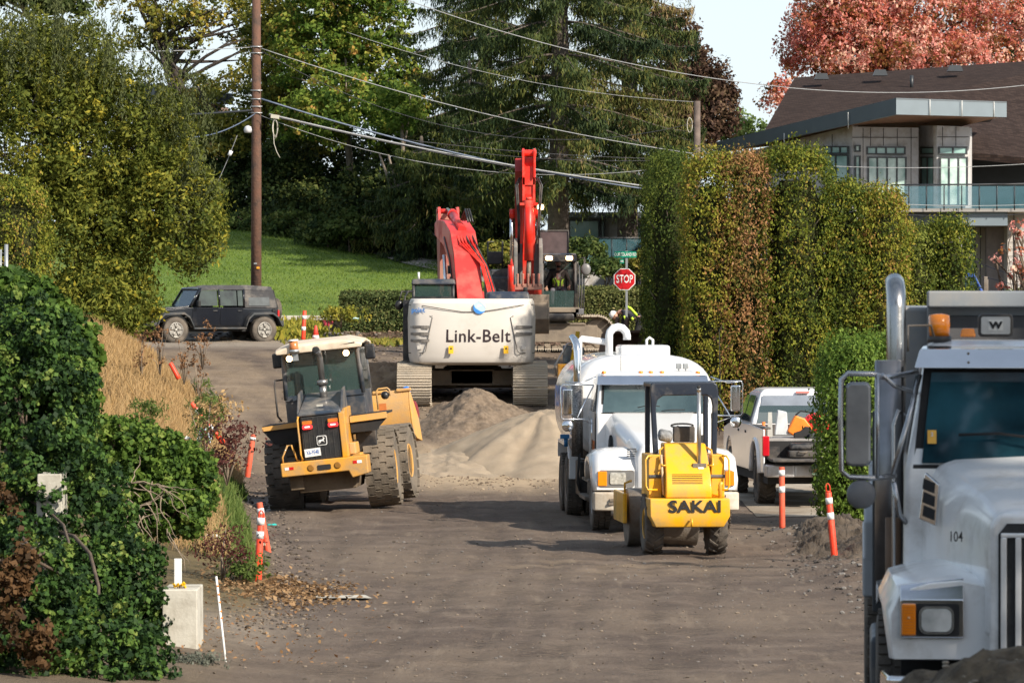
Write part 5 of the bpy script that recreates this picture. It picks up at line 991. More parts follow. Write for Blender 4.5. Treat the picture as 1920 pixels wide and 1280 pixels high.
# leaping deer emblem
eo = MB().prism(rrect(-.098, .098, 1.34, 1.525, .035), 'y', -1.80, -1.785).build('emblem', WHT, ld)
MB().prism(rrect(-.085, .085, 1.352, 1.513, .028), 'y', -1.803, -1.8).build('emblem_field', BKM, eo)
deer = [(-7, 1.5), (-4, 3), (0, 3.2), (2.5, 4.2), (3.2, 6.2), (1.6, 8), (2.4, 8.2), (3.6, 6.8), (4.2, 8.4), (4.8, 6.4), (6.4, 5.2), (6.2, 4.4), (4.8, 4.4), (4.4, 2.2), (3.4, .2), (5.4, -1.4), (5, -2.6), (3.4, -1.2), (1.4, .2), (-1.5, .2), (-2.8, -2.2), (-5.2, -4.2), (-7.6, -4.4), (-7.4, -3.6), (-5.2, -3), (-4.2, -1.4), (-5.4, -1), (-7.6, -2), (-7.2, -.2), (-6.2, .6)]
MB().prism([(x * .0095, 1.42 + z * .0095) for x, z in deer], 'y', -1.806, -1.803).build('leaping_deer', WHT, eo)
plate('licence_plate', 'X6-9548', .31, .155, basis((-.20, -1.80, 1.22), (1, 0, .04), (0, 0, 1)), ld, WHT, mat('plate_blue', (.03, .10, .35), .5), sx=.62)
handrail('handrail', [(-.80, -1.7, 1.06), (-.80, -1.72, 1.18), (-.68, -1.74, 1.40), (-.60, -1.74, 1.40), (-.52, -1.72, 1.10), (-.44, -1.72, 1.06)], ld, .02, YEL_)
handrail('handrail', [(-.40, -1.83, 1.10), (-.43, -1.85, 1.2), (-.43, -1.85, 1.86), (-.40, -1.83, 1.93)], ld, .016, YEL_)
# mud flap plate, fenders
mb = MB(); mb.prism([(.5, 1.70), (1.22, 1.72), (1.22, 1.84), (.5, 1.82)], 'y', -.95, -.88); mb.m(1); mb.prism([(.5, 1.70), (1.22, 1.72), (.98, 1.5), (.5, 1.5)], 'y', -.90, -.86); mb.m(2); mb.bx(.5, 1.22, -.88, .55, 1.8, 1.84); mb.build('fender', [YDI, BKM, BKM], ld)
mb = MB(); mb.prism([(-.45, 1.72), (-1.22, 1.70), (-1.22, 1.78), (-.45, 1.82)], 'y', -.95, -.88); mb.m(1); mb.prism([(-.45, 1.72), (-1.22, 1.70), (-1.0, 1.42), (-.45, 1.42)], 'y', -.90, -.86); mb.m(2); mb.bx(-1.22, -.45, -.88, .55, 1.76, 1.80); mb.build('fender', [YDI, BKM, BKM], ld)
mb = MB(); mb.bx(.55, .95, -.6, .3, 1.1, 1.7); mb.m(1); mb.bx(.48, .60, -1.5, -.6, 1.1, 1.32); mb.build('side_box', [BLK, YDI], ld, bevel=.02)
# cab
cabm = mat('cab_frame', (.03, .042, .06), .4, var=.12, dirt=(.20, .17, .14), da=.4, ds=2)
mb = MB(); mb.bx(-.78, .78, -.30, 1.35, 1.45, 2.30); mb.m(1); mb.bx(-.79, -.77, -.2, 1.3, 1.6, 3.1); mb.build('cab_body', [cabm, GLD], ld, bevel=.03)
mb = MB()
for x in (-.76, .76):
    mb.tube([(x, -.30, 2.25), (x * .96, -.30, 3.2)], .05, 6); mb.tube([(x, 1.35, 2.25), (x * .96, 1.3, 3.2)], .045, 6)
mb.bx(-.78, .78, -.33, -.25, 2.22, 2.32); mb.bx(-.74, .74, -.33, -.25, 3.12, 3.2); mb.build('cab_pillars', cabm, ld)
MB().bx(-.72, .72, -.31, -.30, 2.30, 3.13).build('rear_window', GLC, ld); MB().bx(-.72, .72, 1.33, 1.34, 2.0, 3.13).build('front_window', GLC, ld)
MB().bx(.755, .765, -.25, 1.3, 2.30, 3.13).build('side_window', GLC, ld); MB().bx(-.765, -.755, -.25, 1.3, 2.30, 3.13).build('side_window', GLD, ld)
MB().tube([(-.3, .1, 2.35), (-.1, .1, 2.7), (.0, .1, 3.0)], .012, 5).build('wiper', BKM, ld)
mb = MB(); mb.box((-.25, .45, 2.1), (.5, .5, .15)); mb.box((-.25, .2, 2.5), (.5, .12, .75), (.1, 0, 0)); mb.build('driver_seat', BKM, ld, bevel=.04)
mb = MB(); mb.loft([[(-.84, y, z - .07), (.84, y, z - .07), (.86, y, z + .0), (.55, y, z + .09), (-.55, y, z + .09), (-.86, y, z + .0)] for y, z in [(-.62, 3.20), (-.5, 3.24), (.6, 3.30), (1.5, 3.24), (1.6, 3.2)]], smooth=False); rf = mb.build('roof', CRM, ld, bevel=.03)
MB().tube([(.2, -.60, 3.2), (.72, -.62, 3.24)], .012, 5).build('grab_bar', BKM, rf)
mb = MB(); mb.cyl((-.47, -.62, 3.16), (-.47, -.62, 3.22), .10); mb.m(1); mb.lathe([(.085, 3.22), (.09, 3.24), (.085, 3.38), (.02, 3.40)], (-.47, -.62, 0)); mb.m(2); mb.lathe([(.10, 3.38), (.10, 3.41), (.02, 3.42)], (-.47, -.62, 0)); mb.m(0); mb.bx(-.53, -.41, -.6, -.5, 3.0, 3.16); mb.build('beacon', [GV, mat('beacon_brown', (.5, .18, .06), .25), WHT], ld)
for x in (-.60, .52): 
    MB().ball((x, -.42, 3.05), .075, 12, 8, (1, .5, 1)).build('lamp_housing', BLK, ld); MB().lathe([(.06, -.47), (.05, -.482), (.01, -.485)], (x, 0, 3.05), axis='y', n=16).build('work_lamp', LIT, ld)
mb = MB(); mb.tube([(.02, -.7, 2.2), (.02, -.7, 2.48)], .075, 14); mb.tube([(.02, -.7, 2.48), (.02, -.7, 2.58)], .11, 14); mb.tube([(.02, -.7, 2.58), (.02, -.7, 3.0), (.01, -.74, 3.1), (-.02, -.86, 3.16)], .062, 14); ex = mb.build('exhaust_stack', mat('stack_steel', (.28, .27, .26), .35, metal=.8, var=.2), ld)
mb = MB(); mb.ball((-.025, -.87, 3.165), .075, 12, 8, (1, .25, 1)); mb.build('exhaust_mouth', BKM, ex)
for s_, y_ in ((-1, .9), (1, -.4)):
    mb = MB(); mb.box((s_ * .98, y_, 3.03), (.2, .07, .30)); mb.build('mirror', BLK, ld, bevel=.04); handrail('mirror_arm', [(s_ * .82, y_, 3.2), (s_ * .98, y_, 3.22), (s_ * .98, y_, 3.1)], ld, .014)
handrail('grab_rail', [(-.80, -.1, 2.65), (-.95, -.2, 2.65), (-.97, -.2, 2.55), (-.97, -.2, 1.95), (-.90, -.2, 1.85)], ld, .02)
mb = MB(); mb.bx(-1.0, -.75, .2, .7, 1.4, 1.44); mb.bx(-1.0, -.75, .2, .7, 1.0, 1.04); mb.bx(-1.0, -.75, .2, .7, .6, .64); mb.build('steps', BKM, ld)
# front frame, arms, bucket (turned with the articulation)
fm = Matrix.Translation((0, 1.5, 0)) @ Matrix.Rotation(af, 4, 'Z')
mb = MB(fm); mb.bx(-.4, .4, .2, 2.2, .6, 1.2); mb.bx(-.9, .9, 1.35, 1.65, .6, .9); mb.build('front_frame', YDI, ld, bevel=.03)
for s_ in (-1, 1): mb = MB(fm); mb.prism([(.7, 1.6), (1.0, 1.75), (2.4, 1.35), (3.2, .75), (3.1, .5), (2.2, 1.0), (.8, 1.35)], 'x', s_ * .5 - .06, s_ * .5 + .06); mb.build('lift_arm', YDI, ld, bevel=.02)
fm = fm @ Matrix.Translation((0, 0, .62)); mb = MB(fm); prof = [(3.15, 1.52), (3.05, 1.25), (3.08, .85), (3.2, .6), (3.5, .5), (4.2, .42)]; th = [(y + (.05 if i < 4 else 0), z + (.02 if i < 3 else .05)) for i, (y, z) in enumerate(prof)]
mb.prism(prof + th[::-1], 'x', -1.2, 1.04); mb.prism([(3.15, 1.52), (3.05, 1.25), (3.08, .85), (3.2, .6), (3.5, .5), (4.2, .42), (4.0, .9)], 'x', 1.04, 1.08); mb.prism([(3.15, 1.52), (3.05, 1.25), (3.08, .85), (3.2, .6), (3.5, .5), (4.2, .42), (4.0, .9)], 'x', -1.24, -1.2)
for x in (.45, .95): mb.bx(x - .15, x + .15, 3.10, 3.2, 1.50, 1.56)
mb.m(1); mb.bx(-1.2, 1.06, 3.05, 3.25, .50, .60); mb.build('bucket', [YDI, BLK], ld, bevel=.012)
mb = MB(); mb.ball((1.02, 1.6, 2.12), .085, 12, 8); mb.m(1); mb.tube([(.86, 1.55, 1.85), (.86, 1.55, 2.22), (.9, 1.55, 2.26), (1.08, 1.55, 2.26), (1.12, 1.55, 2.22), (1.12, 1.55, 2.1)], .02, 6); mb.m(2); mb.box((.95, 1.6, 1.86), (.14, .12, .2)); mb.build('headlamp', [BLK, YDI, mat('orange_cyl', (.55, .17, .04), .5)], ld)
Jd = dict(pelvis=(0, 0, .1), chest=(0, .04, .48), neck=(0, .04, .66), head=(0, .07, .84), shL=(-.19, .04, .58), shR=(.19, .04, .58), elL=(-.24, .2, .33), elR=(.27, .2, .33), wrL=(-.14, .42, .40), wrR=(.2, .42, .36), hipL=(-.1, .05, .08), hipR=(.1, .05, .08), knL=(-.14, .45, .12), knR=(.14, .45, .12), anL=(-.14, .5, -.3), anR=(.14, .5, -.3), toeL=(-.14, .68, -.36), toeR=(.14, .68, -.36))
person('operator in red shirt and lime vest inside the cab of the yellow loader', (lp_.x - .42, LD + .28, 1.95), 0, Jd, vest=HIV, top=mat('maroon_shirt', (.16, .02, .025), .9), helmet=None, look=(0.2, 1, 0), group=None)

# ================================================================ ROLLER
RY = mat('roller_yellow', (.80, .40, .008), .35, var=.04, vs=2, dirt=(.38, .26, .10), da=.35, ds=2.2, coat=.3, bump=.03); RNV = mat('rops_navy', (.012, .018, .032), .4, var=.1, dirt=(.12, .11, .1), da=.12)
RDp = 66.6; rp = P(1282, 0, RDp)
ro = thing('soil_roller', 'small yellow ride on roller with navy canopy frame before the white water tanker', 'roller', (rp.x, RDp, hz(rp.x, RDp)), R(5))
for s_ in (-1, 1): wheel((s_ * .53, 0, .45), .44, .30, ro, 'lug', side=s_, ri=.5, rim=RY, m=TYR, n=16)
# bumper counterweight
mb = MB(); mb.loft([[(-.66, -.75, .86), (.66, -.75, .86), (.66, .0, .86), (-.66, .0, .86)], [(-.66, -.78, .60), (.66, -.78, .60), (.66, .0, .60), (-.66, .0, .60)], [(-.56, -.72, .43), (.56, -.72, .43), (.6, .0, .43), (-.6, .0, .43)]], smooth=False); bmp = mb.build('bumper', RY, ro, bevel=.02)
text('lettering', 'SAKAI', .175, basis((.08, -.788, .735), (1, 0, 0), (0, 0, 1)), BKM, bmp, bold=.035, sx=1.3)
mb = MB(); mb.tube([(.02, -.79, .56), (.02, -.84, .52), (.02, -.82, .46), (.02, -.78, .46)], .018, 8); mb.build('tow_hook', RY, bmp)
hd_ = MB().loft([[(-.38, -.62, .86), (.38, -.62, .86), (.36, .35, .86), (-.36, .35, .86)], [(-.38, -.64, 1.0), (.38, -.64, 1.0), (.37, .35, 1.0), (-.37, .35, 1.0)], [(-.37, -.55, 1.22), (.37, -.55, 1.22), (.36, .35, 1.22), (-.36, .35, 1.22)], [(-.345, -.12, 1.66), (.345, -.12, 1.66), (.34, .35, 1.66), (-.34, .35, 1.66)]], smooth=False).build('engine_hood', RY, ro, bevel=.025)
mb = MB()
for k in range(6): z = 1.08 + k * .026; y_ = -.64 + (z - 1.0) * .41; mb.box((-.02, y_ + .02, z), (.50 - .0 * k, .05, .011), (0, 0, 0))
mb.build('vent', BKM, hd_); mb = MB(); mb.box((.22, -.48, 1.30), (.09, .01, .035), (-.75, 0, 0)); mb.build('sticker', RFL, hd_)
for s_ in (-1, 1):
    mb = MB(); mb.bx(s_ * .52 - .11, s_ * .52 + .11, -.35, .55, .86, 1.50); mb.m(1); mb.bx(s_ * .50 - .13, s_ * .50 + .14, -.37, -.33, 1.15, 1.2); mb.build('side_panel', [RY, DGR], ro, bevel=.015)
    handrail('handrail', [(s_ * .50, -.45, .98), (s_ * .66, -.48, .98), (s_ * .69, -.48, 1.04), (s_ * .69, -.42, 1.42), (s_ * .65, -.42, 1.48), (s_ * .58, -.38, 1.48)], ro, .017, RY)
    handrail('handrail', [(s_ * .34, -.42, 1.34), (s_ * .42, -.46, 1.34), (s_ * .43, -.36, 1.42), (s_ * .43, -.2, 1.56), (s_ * .36, -.12, 1.60)], ro, .017, RY)
    MB().bx(s_ * .49 - .04, s_ * .49 + .04, .82, .92, 1.15, 2.56).build('rops_post', RNV, ro, bevel=.015)
mb = MB(); mb.prism([(-.50, 1.15), (-.575, 2.42), (-.56, 2.53), (-.50, 2.57), (.48, 2.58), (.54, 2.54), (.56, 2.42), (.52, 1.15), (.43, 1.15), (.465, 2.22), (.44, 2.33), (.36, 2.385), (-.36, 2.375), (-.45, 2.32), (-.48, 2.2), (-.41, 1.15)], 'y', -.14, -.04); mb.bx(-.55, .53, -.04, .95, 2.50, 2.57); mb.build('canopy', RNV, ro, bevel=.02)
mb = MB(); mb.box((.06, .42, 1.78), (.36, .12, .24)); mb.build('seat', BLK, ro, bevel=.02); mb = MB(); mb.tube([(.08 + .19 * math.cos(a_), .75, 1.90 + .03 * math.sin(a_)) for a_ in [6.283 * q / 16 for q in range(17)]], .015, 6); mb.tube([(.0, .72, 1.8), (.0, .72, 1.9)], .02, 6); mb.build('steering_wheel', BKM, ro); MB().box((-.26, .35, 1.76), (.24, .20, .16), (.3, .2, 0)).build('folded_rag', mat('grey_seat', (.2, .21, .22), .8, var=.4, vs=14, bump=.8, bs=14), ro, bevel=.05)
mb = MB(); mb.bx(-.5, .5, .0, 1.2, .86, 1.3); mb.build('operator_platform', RY, ro, bevel=.02)
mb = MB(); mb.tube([(.20, -.38, 1.28), (.20, -.38, 2.46)], .036, 14); mb.tube([(.20, -.38, 2.44), (.19, -.42, 2.50)], .036, 12); mb.m(1); mb.box((.20, -.42, 1.34), (.22, .10, .06)); mb.box((.20, -.46, 1.26), (.24, .03, .14), (-.6, 0, 0)); mb.m(2); mb.ball((.19, -.425, 2.505), .034, 10, 6, (1, .5, 1)); mb.build('exhaust_pipe', [mat('pipe_steel', (.55, .53, .5), .3, metal=.9), STL, BKM], ro)
MB().tube([(-.40, -.50, .9), (-.43, -.40, 1.5)], .022, 6).build('shovel_handle', mat('wood_handle', (.5, .36, .22), .7), ro)
MB().tube([(.52, -.6, .86), (.52, -.6, 1.05), (.55, -.6, 1.1)], .035, 8).build('filler', RY, ro)
ro.scale = (.91, 1, 1)
# front drum and its frame
mb = MB(); mb.lathe([(.44, -.60), (.45, -.58), (.45, .58), (.44, .60), (.36, .60), (.34, .5)], (-.10, 2.05, .45), axis='x', n=36); mb.lathe([(.01, -.5), (.34, -.5)], (-.10, 2.05, .45), axis='x', n=20); mb.build('drum', STL, ro)
for s_ in (-1, 1): mb = MB(); mb.bx(-.10 + s_ * .70 - .035, -.10 + s_ * .70 + .035, 1.4, 2.75, .38, .85); mb.build('drum_frame', RY, ro, bevel=.02)
mb = MB(); mb.bx(-.45, .45, 1.32, 1.42, .42, .74); mb.bx(-.83, .63, 2.62, 2.75, .38, .80); mb.bx(-.2, .2, .3, 1.4, .4, .8); mb.build('cross_frame', RY, ro, bevel=.02)
handrail('handrail', [(-.8, 1.45, .85), (-.8, 1.45, 1.0), (-.7, 1.35, 1.04)], ro, .02, RY)
# ================================================================ TRACKED EXCAVATORS
LBW = mat('excavator_cream', (.62, .58, .53), .4, var=.04, vs=2, dirt=(.50, .45, .39), da=.16, ds=1.1, bump=.02, coat=.1); ERD = mat('excavator_red', (.62, .035, .03), .4, var=.08, vs=2, dirt=(.36, .12, .09), da=.25, ds=1.8, bump=.05); EBR = mat('bright_red', (.75, .025, .012), .38, var=.08, vs=2, dirt=(.35, .12, .08), da=.3, ds=2)
TRK = mat('track_steel', (.38, .34, .28), .7, metal=.1, var=.2, vs=6, dirt=(.50, .43, .34), da=.9, ds=2, bump=.4); UND = mat('undercarriage', (.06, .055, .055), .7, var=.3, vs=3, dirt=(.27, .22, .165), da=.9, ds=1.5, bump=.3); NVY = mat('navy_paint', (.02, .03, .05), .35, var=.12, dirt=(.16, .14, .12), da=.35)
def track(par, x, L_, h, w_, name='track'):
    """crawler track along y at offset x: shoes round two sprockets, frame and rollers"""
    r = h / 2; a = L_ / 2 - r; per = 2 * math.pi * r + 4 * a; N = int(per / .19); mb = MB()
    def pt(s):
        s %= per
        if s < 2 * a: return (-a + s, 0.0, 0)
        s -= 2 * a
        if s < math.pi * r: q = s / r; return (a + r * math.sin(q), r - r * math.cos(q), q)
        s -= math.pi * r
        if s < 2 * a: return (a - s, 2 * r, math.pi)
        s -= 2 * a; q = math.pi + s / r; return (-a + r * math.sin(q), r - r * math.cos(q), q)
    for k in range(N):
        y, z, q = pt(k * per / N); nx = (0, math.sin(q), -math.cos(q)); c = (x, y - nx[1] * .015, z - nx[2] * .015)
        mb.box(c, (w_, .172, .028), (q, 0, 0)); t_ = (math.cos(q), math.sin(q))
        for d in (-.06, .0, .06): mb.box((x, y + t_[0] * d + nx[1] * .016, z + t_[1] * d + nx[2] * .016), (w_, .016, .034), (q, 0, 0))
    o = mb.build(name, TRK, par)
    mb = MB()
    for k in range(N): y, z, q = pt(k * per / N); mb.box((x, y - math.sin(q) * .06, z + math.cos(q) * .06), (.20, .15, .07), (q, 0, 0))
    for k in range(8): mb.cyl((x - .12, -a + 2 * a * k / 7, .14), (x + .12, -a + 2 * a * k / 7, .14), .085, n=12)
    mb.build('chain', UND, o)
    mb = MB()
    for y in (-a, a): mb.lathe([(.02, -.14), (r * .78, -.12), (r * .80, .12), (.02, .14)], (x, y, r), axis='x', n=22)
    mb.bx(x - .17, x + .17, -a, a, .20, h * .72); mb.bx(x - .2, x + .2, -a * .8, a * .8, h * .72, h * .78); mb.build('track_frame', UND, o, bevel=.015); return o
EX = 105.0; ez = 3.9 - (758 - 551) * 102.8 / F; exc = P(886, 0, EX)
ex1 = thing('excavator', 'white and red crawler excavator with dark lettering on its back behind the sand pile', 'excavator', (exc.x, EX, ez), R(0))
un = thing('x', None, None); un.parent = ex1
for s_ in (-1, 1): track(ex1, s_ * 1.32 + (.04 if s_ > 0 else 0), 4.9, .93, .80).location.y = -.42
mb = MB(); mb.bx(-.95, .95, -.45, .45, .35, .85, top=(.7, 1)); mb.bx(-1.1, 1.1, -1.3, -1.0, .42, .78); mb.bx(-1.1, 1.1, 1.0, 1.3, .42, .78); mb.bx(-.5, .5, -1.3, 1.3, .45, .8); mb.lathe([(.62, .85), (.62, 1.02)], n=28); mb.build('undercarriage', UND, ex1, bevel=.02)
bpy.data.objects.remove(un)
u1 = MB()
mb = MB(); mb.bx(-1.3, 1.35, -2.2, 2.0, 1.0, 1.18); mb.bx(-.5, .5, -1.0, 1.8, 1.18, 1.6); mb.build('upper_frame', UND, ex1, bevel=.03)
# counterweight with rounded plan and lower lip
rings = []
for z, w_, y0 in [(.92, 1.34, -2.70), (.98, 1.43, -2.82), (1.12, 1.46, -2.88), (1.45, 1.47, -2.93), (2.02, 1.48, -2.95), (2.36, 1.45, -2.90), (2.455, 1.41, -2.80)]:
    pts = [(-w_, -1.6, z), (-w_, y0 + .50, z), (-w_ + .10, y0 + .22, z), (-w_ + .30, y0 + .06, z), (-.6, y0 + .01, z), (0, y0, z), (.6, y0 + .01, z), (w_ - .34, y0 + .06, z), (w_ - .10, y0 + .22, z), (w_, y0 + .50, z), (w_, -1.6, z)]; rings.append(pts)
cwt = MB().loft(rings, smooth=True).build('counterweight', LBW, ex1, bevel=.02); 
def yfront(x): ax = abs(x); return float(np.interp(ax, [0, .6, 1.13, 1.37, 1.47], [-2.952, -2.942, -2.89, -2.73, -2.45]))
GRV = mat('groove_dark', (.12, .11, .10), .7); VNT = mat('vent_grey', (.17, .155, .14), .7, var=.2, vs=40)
def onface(pts, r, name, m, n=4, par=cwt): return MB().tube([(x, yfront(x) - .003, z) for x, z in pts], r, n).build(name, m, par)
onface([(-1.46, 2.31), (-1.1, 2.29), (-.6, 2.21), (-.2, 2.15), (.2, 2.15), (.6, 2.21), (1.1, 2.30), (1.44, 2.32)], .010, 'seam', GRV)
for s_ in (-1, 1):
    q = [(s_ * 1.47, 2.05), (s_ * .95, 2.05), (s_ * .90, 2.02), (s_ * .97, 1.7), (s_ * 1.06, 1.24), (s_ * 1.12, 1.20), (s_ * 1.46, 1.20)]; onface(q, .012, 'seam', GRV)
    for k in range(3):
        z = 1.80 - k * .155; xa, xb = (1.02 if s_ > 0 else .97) , 1.41; n = 7; rows = []
        for j, dz in enumerate((-.034, -.024, .024, .034)): rows.append([(s_ * (xa + (.012 if j in (0, 3) else 0) + (xb - xa - (.024 if j in (0, 3) else 0)) * i / n), yfront(xa + (xb - xa) * i / n) - .028, z + dz) for i in range(n + 1)])
        if not (s_ > 0 and k == 2): MB().loft(rows, smooth=False, caps=False, closed=False).build('vent', VNT, cwt)
    MB().bx(s_ * 1.20 - .05, s_ * 1.20 + .05, yfront(1.2) - .03, yfront(1.2), 1.29, 1.37).build('latch', mat('latch_grey', (.45, .43, .4), .5), cwt)
onface([(-1.47, 2.06), (-.9, 2.06)], .006, 'seam', BKM)
DKP = mat('decal_dark', (.045, .025, .035), .6, var=.3, vs=8, col2=(.085, .06, .065))
lb = text('lettering', 'Link-Belt', .285, basis((.15, -2.968, 1.585), (1, 0, 0), (0, 0, 1)), DKP, cwt, bold=.016, sx=.96, sp=1.06)
for v in lb.data.vertices: v.co.y = yfront(v.co.x) + .010
BLU = mat('decal_blue', (.04, .22, .62), .5, var=.2, vs=8); BL2 = mat('decal_sky', (.50, .70, .86), .5)
lg = MB().prism([(.19 + .145 * math.cos(a_), 2.25 + .145 * math.sin(a_)) for a_ in [6.283 * q / 28 for q in range(28)]], 'y', -2.972, -2.95).build('logo', BL2, cwt)
def cres(r0, a0, a1, w_, cx=.19, cz=2.25): 
    o_ = [(cx + r0 * math.cos(R(a0 + (a1 - a0) * k / 14)), cz + r0 * math.sin(R(a0 + (a1 - a0) * k / 14))) for k in range(15)]; i_ = [(cx + (r0 - w_ * math.sin(math.pi * k / 14)) * math.cos(R(a0 + (a1 - a0) * k / 14)), cz + (r0 - w_ * math.sin(math.pi * k / 14)) * math.sin(R(a0 + (a1 - a0) * k / 14))) for k in range(15)]; return o_ + i_[::-1][1:-1]
MB().prism(cres(.147, 150, 330, .085), 'y', -2.976, -2.972).build('swirl', BLU, lg); MB().prism(cres(.15, -20, 110, .05), 'y', -2.978, -2.976).build('swirl', WHT, lg); MB().prism(cres(.07, 20, 200, .05), 'y', -2.978, -2.976).build('swirl', WHT, lg)
text('lettering', 'point', .115, basis((-1.23, yfront(1.2) - .012, 2.19), (1, -.45, 0), (0, 0, 1)), BLU, cwt, bold=.03)
for x in (-.47, .80):
    st = MB().bx(x - .055, x + .055, -2.965, -2.945, 1.19, 1.37).build('warning_sticker', mat('sticker_yellow', (.85, .48, .02), .5), cwt); MB().prism([(x - .03, 1.29), (x + .03, 1.29), (x, 1.34)], 'y', -2.968, -2.965).build('symbol', BKM, st)
# engine hood, cab, exhaust
mb = MB(); mb.bx(.30, 1.36, -1.9, .0, 1.2, 2.62, top=(.95, .95)); mb.bx(-1.38, -.4, -1.7, -.2, 1.18, 2.42); mb.build('engine_cover', NVY, ex1, bevel=.07)
mb = MB(); mb.bx(.36, 1.36, -2.2, -1.5, 2.42, 2.62, top=(.92, .8)); mb.build('rear_cover', NVY, ex1, bevel=.05); MB().cyl((1.25, -1.7, 2.6), (1.25, -1.7, 2.72), .05).build('filler_cap', BKM, ex1)
mb = MB(); x0, x1, y0, y1 = -1.44, -.42, .0, 1.9
mb.bx(x0, x1, y0, y1, 1.2, 2.05); mb.build('cab_body', NVY, ex1, bevel=.04)
mb = MB()
for x in (x0 + .04, x1 - .04): mb.tube([(x, y0 + .04, 2.0), (x, y0 + .04, 2.86)], .045, 6); mb.tube([(x, y1 - .04, 1.3), (x, y1 - .2, 2.86)], .04, 6); mb.tube([(x, 1.0, 2.0), (x, 1.0, 2.86)], .03, 6)
mb.bx(x0, x1, y0, y0 + .06, 2.4, 2.5); mb.build('cab_pillars', BLK, ex1)
MB().bx(x0 - .02, x1 + .02, y0 - .04, y1 - .1, 2.78, 2.92, top=(.94, .95)).build('cab_roof', NVY, ex1, bevel=.04)
MB().bx(x0 + .06, x1 - .06, y0 + .02, y0 + .03, 2.42, 2.78).build('rear_window', GLC, ex1); MB().bx(x0 + .06, x1 - .06, y1 - .12, y1 - .11, 1.4, 2.8).build('front_window', GLC, ex1)
for x in (x0 + .01, x1 - .01): MB().bx(x - .005, x + .005, y0 + .08, y1 - .15, 1.9, 2.8).build('side_window', GLD, ex1)
mb = MB(); mb.box((-.98, .75, 1.95), (.5, .5, .3)); mb.box((-.98, .5, 2.25), (.48, .12, .6)); mb.build('seat', BKM, ex1, bevel=.04)
mb = MB(); mb.ball((-1.72, -.9, 2.30), .12, 14, 8, (.8, .5, 1.0)); mb.tube([(-1.72, -.9, 2.4), (-1.66, -.9, 2.62), (-1.44, -.5, 2.62)], .018, 6); mb.build('mirror', BLK, ex1)
mb = MB(); mb.tube([(-1.52, -1.8, 1.1), (-1.56, -1.8, 2.5), (-1.50, -1.2, 2.62), (-1.40, -.3, 2.62)], .02, 6); mb.tube([(-1.54, -1.9, 1.4), (-1.54, -1.9, 2.3)], .045, 6); mb.bx(-1.60, -1.44, -2.0, -.2, 1.0, 2.42); mb.build('side_rail', BLK, ex1)
mb = MB(); mb.tube([(-1.28, .2, 2.9), (-1.28, .2, 3.08)], .03, 6); mb.build('antenna', WHT, ex1)
# boom, stick and cylinders (swung slightly left)
bm_ = Matrix.Translation((-.02, .3, 0)) @ Matrix.Rotation(R(7.5), 4, 'Z')
def plates(M, prof, w_, name, m, par, bev=.02): return MB(M).prism(prof, 'x', -w_ / 2, w_ / 2).build(name, m, par, bevel=bev)
def offset_boom(cl, ws): 
    up_, dn_ = [], []
    for i, p in enumerate(cl):
        a = Vector(cl[min(i + 1, len(cl) - 1)]) - Vector(cl[max(i - 1, 0)]); n_ = Vector((-a.y, a.x)).normalized() * ws[i] / 2; up_.append((p[0] + n_.x, p[1] + n_.y)); dn_.append((p[0] - n_.x, p[1] - n_.y))
    return up_ + dn_[::-1]
plates(bm_, offset_boom([(.0, 1.6), (.7, 2.5), (1.3, 3.25), (2.0, 3.72), (3.2, 4.05), (4.6, 4.18), (5.1, 4.18)], [.35, .6, .78, .80, .62, .45, .3]), .62, 'boom', ERD, ex1)
sm_ = bm_
plates(sm_, [(4.7, 4.55), (5.4, 4.50), (5.55, 4.15), (5.35, 3.2), (5.15, 2.0), (4.95, 2.0), (4.9, 3.4), (4.75, 4.1)], .42, 'stick', mat('dusty_red', (.52, .09, .07), .6, var=.2, vs=4, dirt=(.36, .20, .15), da=.9, ds=2, bump=.2), ex1)
mb = MB(sm_); mb.prism([(4.6, 4.25), (4.75, 4.72), (5.05, 4.72), (5.2, 4.3)], 'x', -.26, -.20); mb.prism([(4.6, 4.25), (4.75, 4.72), (5.05, 4.72), (5.2, 4.3)], 'x', .20, .26); mb.cyl((-.28, 4.9, 4.62), (.28, 4.9, 4.62), .06); mb.build('stick_bracket', ERD, ex1)
mb = MB(bm_); mb.tube([(0, 1.9, 4.12), (0, 3.9, 4.52)], .10, 14); mb.tube([(0, 3.85, 4.5), (0, 3.95, 4.53)], .13, 14); mb.m(1); mb.tube([(0, 3.9, 4.52), (0, 4.9, 4.66)], .055, 12); mb.build('arm_cylinder', [ERD, CHR], ex1)
for s_ in (-1, 1): mb = MB(bm_); mb.tube([(s_ * .42, 1.2, 1.7), (s_ * .42, 1.7, 2.6)], .085, 12); mb.m(1); mb.tube([(s_ * .42, 1.7, 2.6), (s_ * .42, 2.1, 3.5)], .045, 10); mb.build('boom_cylinder', [ERD, CHR], ex1)
mb = MB(sm_); mb.tube([(.34, 5.15, 3.0), (.34, 5.1, 1.6)], .05, 10); mb.build('bucket_cylinder', CHR, ex1)
for k in range(6):
    x = -.22 + k * .075; mb = MB(bm_); mb.tube([(x, 2.5, 4.2), (x + .04, 1.9, 4.06), (x + .10, 1.3, 3.78), (.30 + .035 * k, .75, 3.3 - .02 * k), (.40 + .035 * k, .35, 2.75), (.46 + .04 * k, .15, 2.35), (.50 + .04 * k, .1, 1.9)], .022, 6); mb.build('hydraulic_hose', [EBR, EBR, EBR, BLK, EBR, BLK][k], ex1)
for k in range(3): MB(bm_).tube([(.06 + .05 * k, 2.7, 4.35), (.12 + .05 * k, 2.3, 4.62), (.14 + .06 * k, 1.9, 4.3)], .022, 6).build('hydraulic_hose', BLK, ex1)
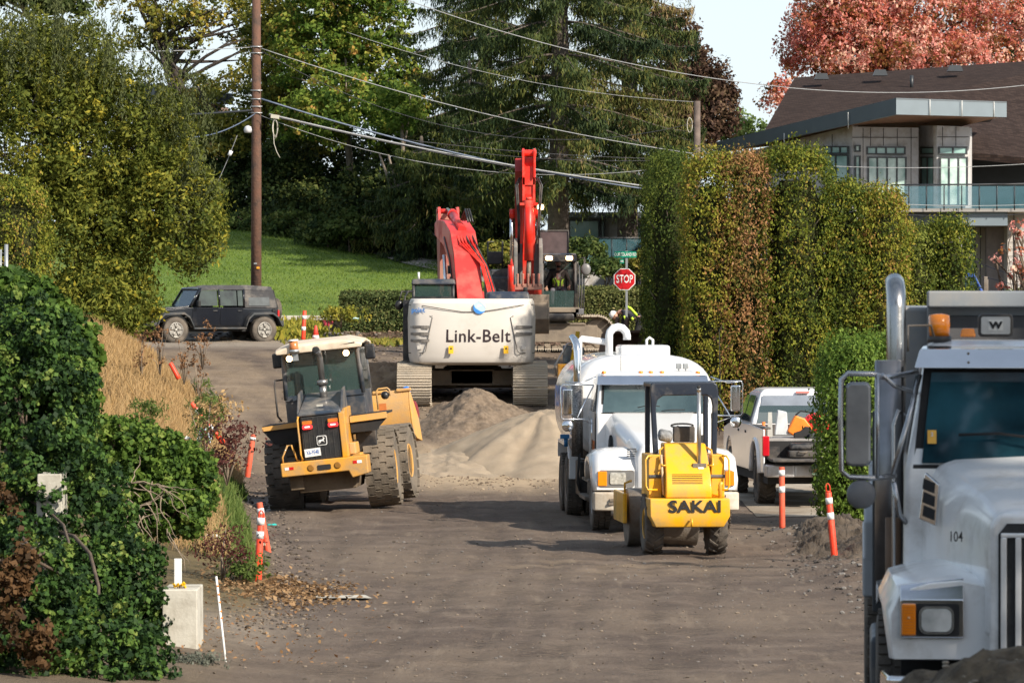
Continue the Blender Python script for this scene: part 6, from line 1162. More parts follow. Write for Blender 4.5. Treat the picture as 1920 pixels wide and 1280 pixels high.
mb = MB(bm_); mb.tube([(-.33, 2.9, 3.95), (-.33, 1.7, 3.4), (-.33, .8, 2.4), (-.2, .5, 1.9), (.1, .4, 1.8)], .018, 5); mb.build('hydraulic_hose', BLK, ex1)
mb = MB(bm_); mb.box((-.30, 2.0, 3.15), (.06, .34, .20)); mb.box((-.30, 1.55, 2.85), (.06, .34, .26)); mb.build('boom_lug', BKM, ex1)
mb = MB(bm_); mb.prism([(4.95, 2.0), (5.25, 2.0), (5.6, 1.4), (5.4, .5), (4.9, .3), (4.6, .9)], 'x', -.45, .45); mb.build('bucket', STL, ex1, bevel=.03)

# ---------------------------------------------------------------- second excavator, facing the camera
E2 = 122.0; e2z = 3.9 - (655 - 551) * 120.8 / F; e2c = P(1000, 0, E2)
ex2 = thing('excavator', 'dark crawler excavator facing the camera with upright bright red boom and open cab', 'excavator', (e2c.x, E2, e2z), 0)
tr_ = []
def track90(y):
    o = bpy.data.objects.new('x', None); COL.objects.link(o); tk = track(ex2, 0, 4.1, .92, .7); bpy.data.objects.remove(o); tk.rotation_euler = (0, 0, R(90)); tk.location = (.15, y, 0); return tk
track90(-1.15); track90(1.15)
mb = MB(); mb.bx(-.4, .9, -1.1, 1.1, .35, .85); mb.lathe([(.6, .85), (.6, 1.0)], (.2, 0, 0), n=24); mb.build('undercarriage', UND, ex2, bevel=.02)
mb = MB(); mb.bx(-1.35, 1.25, -1.6, 1.8, .98, 1.15); mb.build('upper_frame', UND, ex2, bevel=.02)
mb = MB(); mb.bx(-1.35, -.45, -.9, 1.6, 1.15, 2.0); mb.bx(-1.2, 1.2, 1.6, 2.7, 1.0, 2.2); mb.build('engine_cover', mat('black_cover', (.025, .028, .034), .35, var=.1, dirt=(.2, .18, .16), da=.3), ex2, bevel=.06)
mb = MB(); mb.lathe([(.5, -1.2), (.5, .3)], (-.75, .4, 1.72), axis='y', n=20); mb.build('side_cover', MATS['black_cover'], ex2)
handrail('guard_rail', [(-1.25, -.6, 2.1), (-1.25, -.6, 2.95), (-.85, -.6, 2.95), (-.85, -.6, 2.1)], ex2, .03); MB().box((-1.05, -.6, 2.5), (.4, .1, .35)).build('work_lamp_box', BLK, ex2, bevel=.03)
# cab (open front) with raised hatch
cx0, cx1 = .20, 1.17
mb = MB()
for x in (cx0 + .04, cx1 - .04): mb.tube([(x, -1.55, 1.0), (x, -1.5, 2.55)], .05, 6); mb.tube([(x, .2, 1.0), (x, .15, 2.55)], .05, 6)
mb.bx(cx0, cx1, -1.6, -1.5, 2.40, 2.58); mb.bx(cx0, cx1, -1.6, -1.5, .88, 1.02); mb.bx(cx0, cx1, -1.6, .25, .88, 1.0); mb.build('cab_frame', BLK, ex2)
MB().bx(cx0, cx1, -1.58, .25, 2.50, 2.62, top=(.95, .95)).build('cab_roof', NVY, ex2, bevel=.03)
MB().bx(cx0, cx1, .15, .22, 1.0, 1.9).build('cab_back', BKM, ex2); MB().bx(cx0 + .05, cx1 - .05, .18, .19, 1.9, 2.5).build('rear_window', GLC, ex2)
MB().bx(cx0 + .06, cx1 - .06, -1.57, -1.56, 1.05, 1.60).build('lower_front_window', GLC, ex2)
for x in (cx0 + .02, cx1 - .02): MB().bx(x - .005, x + .005, -1.5, .15, 1.5, 2.45).build('side_window', GLC, ex2)
mb = MB(); mb.bx(cx0 + .06, cx1 - .04, -1.62, -1.2, .78, 1.02); mb.build('cab_step', BLK, ex2, bevel=.08)
mb = MB(); mb.bx(.16, .94, -1.25, -1.22, 2.60, 3.22); ht = mb.build('raised_hatch', mat('brown_tint_panel', (.09, .065, .065), .25, var=.25, vs=5, spec=.8), ex2); mb = MB(); mb.tube([(.15, -1.27, 2.6), (.15, -1.27, 3.24), (.95, -1.27, 3.24), (.95, -1.27, 2.6)], .02, 6); mb.build('hatch_frame', BLK, ht)
for x in (cx0 + .22, cx1 - .2): MB().prism(rrect(x - .09, x + .09, 2.43, 2.54, .03), 'y', -1.63, -1.6).build('work_lamp', LIT, ex2)
mb = MB(); mb.ball((1.42, -1.6, 2.18), .17, 14, 8, (.8, .4, 1.0)); mb.build('mirror', mat('grey_disc', (.16, .16, .16), .4), ex2); handrail('mirror_arm', [(1.17, -1.5, 2.45), (1.38, -1.58, 2.5), (1.42, -1.6, 2.3)], ex2, .02)
mb = MB()
for (a, b_) in [((1.20, -1.3, .95), (1.20, -1.3, 2.4)), ((1.30, -1.0, .95), (1.34, -1.0, 2.3)), ((1.26, -.6, 1.0), (1.26, -.6, 2.3))]: mb.tube([a, b_], .022, 6)
mb.tube([(1.36, -1.5, .95), (1.38, -1.5, 2.5)], .018, 6); mb.build('grab_rails', DGR, ex2); mb = MB(); mb.bx(1.12, 1.36, -1.6, -.9, .95, 1.12); mb.build('side_step', mat('pale_step', (.14, .14, .15), .5), ex2, bevel=.02)
mb = MB(); mb.box((.69, -.45, 1.45), (.55, .5, .25)); mb.box((.69, -.2, 1.85), (.52, .14, .7)); mb.build('seat', BKM, ex2, bevel=.04)
mb = MB()
for x in (.55, .62, .76, .83): mb.tube([(x, -1.0, 1.0), (x, -1.05, 1.62)], .012, 5)
mb.build('levers', GV, ex2)
# boom rising to the tip, stick hanging in front
bx_ = -.24
mb = MB(Matrix.Translation((bx_, 0, 0))); mb.prism(offset_boom([(-.6, 1.4), (-1.3, 2.6), (-1.7, 3.4), (-2.3, 4.1), (-3.2, 4.6), (-4.0, 4.95)], [.4, .65, .8, .7, .55, .4]), 'x', -.27, .27); mb.build('boom', mat('dark_red_shade', (.30, .02, .018), .5, var=.1), ex2, bevel=.02)
for s_ in (-1, 1):
    mb = MB(Matrix.Translation((bx_, 0, 0))); mb.tube([(s_ * .36, -1.5, 1.3), (s_ * .36, -1.9, 2.3)], .10, 12); mb.m(1); mb.tube([(s_ * .36, -1.9, 2.3), (s_ * .36, -2.2, 3.65)], .05, 10); mb.m(2); mb.lathe([(.02, -.08), (.13, -.07), (.13, .07), (.02, .08)], (s_ * .34, -2.2, 3.68), axis='x', n=14); mb.build('boom_cylinder', [EBR, CHR, EBR], ex2)
stx = bx_ + .10
mb = MB(Matrix.Translation((stx, 0, 0))); mb.prism([(-3.7, 5.15), (-4.1, 5.15), (-4.35, 4.85), (-4.35, 4.0), (-4.25, 3.3), (-4.15, 1.9), (-3.95, 1.9), (-3.9, 4.0), (-3.6, 4.8)], 'x', -.17, .17); mb.build('stick', EBR, ex2, bevel=.015)
mb = MB(Matrix.Translation((stx, 0, 0))); 
for s_ in (-1, 1): mb.prism([(-4.5, 4.6), (-4.5, 5.3), (-4.25, 5.38), (-4.0, 5.15)], 'x', s_ * .15 - .03, s_ * .15 + .03)
mb.cyl((-.2, -4.3, 5.25), (.2, -4.3, 5.25), .09); mb.bx(-.17, .17, -4.4, -4.3, 4.4, 4.9); mb.build('stick_head', EBR, ex2, bevel=.01)
for s_ in (-1, 1): MB(Matrix.Translation((stx, 0, 0))).prism([(-4.35, 3.8), (-4.40, 3.85), (-4.40, 4.6), (-4.35, 4.75)], 'x', s_ * .14 - .03, s_ * .14 + .03).build('stick_rib', EBR, ex2)
mb = MB(Matrix.Translation((stx, 0, 0))); mb.tube([(0, -4.55, 4.0), (0, -4.5, 2.4)], .12, 16); mb.tube([(0, -4.55, 4.0), (0, -4.55, 4.08)], .09, 12); mb.m(1); mb.tube([(0, -4.5, 2.4), (0, -4.48, 1.7)], .06, 10); mb.build('bucket_cylinder', [EBR, STL], ex2)
mb = MB(Matrix.Translation((stx, 0, 0))); mb.bx(-.24, .24, -4.6, -4.3, 3.86, 3.93); mb.build('clamp', EBR, ex2)
mb = MB(Matrix.Translation((stx, 0, 0)))
for s_ in (-1, 1):
    for k in range(2): mb.tube([(s_ * (.20 + .05 * k), -4.2, 4.6), (s_ * (.30 + .05 * k), -4.3, 4.4), (s_ * (.28 + .04 * k), -4.35, 4.0), (s_ * (.24 + .04 * k), -4.3, 3.4), (s_ * (.26 + .04 * k), -4.2, 2.6)], .022, 5)
mb.build('hydraulic_hoses', BLK, ex2)
mb = MB(); mb.box((.17, -4.1, 3.82), (.20, .1, .17)); wl = mb.build('lamp_housing', BLK, ex2, bevel=.02); MB().prism(rrect(.085, .255, 3.75, 3.89, .05), 'y', -4.17, -4.15).build('work_lamp', LIT, wl)
mb = MB(Matrix.Translation((stx - .02, 0, 0)))
for s_ in (-1, 1): mb.prism([(-4.0, 1.75), (-4.5, 1.75), (-4.5, 2.75), (-4.3, 3.0), (-4.0, 2.9)], 'x', s_ * .33 - .05, s_ * .33 + .05); mb.bx(s_ * .27 - .12, s_ * .27 + .12, -4.2, -4.15, 1.75, 2.85)
mb.build('thumb_plates', mat('steel_grey_plate', (.10, .105, .11), .55, var=.3, vs=4, dirt=(.26, .23, .2), da=.5), ex2, bevel=.02)
mb = MB(Matrix.Translation((stx - .02, 0, 0)))
for k in range(5): mb.tube([(-.28 + .14 * k, -4.62, 2.05), (-.28 + .14 * k, -4.6, 1.72)], [.035, .03], 8)
mb.bx(-.36, .36, -4.6, -4.2, 1.62, 1.78); mb.build('linkage', [MATS['dusty_red']], ex2, bevel=.01)
mb = MB(); prof = [(-4.9, 1.5), (-4.95, .85), (-4.6, .5), (-4.1, .45), (-3.7, .8), (-3.65, 1.5)]
mb.prism(prof, 'x', -.42, -.38); mb.prism(prof, 'x', .34, .40); mb.prism([(p[0], p[1]) for p in prof[:-1]] + [(-3.7, 1.5), (-3.75, .85), (-4.1, .52), (-4.6, .57), (-4.87, .87), (-4.84, 1.5)], 'x', -.38, .34); mb.bx(-.40, .38, -4.92, -4.86, 1.3, 1.5); mb.build('bucket', mat('bucket_brown', (.17, .14, .12), .6, var=.3, vs=4, dirt=(.33, .26, .19), da=.8, ds=2), ex2, bevel=.012)
J2 = dict(pelvis=(0, 0, .1), chest=(0, .05, .50), neck=(0, .02, .70), head=(0, -.03, .86), shL=(.20, .03, .60), shR=(-.20, .03, .60), elL=(.33, -.08, .33), elR=(-.33, -.08, .33), wrL=(.30, -.32, .22), wrR=(-.32, -.30, .20), hipL=(.1, -.05, .08), hipR=(-.1, -.05, .08), knL=(.17, -.5, .12), knR=(-.17, -.5, .12), anL=(.17, -.55, -.3), anR=(-.17, -.55, -.3), toeL=(.17, -.76, -.34), toeR=(-.17, -.76, -.34))
person('bearded operator with dark helmet and lime vest seated in the far excavator', (e2c.x + .68, E2 - .62, e2z + 1.50), 0, J2, top=mat('brown_shirt', (.07, .055, .05), .9, var=.3, vs=12), trousers=mat('grey_trousers', (.11, .10, .12), .9), vest=HIV, helmet=BKM, hair=BKM, look=(.1, -1, -.25))
p = Vector((e2c.x + .68, E2 - 1.08, e2z + 1.98)); tag(MB(Matrix.Translation((0, 0, 0))).lathe([(.055, -.09), (.065, .0), (.06, .09), (.03, .1)], n=14).build('orange_jug', mat('orange_white', (.8, .35, .18), .5, var=.3, vs=12, col2=(.85, .8, .75))), 'orange and white object on the chest of the excavator operator', 'bottle').location = p
# bending worker behind the sign
wb = P(1180, 668, 117.0); sc = 1.0
J3 = dict(pelvis=(.28, 0, .92), chest=(-.08, 0, 1.14), neck=(-.30, 0, 1.13), head=(-.42, 0, 1.02), shL=(-.16, -.17, 1.10), shR=(-.16, .17, 1.10), elL=(-.10, -.24, .80), elR=(-.2, .22, .82), wrL=(-.28, -.2, .60), wrR=(-.34, .15, .62), hipL=(.28, -.10, .88), hipR=(.28, .10, .88), knL=(.12, -.14, .48), knR=(.30, .14, .48), anL=(.22, -.14, .08), anR=(.42, .14, .08), toeL=(.02, -.14, .0), toeR=(.22, .14, .0))
person('worker bending over behind the stop sign post, white helmet and lime striped dark jacket', (wb.x + .05, 117.6, hz(wb.x, 117.6) + .12), 0, J3, top=mat('dark_jacket', (.03, .032, .04), .9, var=.3, vs=8), trousers=BKM, helmet=WHT, look=(-.75, 0, -.9), headdir=(-.8, 0, .55), glove=BKM)
wz = hz(wb.x, 117.6) + .12
mb = MB(Matrix.Translation((wb.x + .05, 117.6, wz)))
for pts in ([(.18, -.145, 1.02), (.0, -.16, 1.22), (-.1, -.12, 1.27)], [(-.18, -.22, 1.02), (-.12, -.25, .90)], [(.02, -.155, .98), (.06, -.15, .92)]): mb.tube(pts, .035, 6)
o = mb.build('hi_vis_stripes', HIV); o.parent = [q for q in bpy.data.objects if q.name.startswith('person')][-1]; o.matrix_parent_inverse = Matrix.Translation((-(wb.x + .05), -117.6, -wz))
p = P(1150, 632, 116.8); t = thing('water_cooler', 'white cooler jug beside the bending worker', 'jug', (p.x, 116.8, p.z)); mb = MB(); mb.lathe([(.11, -.14), (.13, -.1), (.13, .1), (.1, .14)], n=16); mb.build('body', WHT, t); MB().lathe([(.12, .14), (.12, .18), (.05, .2)], n=16).build('lid', RLN, t)
# loose excavator bucket on the ground
p = P(1172, 672, 114); t = thing('excavator_bucket', 'dark rusty excavator bucket standing on the ground under the stop sign', 'bucket', (p.x, 114, hz(p.x, 114)))
mb = MB(); prof = [(-.45, .12), (-.1, .0), (.35, .05), (.55, .4), (.35, .85), (.0, .95)]; i_ = [(-.02, .88), (.28, .80), (.47, .4), (.3, .12), (-.08, .07), (-.42, .18)]
for x in (-.52, .46): mb.prism(prof, 'x', x, x + .06)
mb.prism(prof + i_, 'x', -.46, .46); mb.build('shell', mat('rusty_dark_steel', (.06, .045, .04), .6, metal=.3, var=.4, vs=4, dirt=(.20, .13, .09), da=.8), t, bevel=.01); t.rotation_euler.z = R(20)
mb = MB()
for x in (-.15, .12): mb.prism([(.25, .75), (.1, 1.25), (.3, 1.3), (.5, .7)], 'x', x, x + .05)
mb.build('hanger_ears', MATS['rusty_dark_steel'], t, bevel=.01)
mb = MB()
for k in range(5): mb.box((-.42 + .21 * k, -.5, .13), (.07, .2, .05), top=(.7, .4))
mb.build('teeth', STL, t)
# yellow compactor beside the tanker top
p = P(1072, 712, 108); t = thing('plate_compactor', 'small grey and yellow compactor with a raised yellow arm behind the tanker roof', 'compactor', (p.x, 108, hz(p.x, 108)))
mb = MB(); mb.bx(-.35, .45, -.3, .4, .1, .5); mb.build('base', YEL_, t, bevel=.03); mb = MB(); mb.bx(-.22, .0, -.2, .2, .5, .95); mb.bx(.15, .3, -.2, .2, .5, .9); mb.build('engine', mat('blue_grey_box', (.10, .15, .19), .5, dirt=(.3, .28, .25), da=.4), t, bevel=.02)
mb = MB(); mb.tube([(.0, -.25, .45), (.06, -.25, .8), (.12, -.22, 1.05)], [.07, .06, .06], 8); mb.box((.13, -.25, 1.16), (.1, .12, .26), (0, .1, 0)); mb.build('arm', mat('bright_yellow', (.80, .50, .01), .4), t, bevel=.01); mb = MB(); mb.tube([(-.38, -.2, .2), (-.42, -.2, .45), (-.12, -.2, .98), (0, -.2, 1.0)], .025, 6); mb.box((.12, -.22, 1.02), (.13, .14, .06)); mb.build('guard', GV, t)
# person with blue helmet behind the loader bucket
p = P(762, 728, 97.5); hb_ = hz(p.x, 97.5)
J4 = dict(pelvis=(0, .1, .52), chest=(0, -.05, .92), neck=(0, -.12, 1.12), head=(0, -.16, 1.26), shL=(.18, -.05, 1.02), shR=(-.18, -.05, 1.02), elL=(.25, -.15, .75), elR=(-.25, -.15, .75), wrL=(.15, -.35, .62), wrR=(-.15, -.35, .62), hipL=(.1, .08, .48), hipR=(-.1, .08, .48), knL=(.15, -.32, .45), knR=(-.15, -.3, .2), anL=(.15, -.3, .08), anR=(-.15, .1, .1), toeL=(.15, -.5, 0), toeR=(-.15, -.08, .0))
person('crouching worker with a blue helmet half hidden behind the loader bucket', (p.x, 97.5, p.z - 1.36), 0, J4, top=MATS['maroon_shirt'], helmet=mat('blue_helmet', (.01, .16, .55), .3, coat=.4), vest=mat('orange_vest', (.8, .15, .03), .8), look=(0, -1, -.3))
# ================================================================ TRUCKS AND CARS
WP = mat('white_truck_paint', (.74, .74, .74), .25, var=.02, vs=1.5, dirt=(.50, .46, .41), da=.12, ds=1.6, coat=.6, dz=(.0, .9)); WS_ = glass('windscreen', (.02, .045, .05), .03, .82); WP2 = mat('grey_white_paint', (.78, .78, .78), .3, var=.03, vs=1, dirt=(.40, .37, .33), da=.25, ds=2, coat=.5)
def panel(par, name, pts, th, m, bev=0): mb = MB(); quadp(mb, pts, th); return mb.build(name, m, par, bevel=bev)
def mirror_set(par, x, y, z, s_, w_=.09, h=.24, m=CHR, round_=True, r=.012):
    """west coast mirror in a tube frame, with a round convex mirror below"""
    o = MB().box((x, y, z), (w_ * 2, .08, h * 2)).build('mirror', m, par, bevel=.025); MB().bx(x - w_ * .8, x + w_ * .8, y + .041, y + .044, z - h * .9, z + h * .9).build('mirror_glass', CLR, o)
    f = MB(); a, b_ = x - s_ * w_ * .6, x + s_ * (w_ + .03); f.tube([(x - s_ * .45, y + .25, z + h + .06), (x - s_ * .2, y, z + h + .07), (b_ - s_ * .03, y, z + h + .07), (b_, y, z + h + .03), (b_, y, z - h - .03), (b_ - s_ * .03, y, z - h - .07), (x - s_ * .2, y, z - h - .07), (x - s_ * .45, y + .25, z - h - .06)], r, 8); f.build('mirror_frame', m, o)
    if round_: q = MB(); q.ball((x, y, z - h - .18), .10, 14, 8, (1, .35, 1)); q.build('round_mirror', m, o)
    return o
# ---------------------------------------------------------------- water tanker
TD = 73.4; tp = P(1238, 0, TD)
tk = thing('water_tanker', 'white water tanker truck facing the camera, chrome exhaust, behind the yellow roller', 'tanker truck', (tp.x, TD, hz(tp.x, TD)), R(3.4))
for s_ in (-1, 1): wheel((s_ * 1.0, 0, .52), .52, .30, tk, 'road', side=s_, rim=mat('alu_rim', (.45, .45, .45), .35, metal=.7, dirt=(.25, .22, .18), da=.4), ri=.56)
for y in (5.0, 6.3):
    for s_ in (-1, 1):
        for d in (.0, .33): wheel((s_ * (1.08 - d), y, .52), .52, .27, tk, 'road', side=s_, rim=MATS['alu_rim'], ri=.56, dish=.1 if d else .14)
mb = MB(); mb.bx(-.45, .45, -.9, 7.2, .62, .88); mb.bx(-.9, .9, 4.9, 5.1, .45, .6); mb.bx(-.9, .9, 6.2, 6.4, .45, .6); mb.bx(-.9, .9, -.1, .1, .45, .6); mb.build('chassis', BKM, tk, bevel=.01)
# front fenders lofted over the wheel arches, hood, bumper
for s_ in (-1, 1):
    rings = []
    for y, zt, xo, zb in [(-1.02, .98, 1.14, .70), (-.95, 1.14, 1.19, .68), (-.7, 1.28, 1.21, .68), (-.3, 1.34, 1.215, 1.08), (.2, 1.34, 1.215, 1.12), (.6, 1.26, 1.21, 1.02), (.8, 1.12, 1.20, .80)]:
        xi = .45; rings.append([(s_ * xi, y, zb), (s_ * (xo - .01), y, zb), (s_ * xo, y, zb + (zt - zb) * .4), (s_ * (xo - .04), y, zt - .09), (s_ * (xo - .13), y, zt - .02), (s_ * (xo - .3), y, zt + .01), (s_ * xi, y, zt + .04)])
    fd = MB().loft(rings).build('front_fender', WP, tk)
    mb = MB(); mb.m(1); mb.prism(rrect(min(s_ * .52, s_ * 1.1), max(s_ * .52, s_ * 1.1), .74, 1.02, .04), 'y', -1.035, -1.0); hl = mb.build('headlight_bezel', [WP, mat('bezel_grey', (.3, .3, .3), .3, metal=.6)], tk)
    MB().prism(rrect(min(s_ * .66, s_ * .92), max(s_ * .66, s_ * .92), .79, .98, .03), 'y', -1.055, -1.03).build('headlight', CLR, hl)
    a, b_ = sorted((s_ * .97, s_ * 1.12)); MB().bx(a, b_, -1.05, -.90, .76, 1.0).build('turn_signal', AMB, hl, bevel=.012)
mb = MB(); mb.loft([[(x, y, z) for x, z in [(-w_, .70), (w_, .70), (w_, zs), (w_ - .12, zt), (-w_ + .12, zt), (-w_, zs)]] for y, w_, zs, zt in [(-1.12, .42, 1.22, 1.38), (-1.04, .50, 1.32, 1.50), (-.3, .60, 1.50, 1.68), (.5, .70, 1.68, 1.84), (1.25, .84, 1.82, 2.00)]], smooth=False); hd = mb.build('hood', WP, tk, bevel=.07)
mb = MB(); mb.prism(rrect(-.36, .36, .72, 1.30, .08), 'y', -1.16, -1.10); mb.build('grille', mat('grille_chrome_dark', (.12, .12, .12), .3, metal=.8), tk)
for s_ in (-1, 1):
    mb = MB(); q = [(.62, 1.30), (.95, 1.34), (.90, 1.46), (.66, 1.56)]; 
    MB().prism([(p_[0], p_[1] + .05) for p_ in q], 'x', s_ * .77 - .02, s_ * .77 + .02).build('side_vent', BKM, hd)
    mb = MB(); [mb.bx(s_ * .56 - .08, s_ * .56 + .08, -.98 + .0, -.96, 1.30 + .03 * k, 1.315 + .03 * k) for k in range(5)]; mb.build('hood_louvre', BKM, hd)
MB().loft([[(-1.20, -.85, z), (-1.19, -1.12, z), (-.9, -1.22, z), (.9, -1.22, z), (1.19, -1.12, z), (1.20, -.85, z)] for z in (.36, .66)], smooth=False).build('bumper', mat('cream_bumper', (.60, .57, .50), .5, var=.08, dirt=(.35, .28, .2), da=.6), tk, bevel=.03)
for s_ in (-1, 1): mb = MB(); mb.bx(s_ * .86 - .10, s_ * .86 + .10, -1.24, -1.2, .46, .50); mb.bx(s_ * .86 - .08, s_ * .86 + .08, -1.24, -1.2, .52, .56); mb.cyl((s_ * .8, -1.2, .36), (s_ * .8, -1.2, .28), .12); mb.build('step_vent', STL, tk)
# cab
rings = []
for z, w_, yf, yb in [(1.0, .98, 1.15, 2.75), (1.9, .98, 1.15, 2.8), (2.02, .97, 1.18, 2.8), (2.55, .90, 1.48, 2.78), (2.68, .86, 1.60, 2.70), (2.74, .72, 1.85, 2.5)]: rings.append([(-w_, yf, z), (w_, yf, z), (w_, yb, z), (-w_, yb, z)])
cb = MB().loft(rings, smooth=False).build('cab', WP, tk, bevel=.06); cb.scale.z = .945; hd.scale.z = .955
def wsq(x0, x1, z0, z1, o): f = lambda z: float(np.interp(z, [2.02, 2.55], [1.18, 1.48])) - o; return [(x0, f(z0), z0), (x1, f(z0), z0), (x1 - .05 * (1 if x1 > 0 else 0), f(z1), z1), (x0 + .05, f(z1), z1)]
panel(cb, 'windscreen_seal', wsq(-.90, .90, 1.99, 2.55, .012), .01, BKM); panel(cb, 'windscreen', wsq(-.86, .86, 2.02, 2.53, .026), .01, mat('tint_screen', (.015, .035, .038), .05, var=.5, vs=1.4, col2=(.06, .10, .105), spec=.9, coat=1))
mb = MB(); mb.tube([(-.28, 1.10, 2.10), (-.1, 1.12, 2.14), (.10, 1.13, 2.12)], .009, 4); mb.tube([(.12, 1.08, 2.04), (.3, 1.09, 2.06), (.52, 1.10, 2.06)], .009, 4); mb.build('wiper', BKM, cb)
quad = [(-.94, 1.42, 2.52), (.94, 1.42, 2.52), (.90, 1.38, 2.64), (-.90, 1.38, 2.64)]; MB().loft([[(-.95, 1.28, 2.50), (.95, 1.28, 2.50), (.93, 1.40, 2.66), (-.93, 1.40, 2.66)], [(-.93, 1.5, 2.52), (.93, 1.5, 2.52), (.90, 1.55, 2.67), (-.90, 1.55, 2.67)]], smooth=False).build('sun_visor', CHR, cb, bevel=.01)
for s_ in (-1, 1): panel(cb, 'side_window', [(s_ * .985, 1.35, 2.02), (s_ * .985, 2.3, 2.02), (s_ * .91, 2.3, 2.50), (s_ * .925, 1.6, 2.50)], .01, WS_); MB().bx(s_ * .985 - .01, s_ * .985 + .01, 1.2, 1.215, 1.0, 2.0).build('door_seam', BKM, cb); MB().bx(s_ * .99 - .01, s_ * .99 + .01, 1.45, 1.62, 1.28, 1.5).build('door_decal', mat('decal_mix', (.45, .12, .03), .5, var=.6, vs=20), cb)
for x in (-.80, -.17, .0, .19, .80): o = MB(); o.loft([[(x + .045 * math.cos(a_), 1.72 + .06 * math.sin(a_), 2.69) for a_ in [6.283 * k / 10 for k in range(10)]], [(x + .03 * math.cos(a_), 1.72 + .04 * math.sin(a_), 2.74) for a_ in [6.283 * k / 10 for k in range(10)]]]); o.build('marker_lamp', AMB, cb)
for x in (.5, .62): mb = MB(); mb.box((x, 2.0, 2.82), (.09, .12, .1)); mb.tube([(x, 2, 2.7), (x, 2, 2.8)], .015, 5); mb.build('roof_horn', GV, cb, bevel=.02)
MB().tube([(-1.02, 1.5, 1.35), (-1.02, 1.5, 1.9)], .014, 6).build('grab_handle', CHR, cb)
mb = MB(); mb.tube([(-.47, 2.2, 2.72), (-.47, 2.2, 3.0)], .006, 4); mb.build('antenna', BKM, cb); MB().tube([(1.12, 1.3, 1.6), (1.14, 1.3, 2.4), (1.12, 1.3, 3.5)], .006, 4).build('antenna', BKM, cb)
mirror_set(tk, -1.46, 1.1, 2.08, -1, .085, .22); mirror_set(tk, 1.38, 1.1, 2.14, 1, .085, .22)
for s_ in (-1, 1): mb = MB(); mb.tube([(s_ * .97, 1.25, 2.5), (s_ * 1.25, 1.1, 2.4), (s_ * 1.5, 1.1, 2.42)], .012, 6); mb.tube([(s_ * 1.0, 1.4, 2.35), (s_ * 1.3, 1.1, 1.82), (s_ * 1.0, 1.3, 1.70)], .012, 6); mb.build('mirror_brace', CHR, tk)
mb = MB(); mb.tube([(-1.16, 2.95, 1.15), (-1.16, 2.95, 2.9), (-1.17, 3.0, 3.02), (-1.20, 3.08, 3.10), (-1.23, 3.2, 3.14)], .065, 16); mb.m(1); mb.tube([(-1.16, 2.95, 1.1), (-1.16, 2.95, 2.35)], .10, 16); ex = mb.build('exhaust_stack', [CHR, mat('perforated_guard', (.20, .19, .18), .35, metal=.8, var=.9, vs=60)], tk)
# tank: rounded rectangle section, lofted with domed ends
rings = []
def tsec(y, s): return [(x * s, y, 1.93 + z * s) for x, z in [(1.26 * np.sign(math.cos(a_)) * abs(math.cos(a_)) ** .62, .92 * np.sign(math.sin(a_)) * abs(math.sin(a_)) ** .72) for a_ in [6.283185 * (k + .5) / 40 for k in range(40)]]]
for y, s in [(3.15, .90), (3.25, .96), (3.45, 1), (4.5, 1), (5.8, 1), (7.1, 1), (7.3, .96), (7.4, .90)]: rings.append(tsec(y, s))
tank = MB().loft(rings).build('tank', WP, tk)
for y in (3.47, 4.3, 5.1, 5.9, 6.7): MB().loft([tsec(y - .02, 1.004), tsec(y + .02, 1.004)], caps=False).build('tank_band', WP, tank)
mb = MB(); mb.bx(-.33, .55, 4.0, 5.0, 2.78, 3.0); mb.build('manhole_box', WP, tank, bevel=.05)
mb = MB(); mb.tube([(-.95, 5.4, 2.7), (-.95, 5.4, 3.05), (-.90, 5.4, 3.10), (-.45, 5.4, 3.04), (-.40, 5.4, 2.9)], .06, 10); mb.tube([(-.42, 5.3, 2.75), (-.42, 5.3, 3.15)] + [(-.42 + .16 - .16 * math.cos(R(a_)), 5.3, 3.15 + .16 * math.sin(R(a_))) for a_ in (25, 60, 90, 120, 155, 180)] + [(-.10, 5.3, 3.08)], .07, 12); mb.tube([(.25, 5.3, 2.9), (.25, 5.3, 3.08), (.30, 5.3, 3.12), (.36, 5.3, 3.08), (.36, 5.3, 2.9)], .025, 8); mb.build('vent_pipe', WP, tank)
BLT = mat('faded_blue_letters', (.16, .24, .50), .6, var=.4, vs=6)
lt = text('lettering', 'H2O BEACON', .36, basis((-1.285, 5.1, 2.05), (0, -1, 0), (0, 0, 1)), BLT, tank, bold=.04, sx=1.0)
mb = MB(); mb.bx(-1.20, -.72, 4.35, 4.42, .65, 1.28); mb.prism([(4.35, 1.0), (4.5, 1.26), (6.9, 1.28), (7.0, .95), (6.9, 1.22), (4.55, 1.20)], 'x', -1.22, -.70); mb.prism([(4.35, 1.0), (4.5, 1.26), (6.9, 1.28), (7.0, .95), (6.9, 1.22), (4.55, 1.20)], 'x', .70, 1.22); mb.build('rear_fender', WP, tk, bevel=.01)
MB().bx(-1.10, -.72, 3.2, 4.2, .40, 1.0).build('side_box', BLK, tk, bevel=.02); MB().bx(.72, 1.10, 3.0, 4.2, .40, 1.0).build('side_box', BLK, tk, bevel=.02)
mb = MB(); mb.tube([(-.95, 2.3, .35), (-.95, 2.3, 1.0)], .09, 10); mb.bx(-1.15, -.8, 1.3, 2.7, .42, .48); mb.bx(-1.1, -.8, 1.3, 2.7, .72, .76); mb.build('cab_step', STL, tk)
mb = MB(); mb.tube([(-1.05, 4.2, 1.2), (-1.15, 4.1, 1.3), (-1.1, 3.9, 1.15), (-.9, 3.8, 1.1)], .09, 10); mb.build('pipe_elbow', STL, tk); mb = MB(); mb.box((-1.28, 4.3, 1.40), (.16, .12, .07)); mb.cyl((-1.26, 4.3, 1.22), (-1.26, 4.3, 1.4), .035); mb.build('blue_valve', mat('valve_blue', (.02, .15, .35), .4), tk)
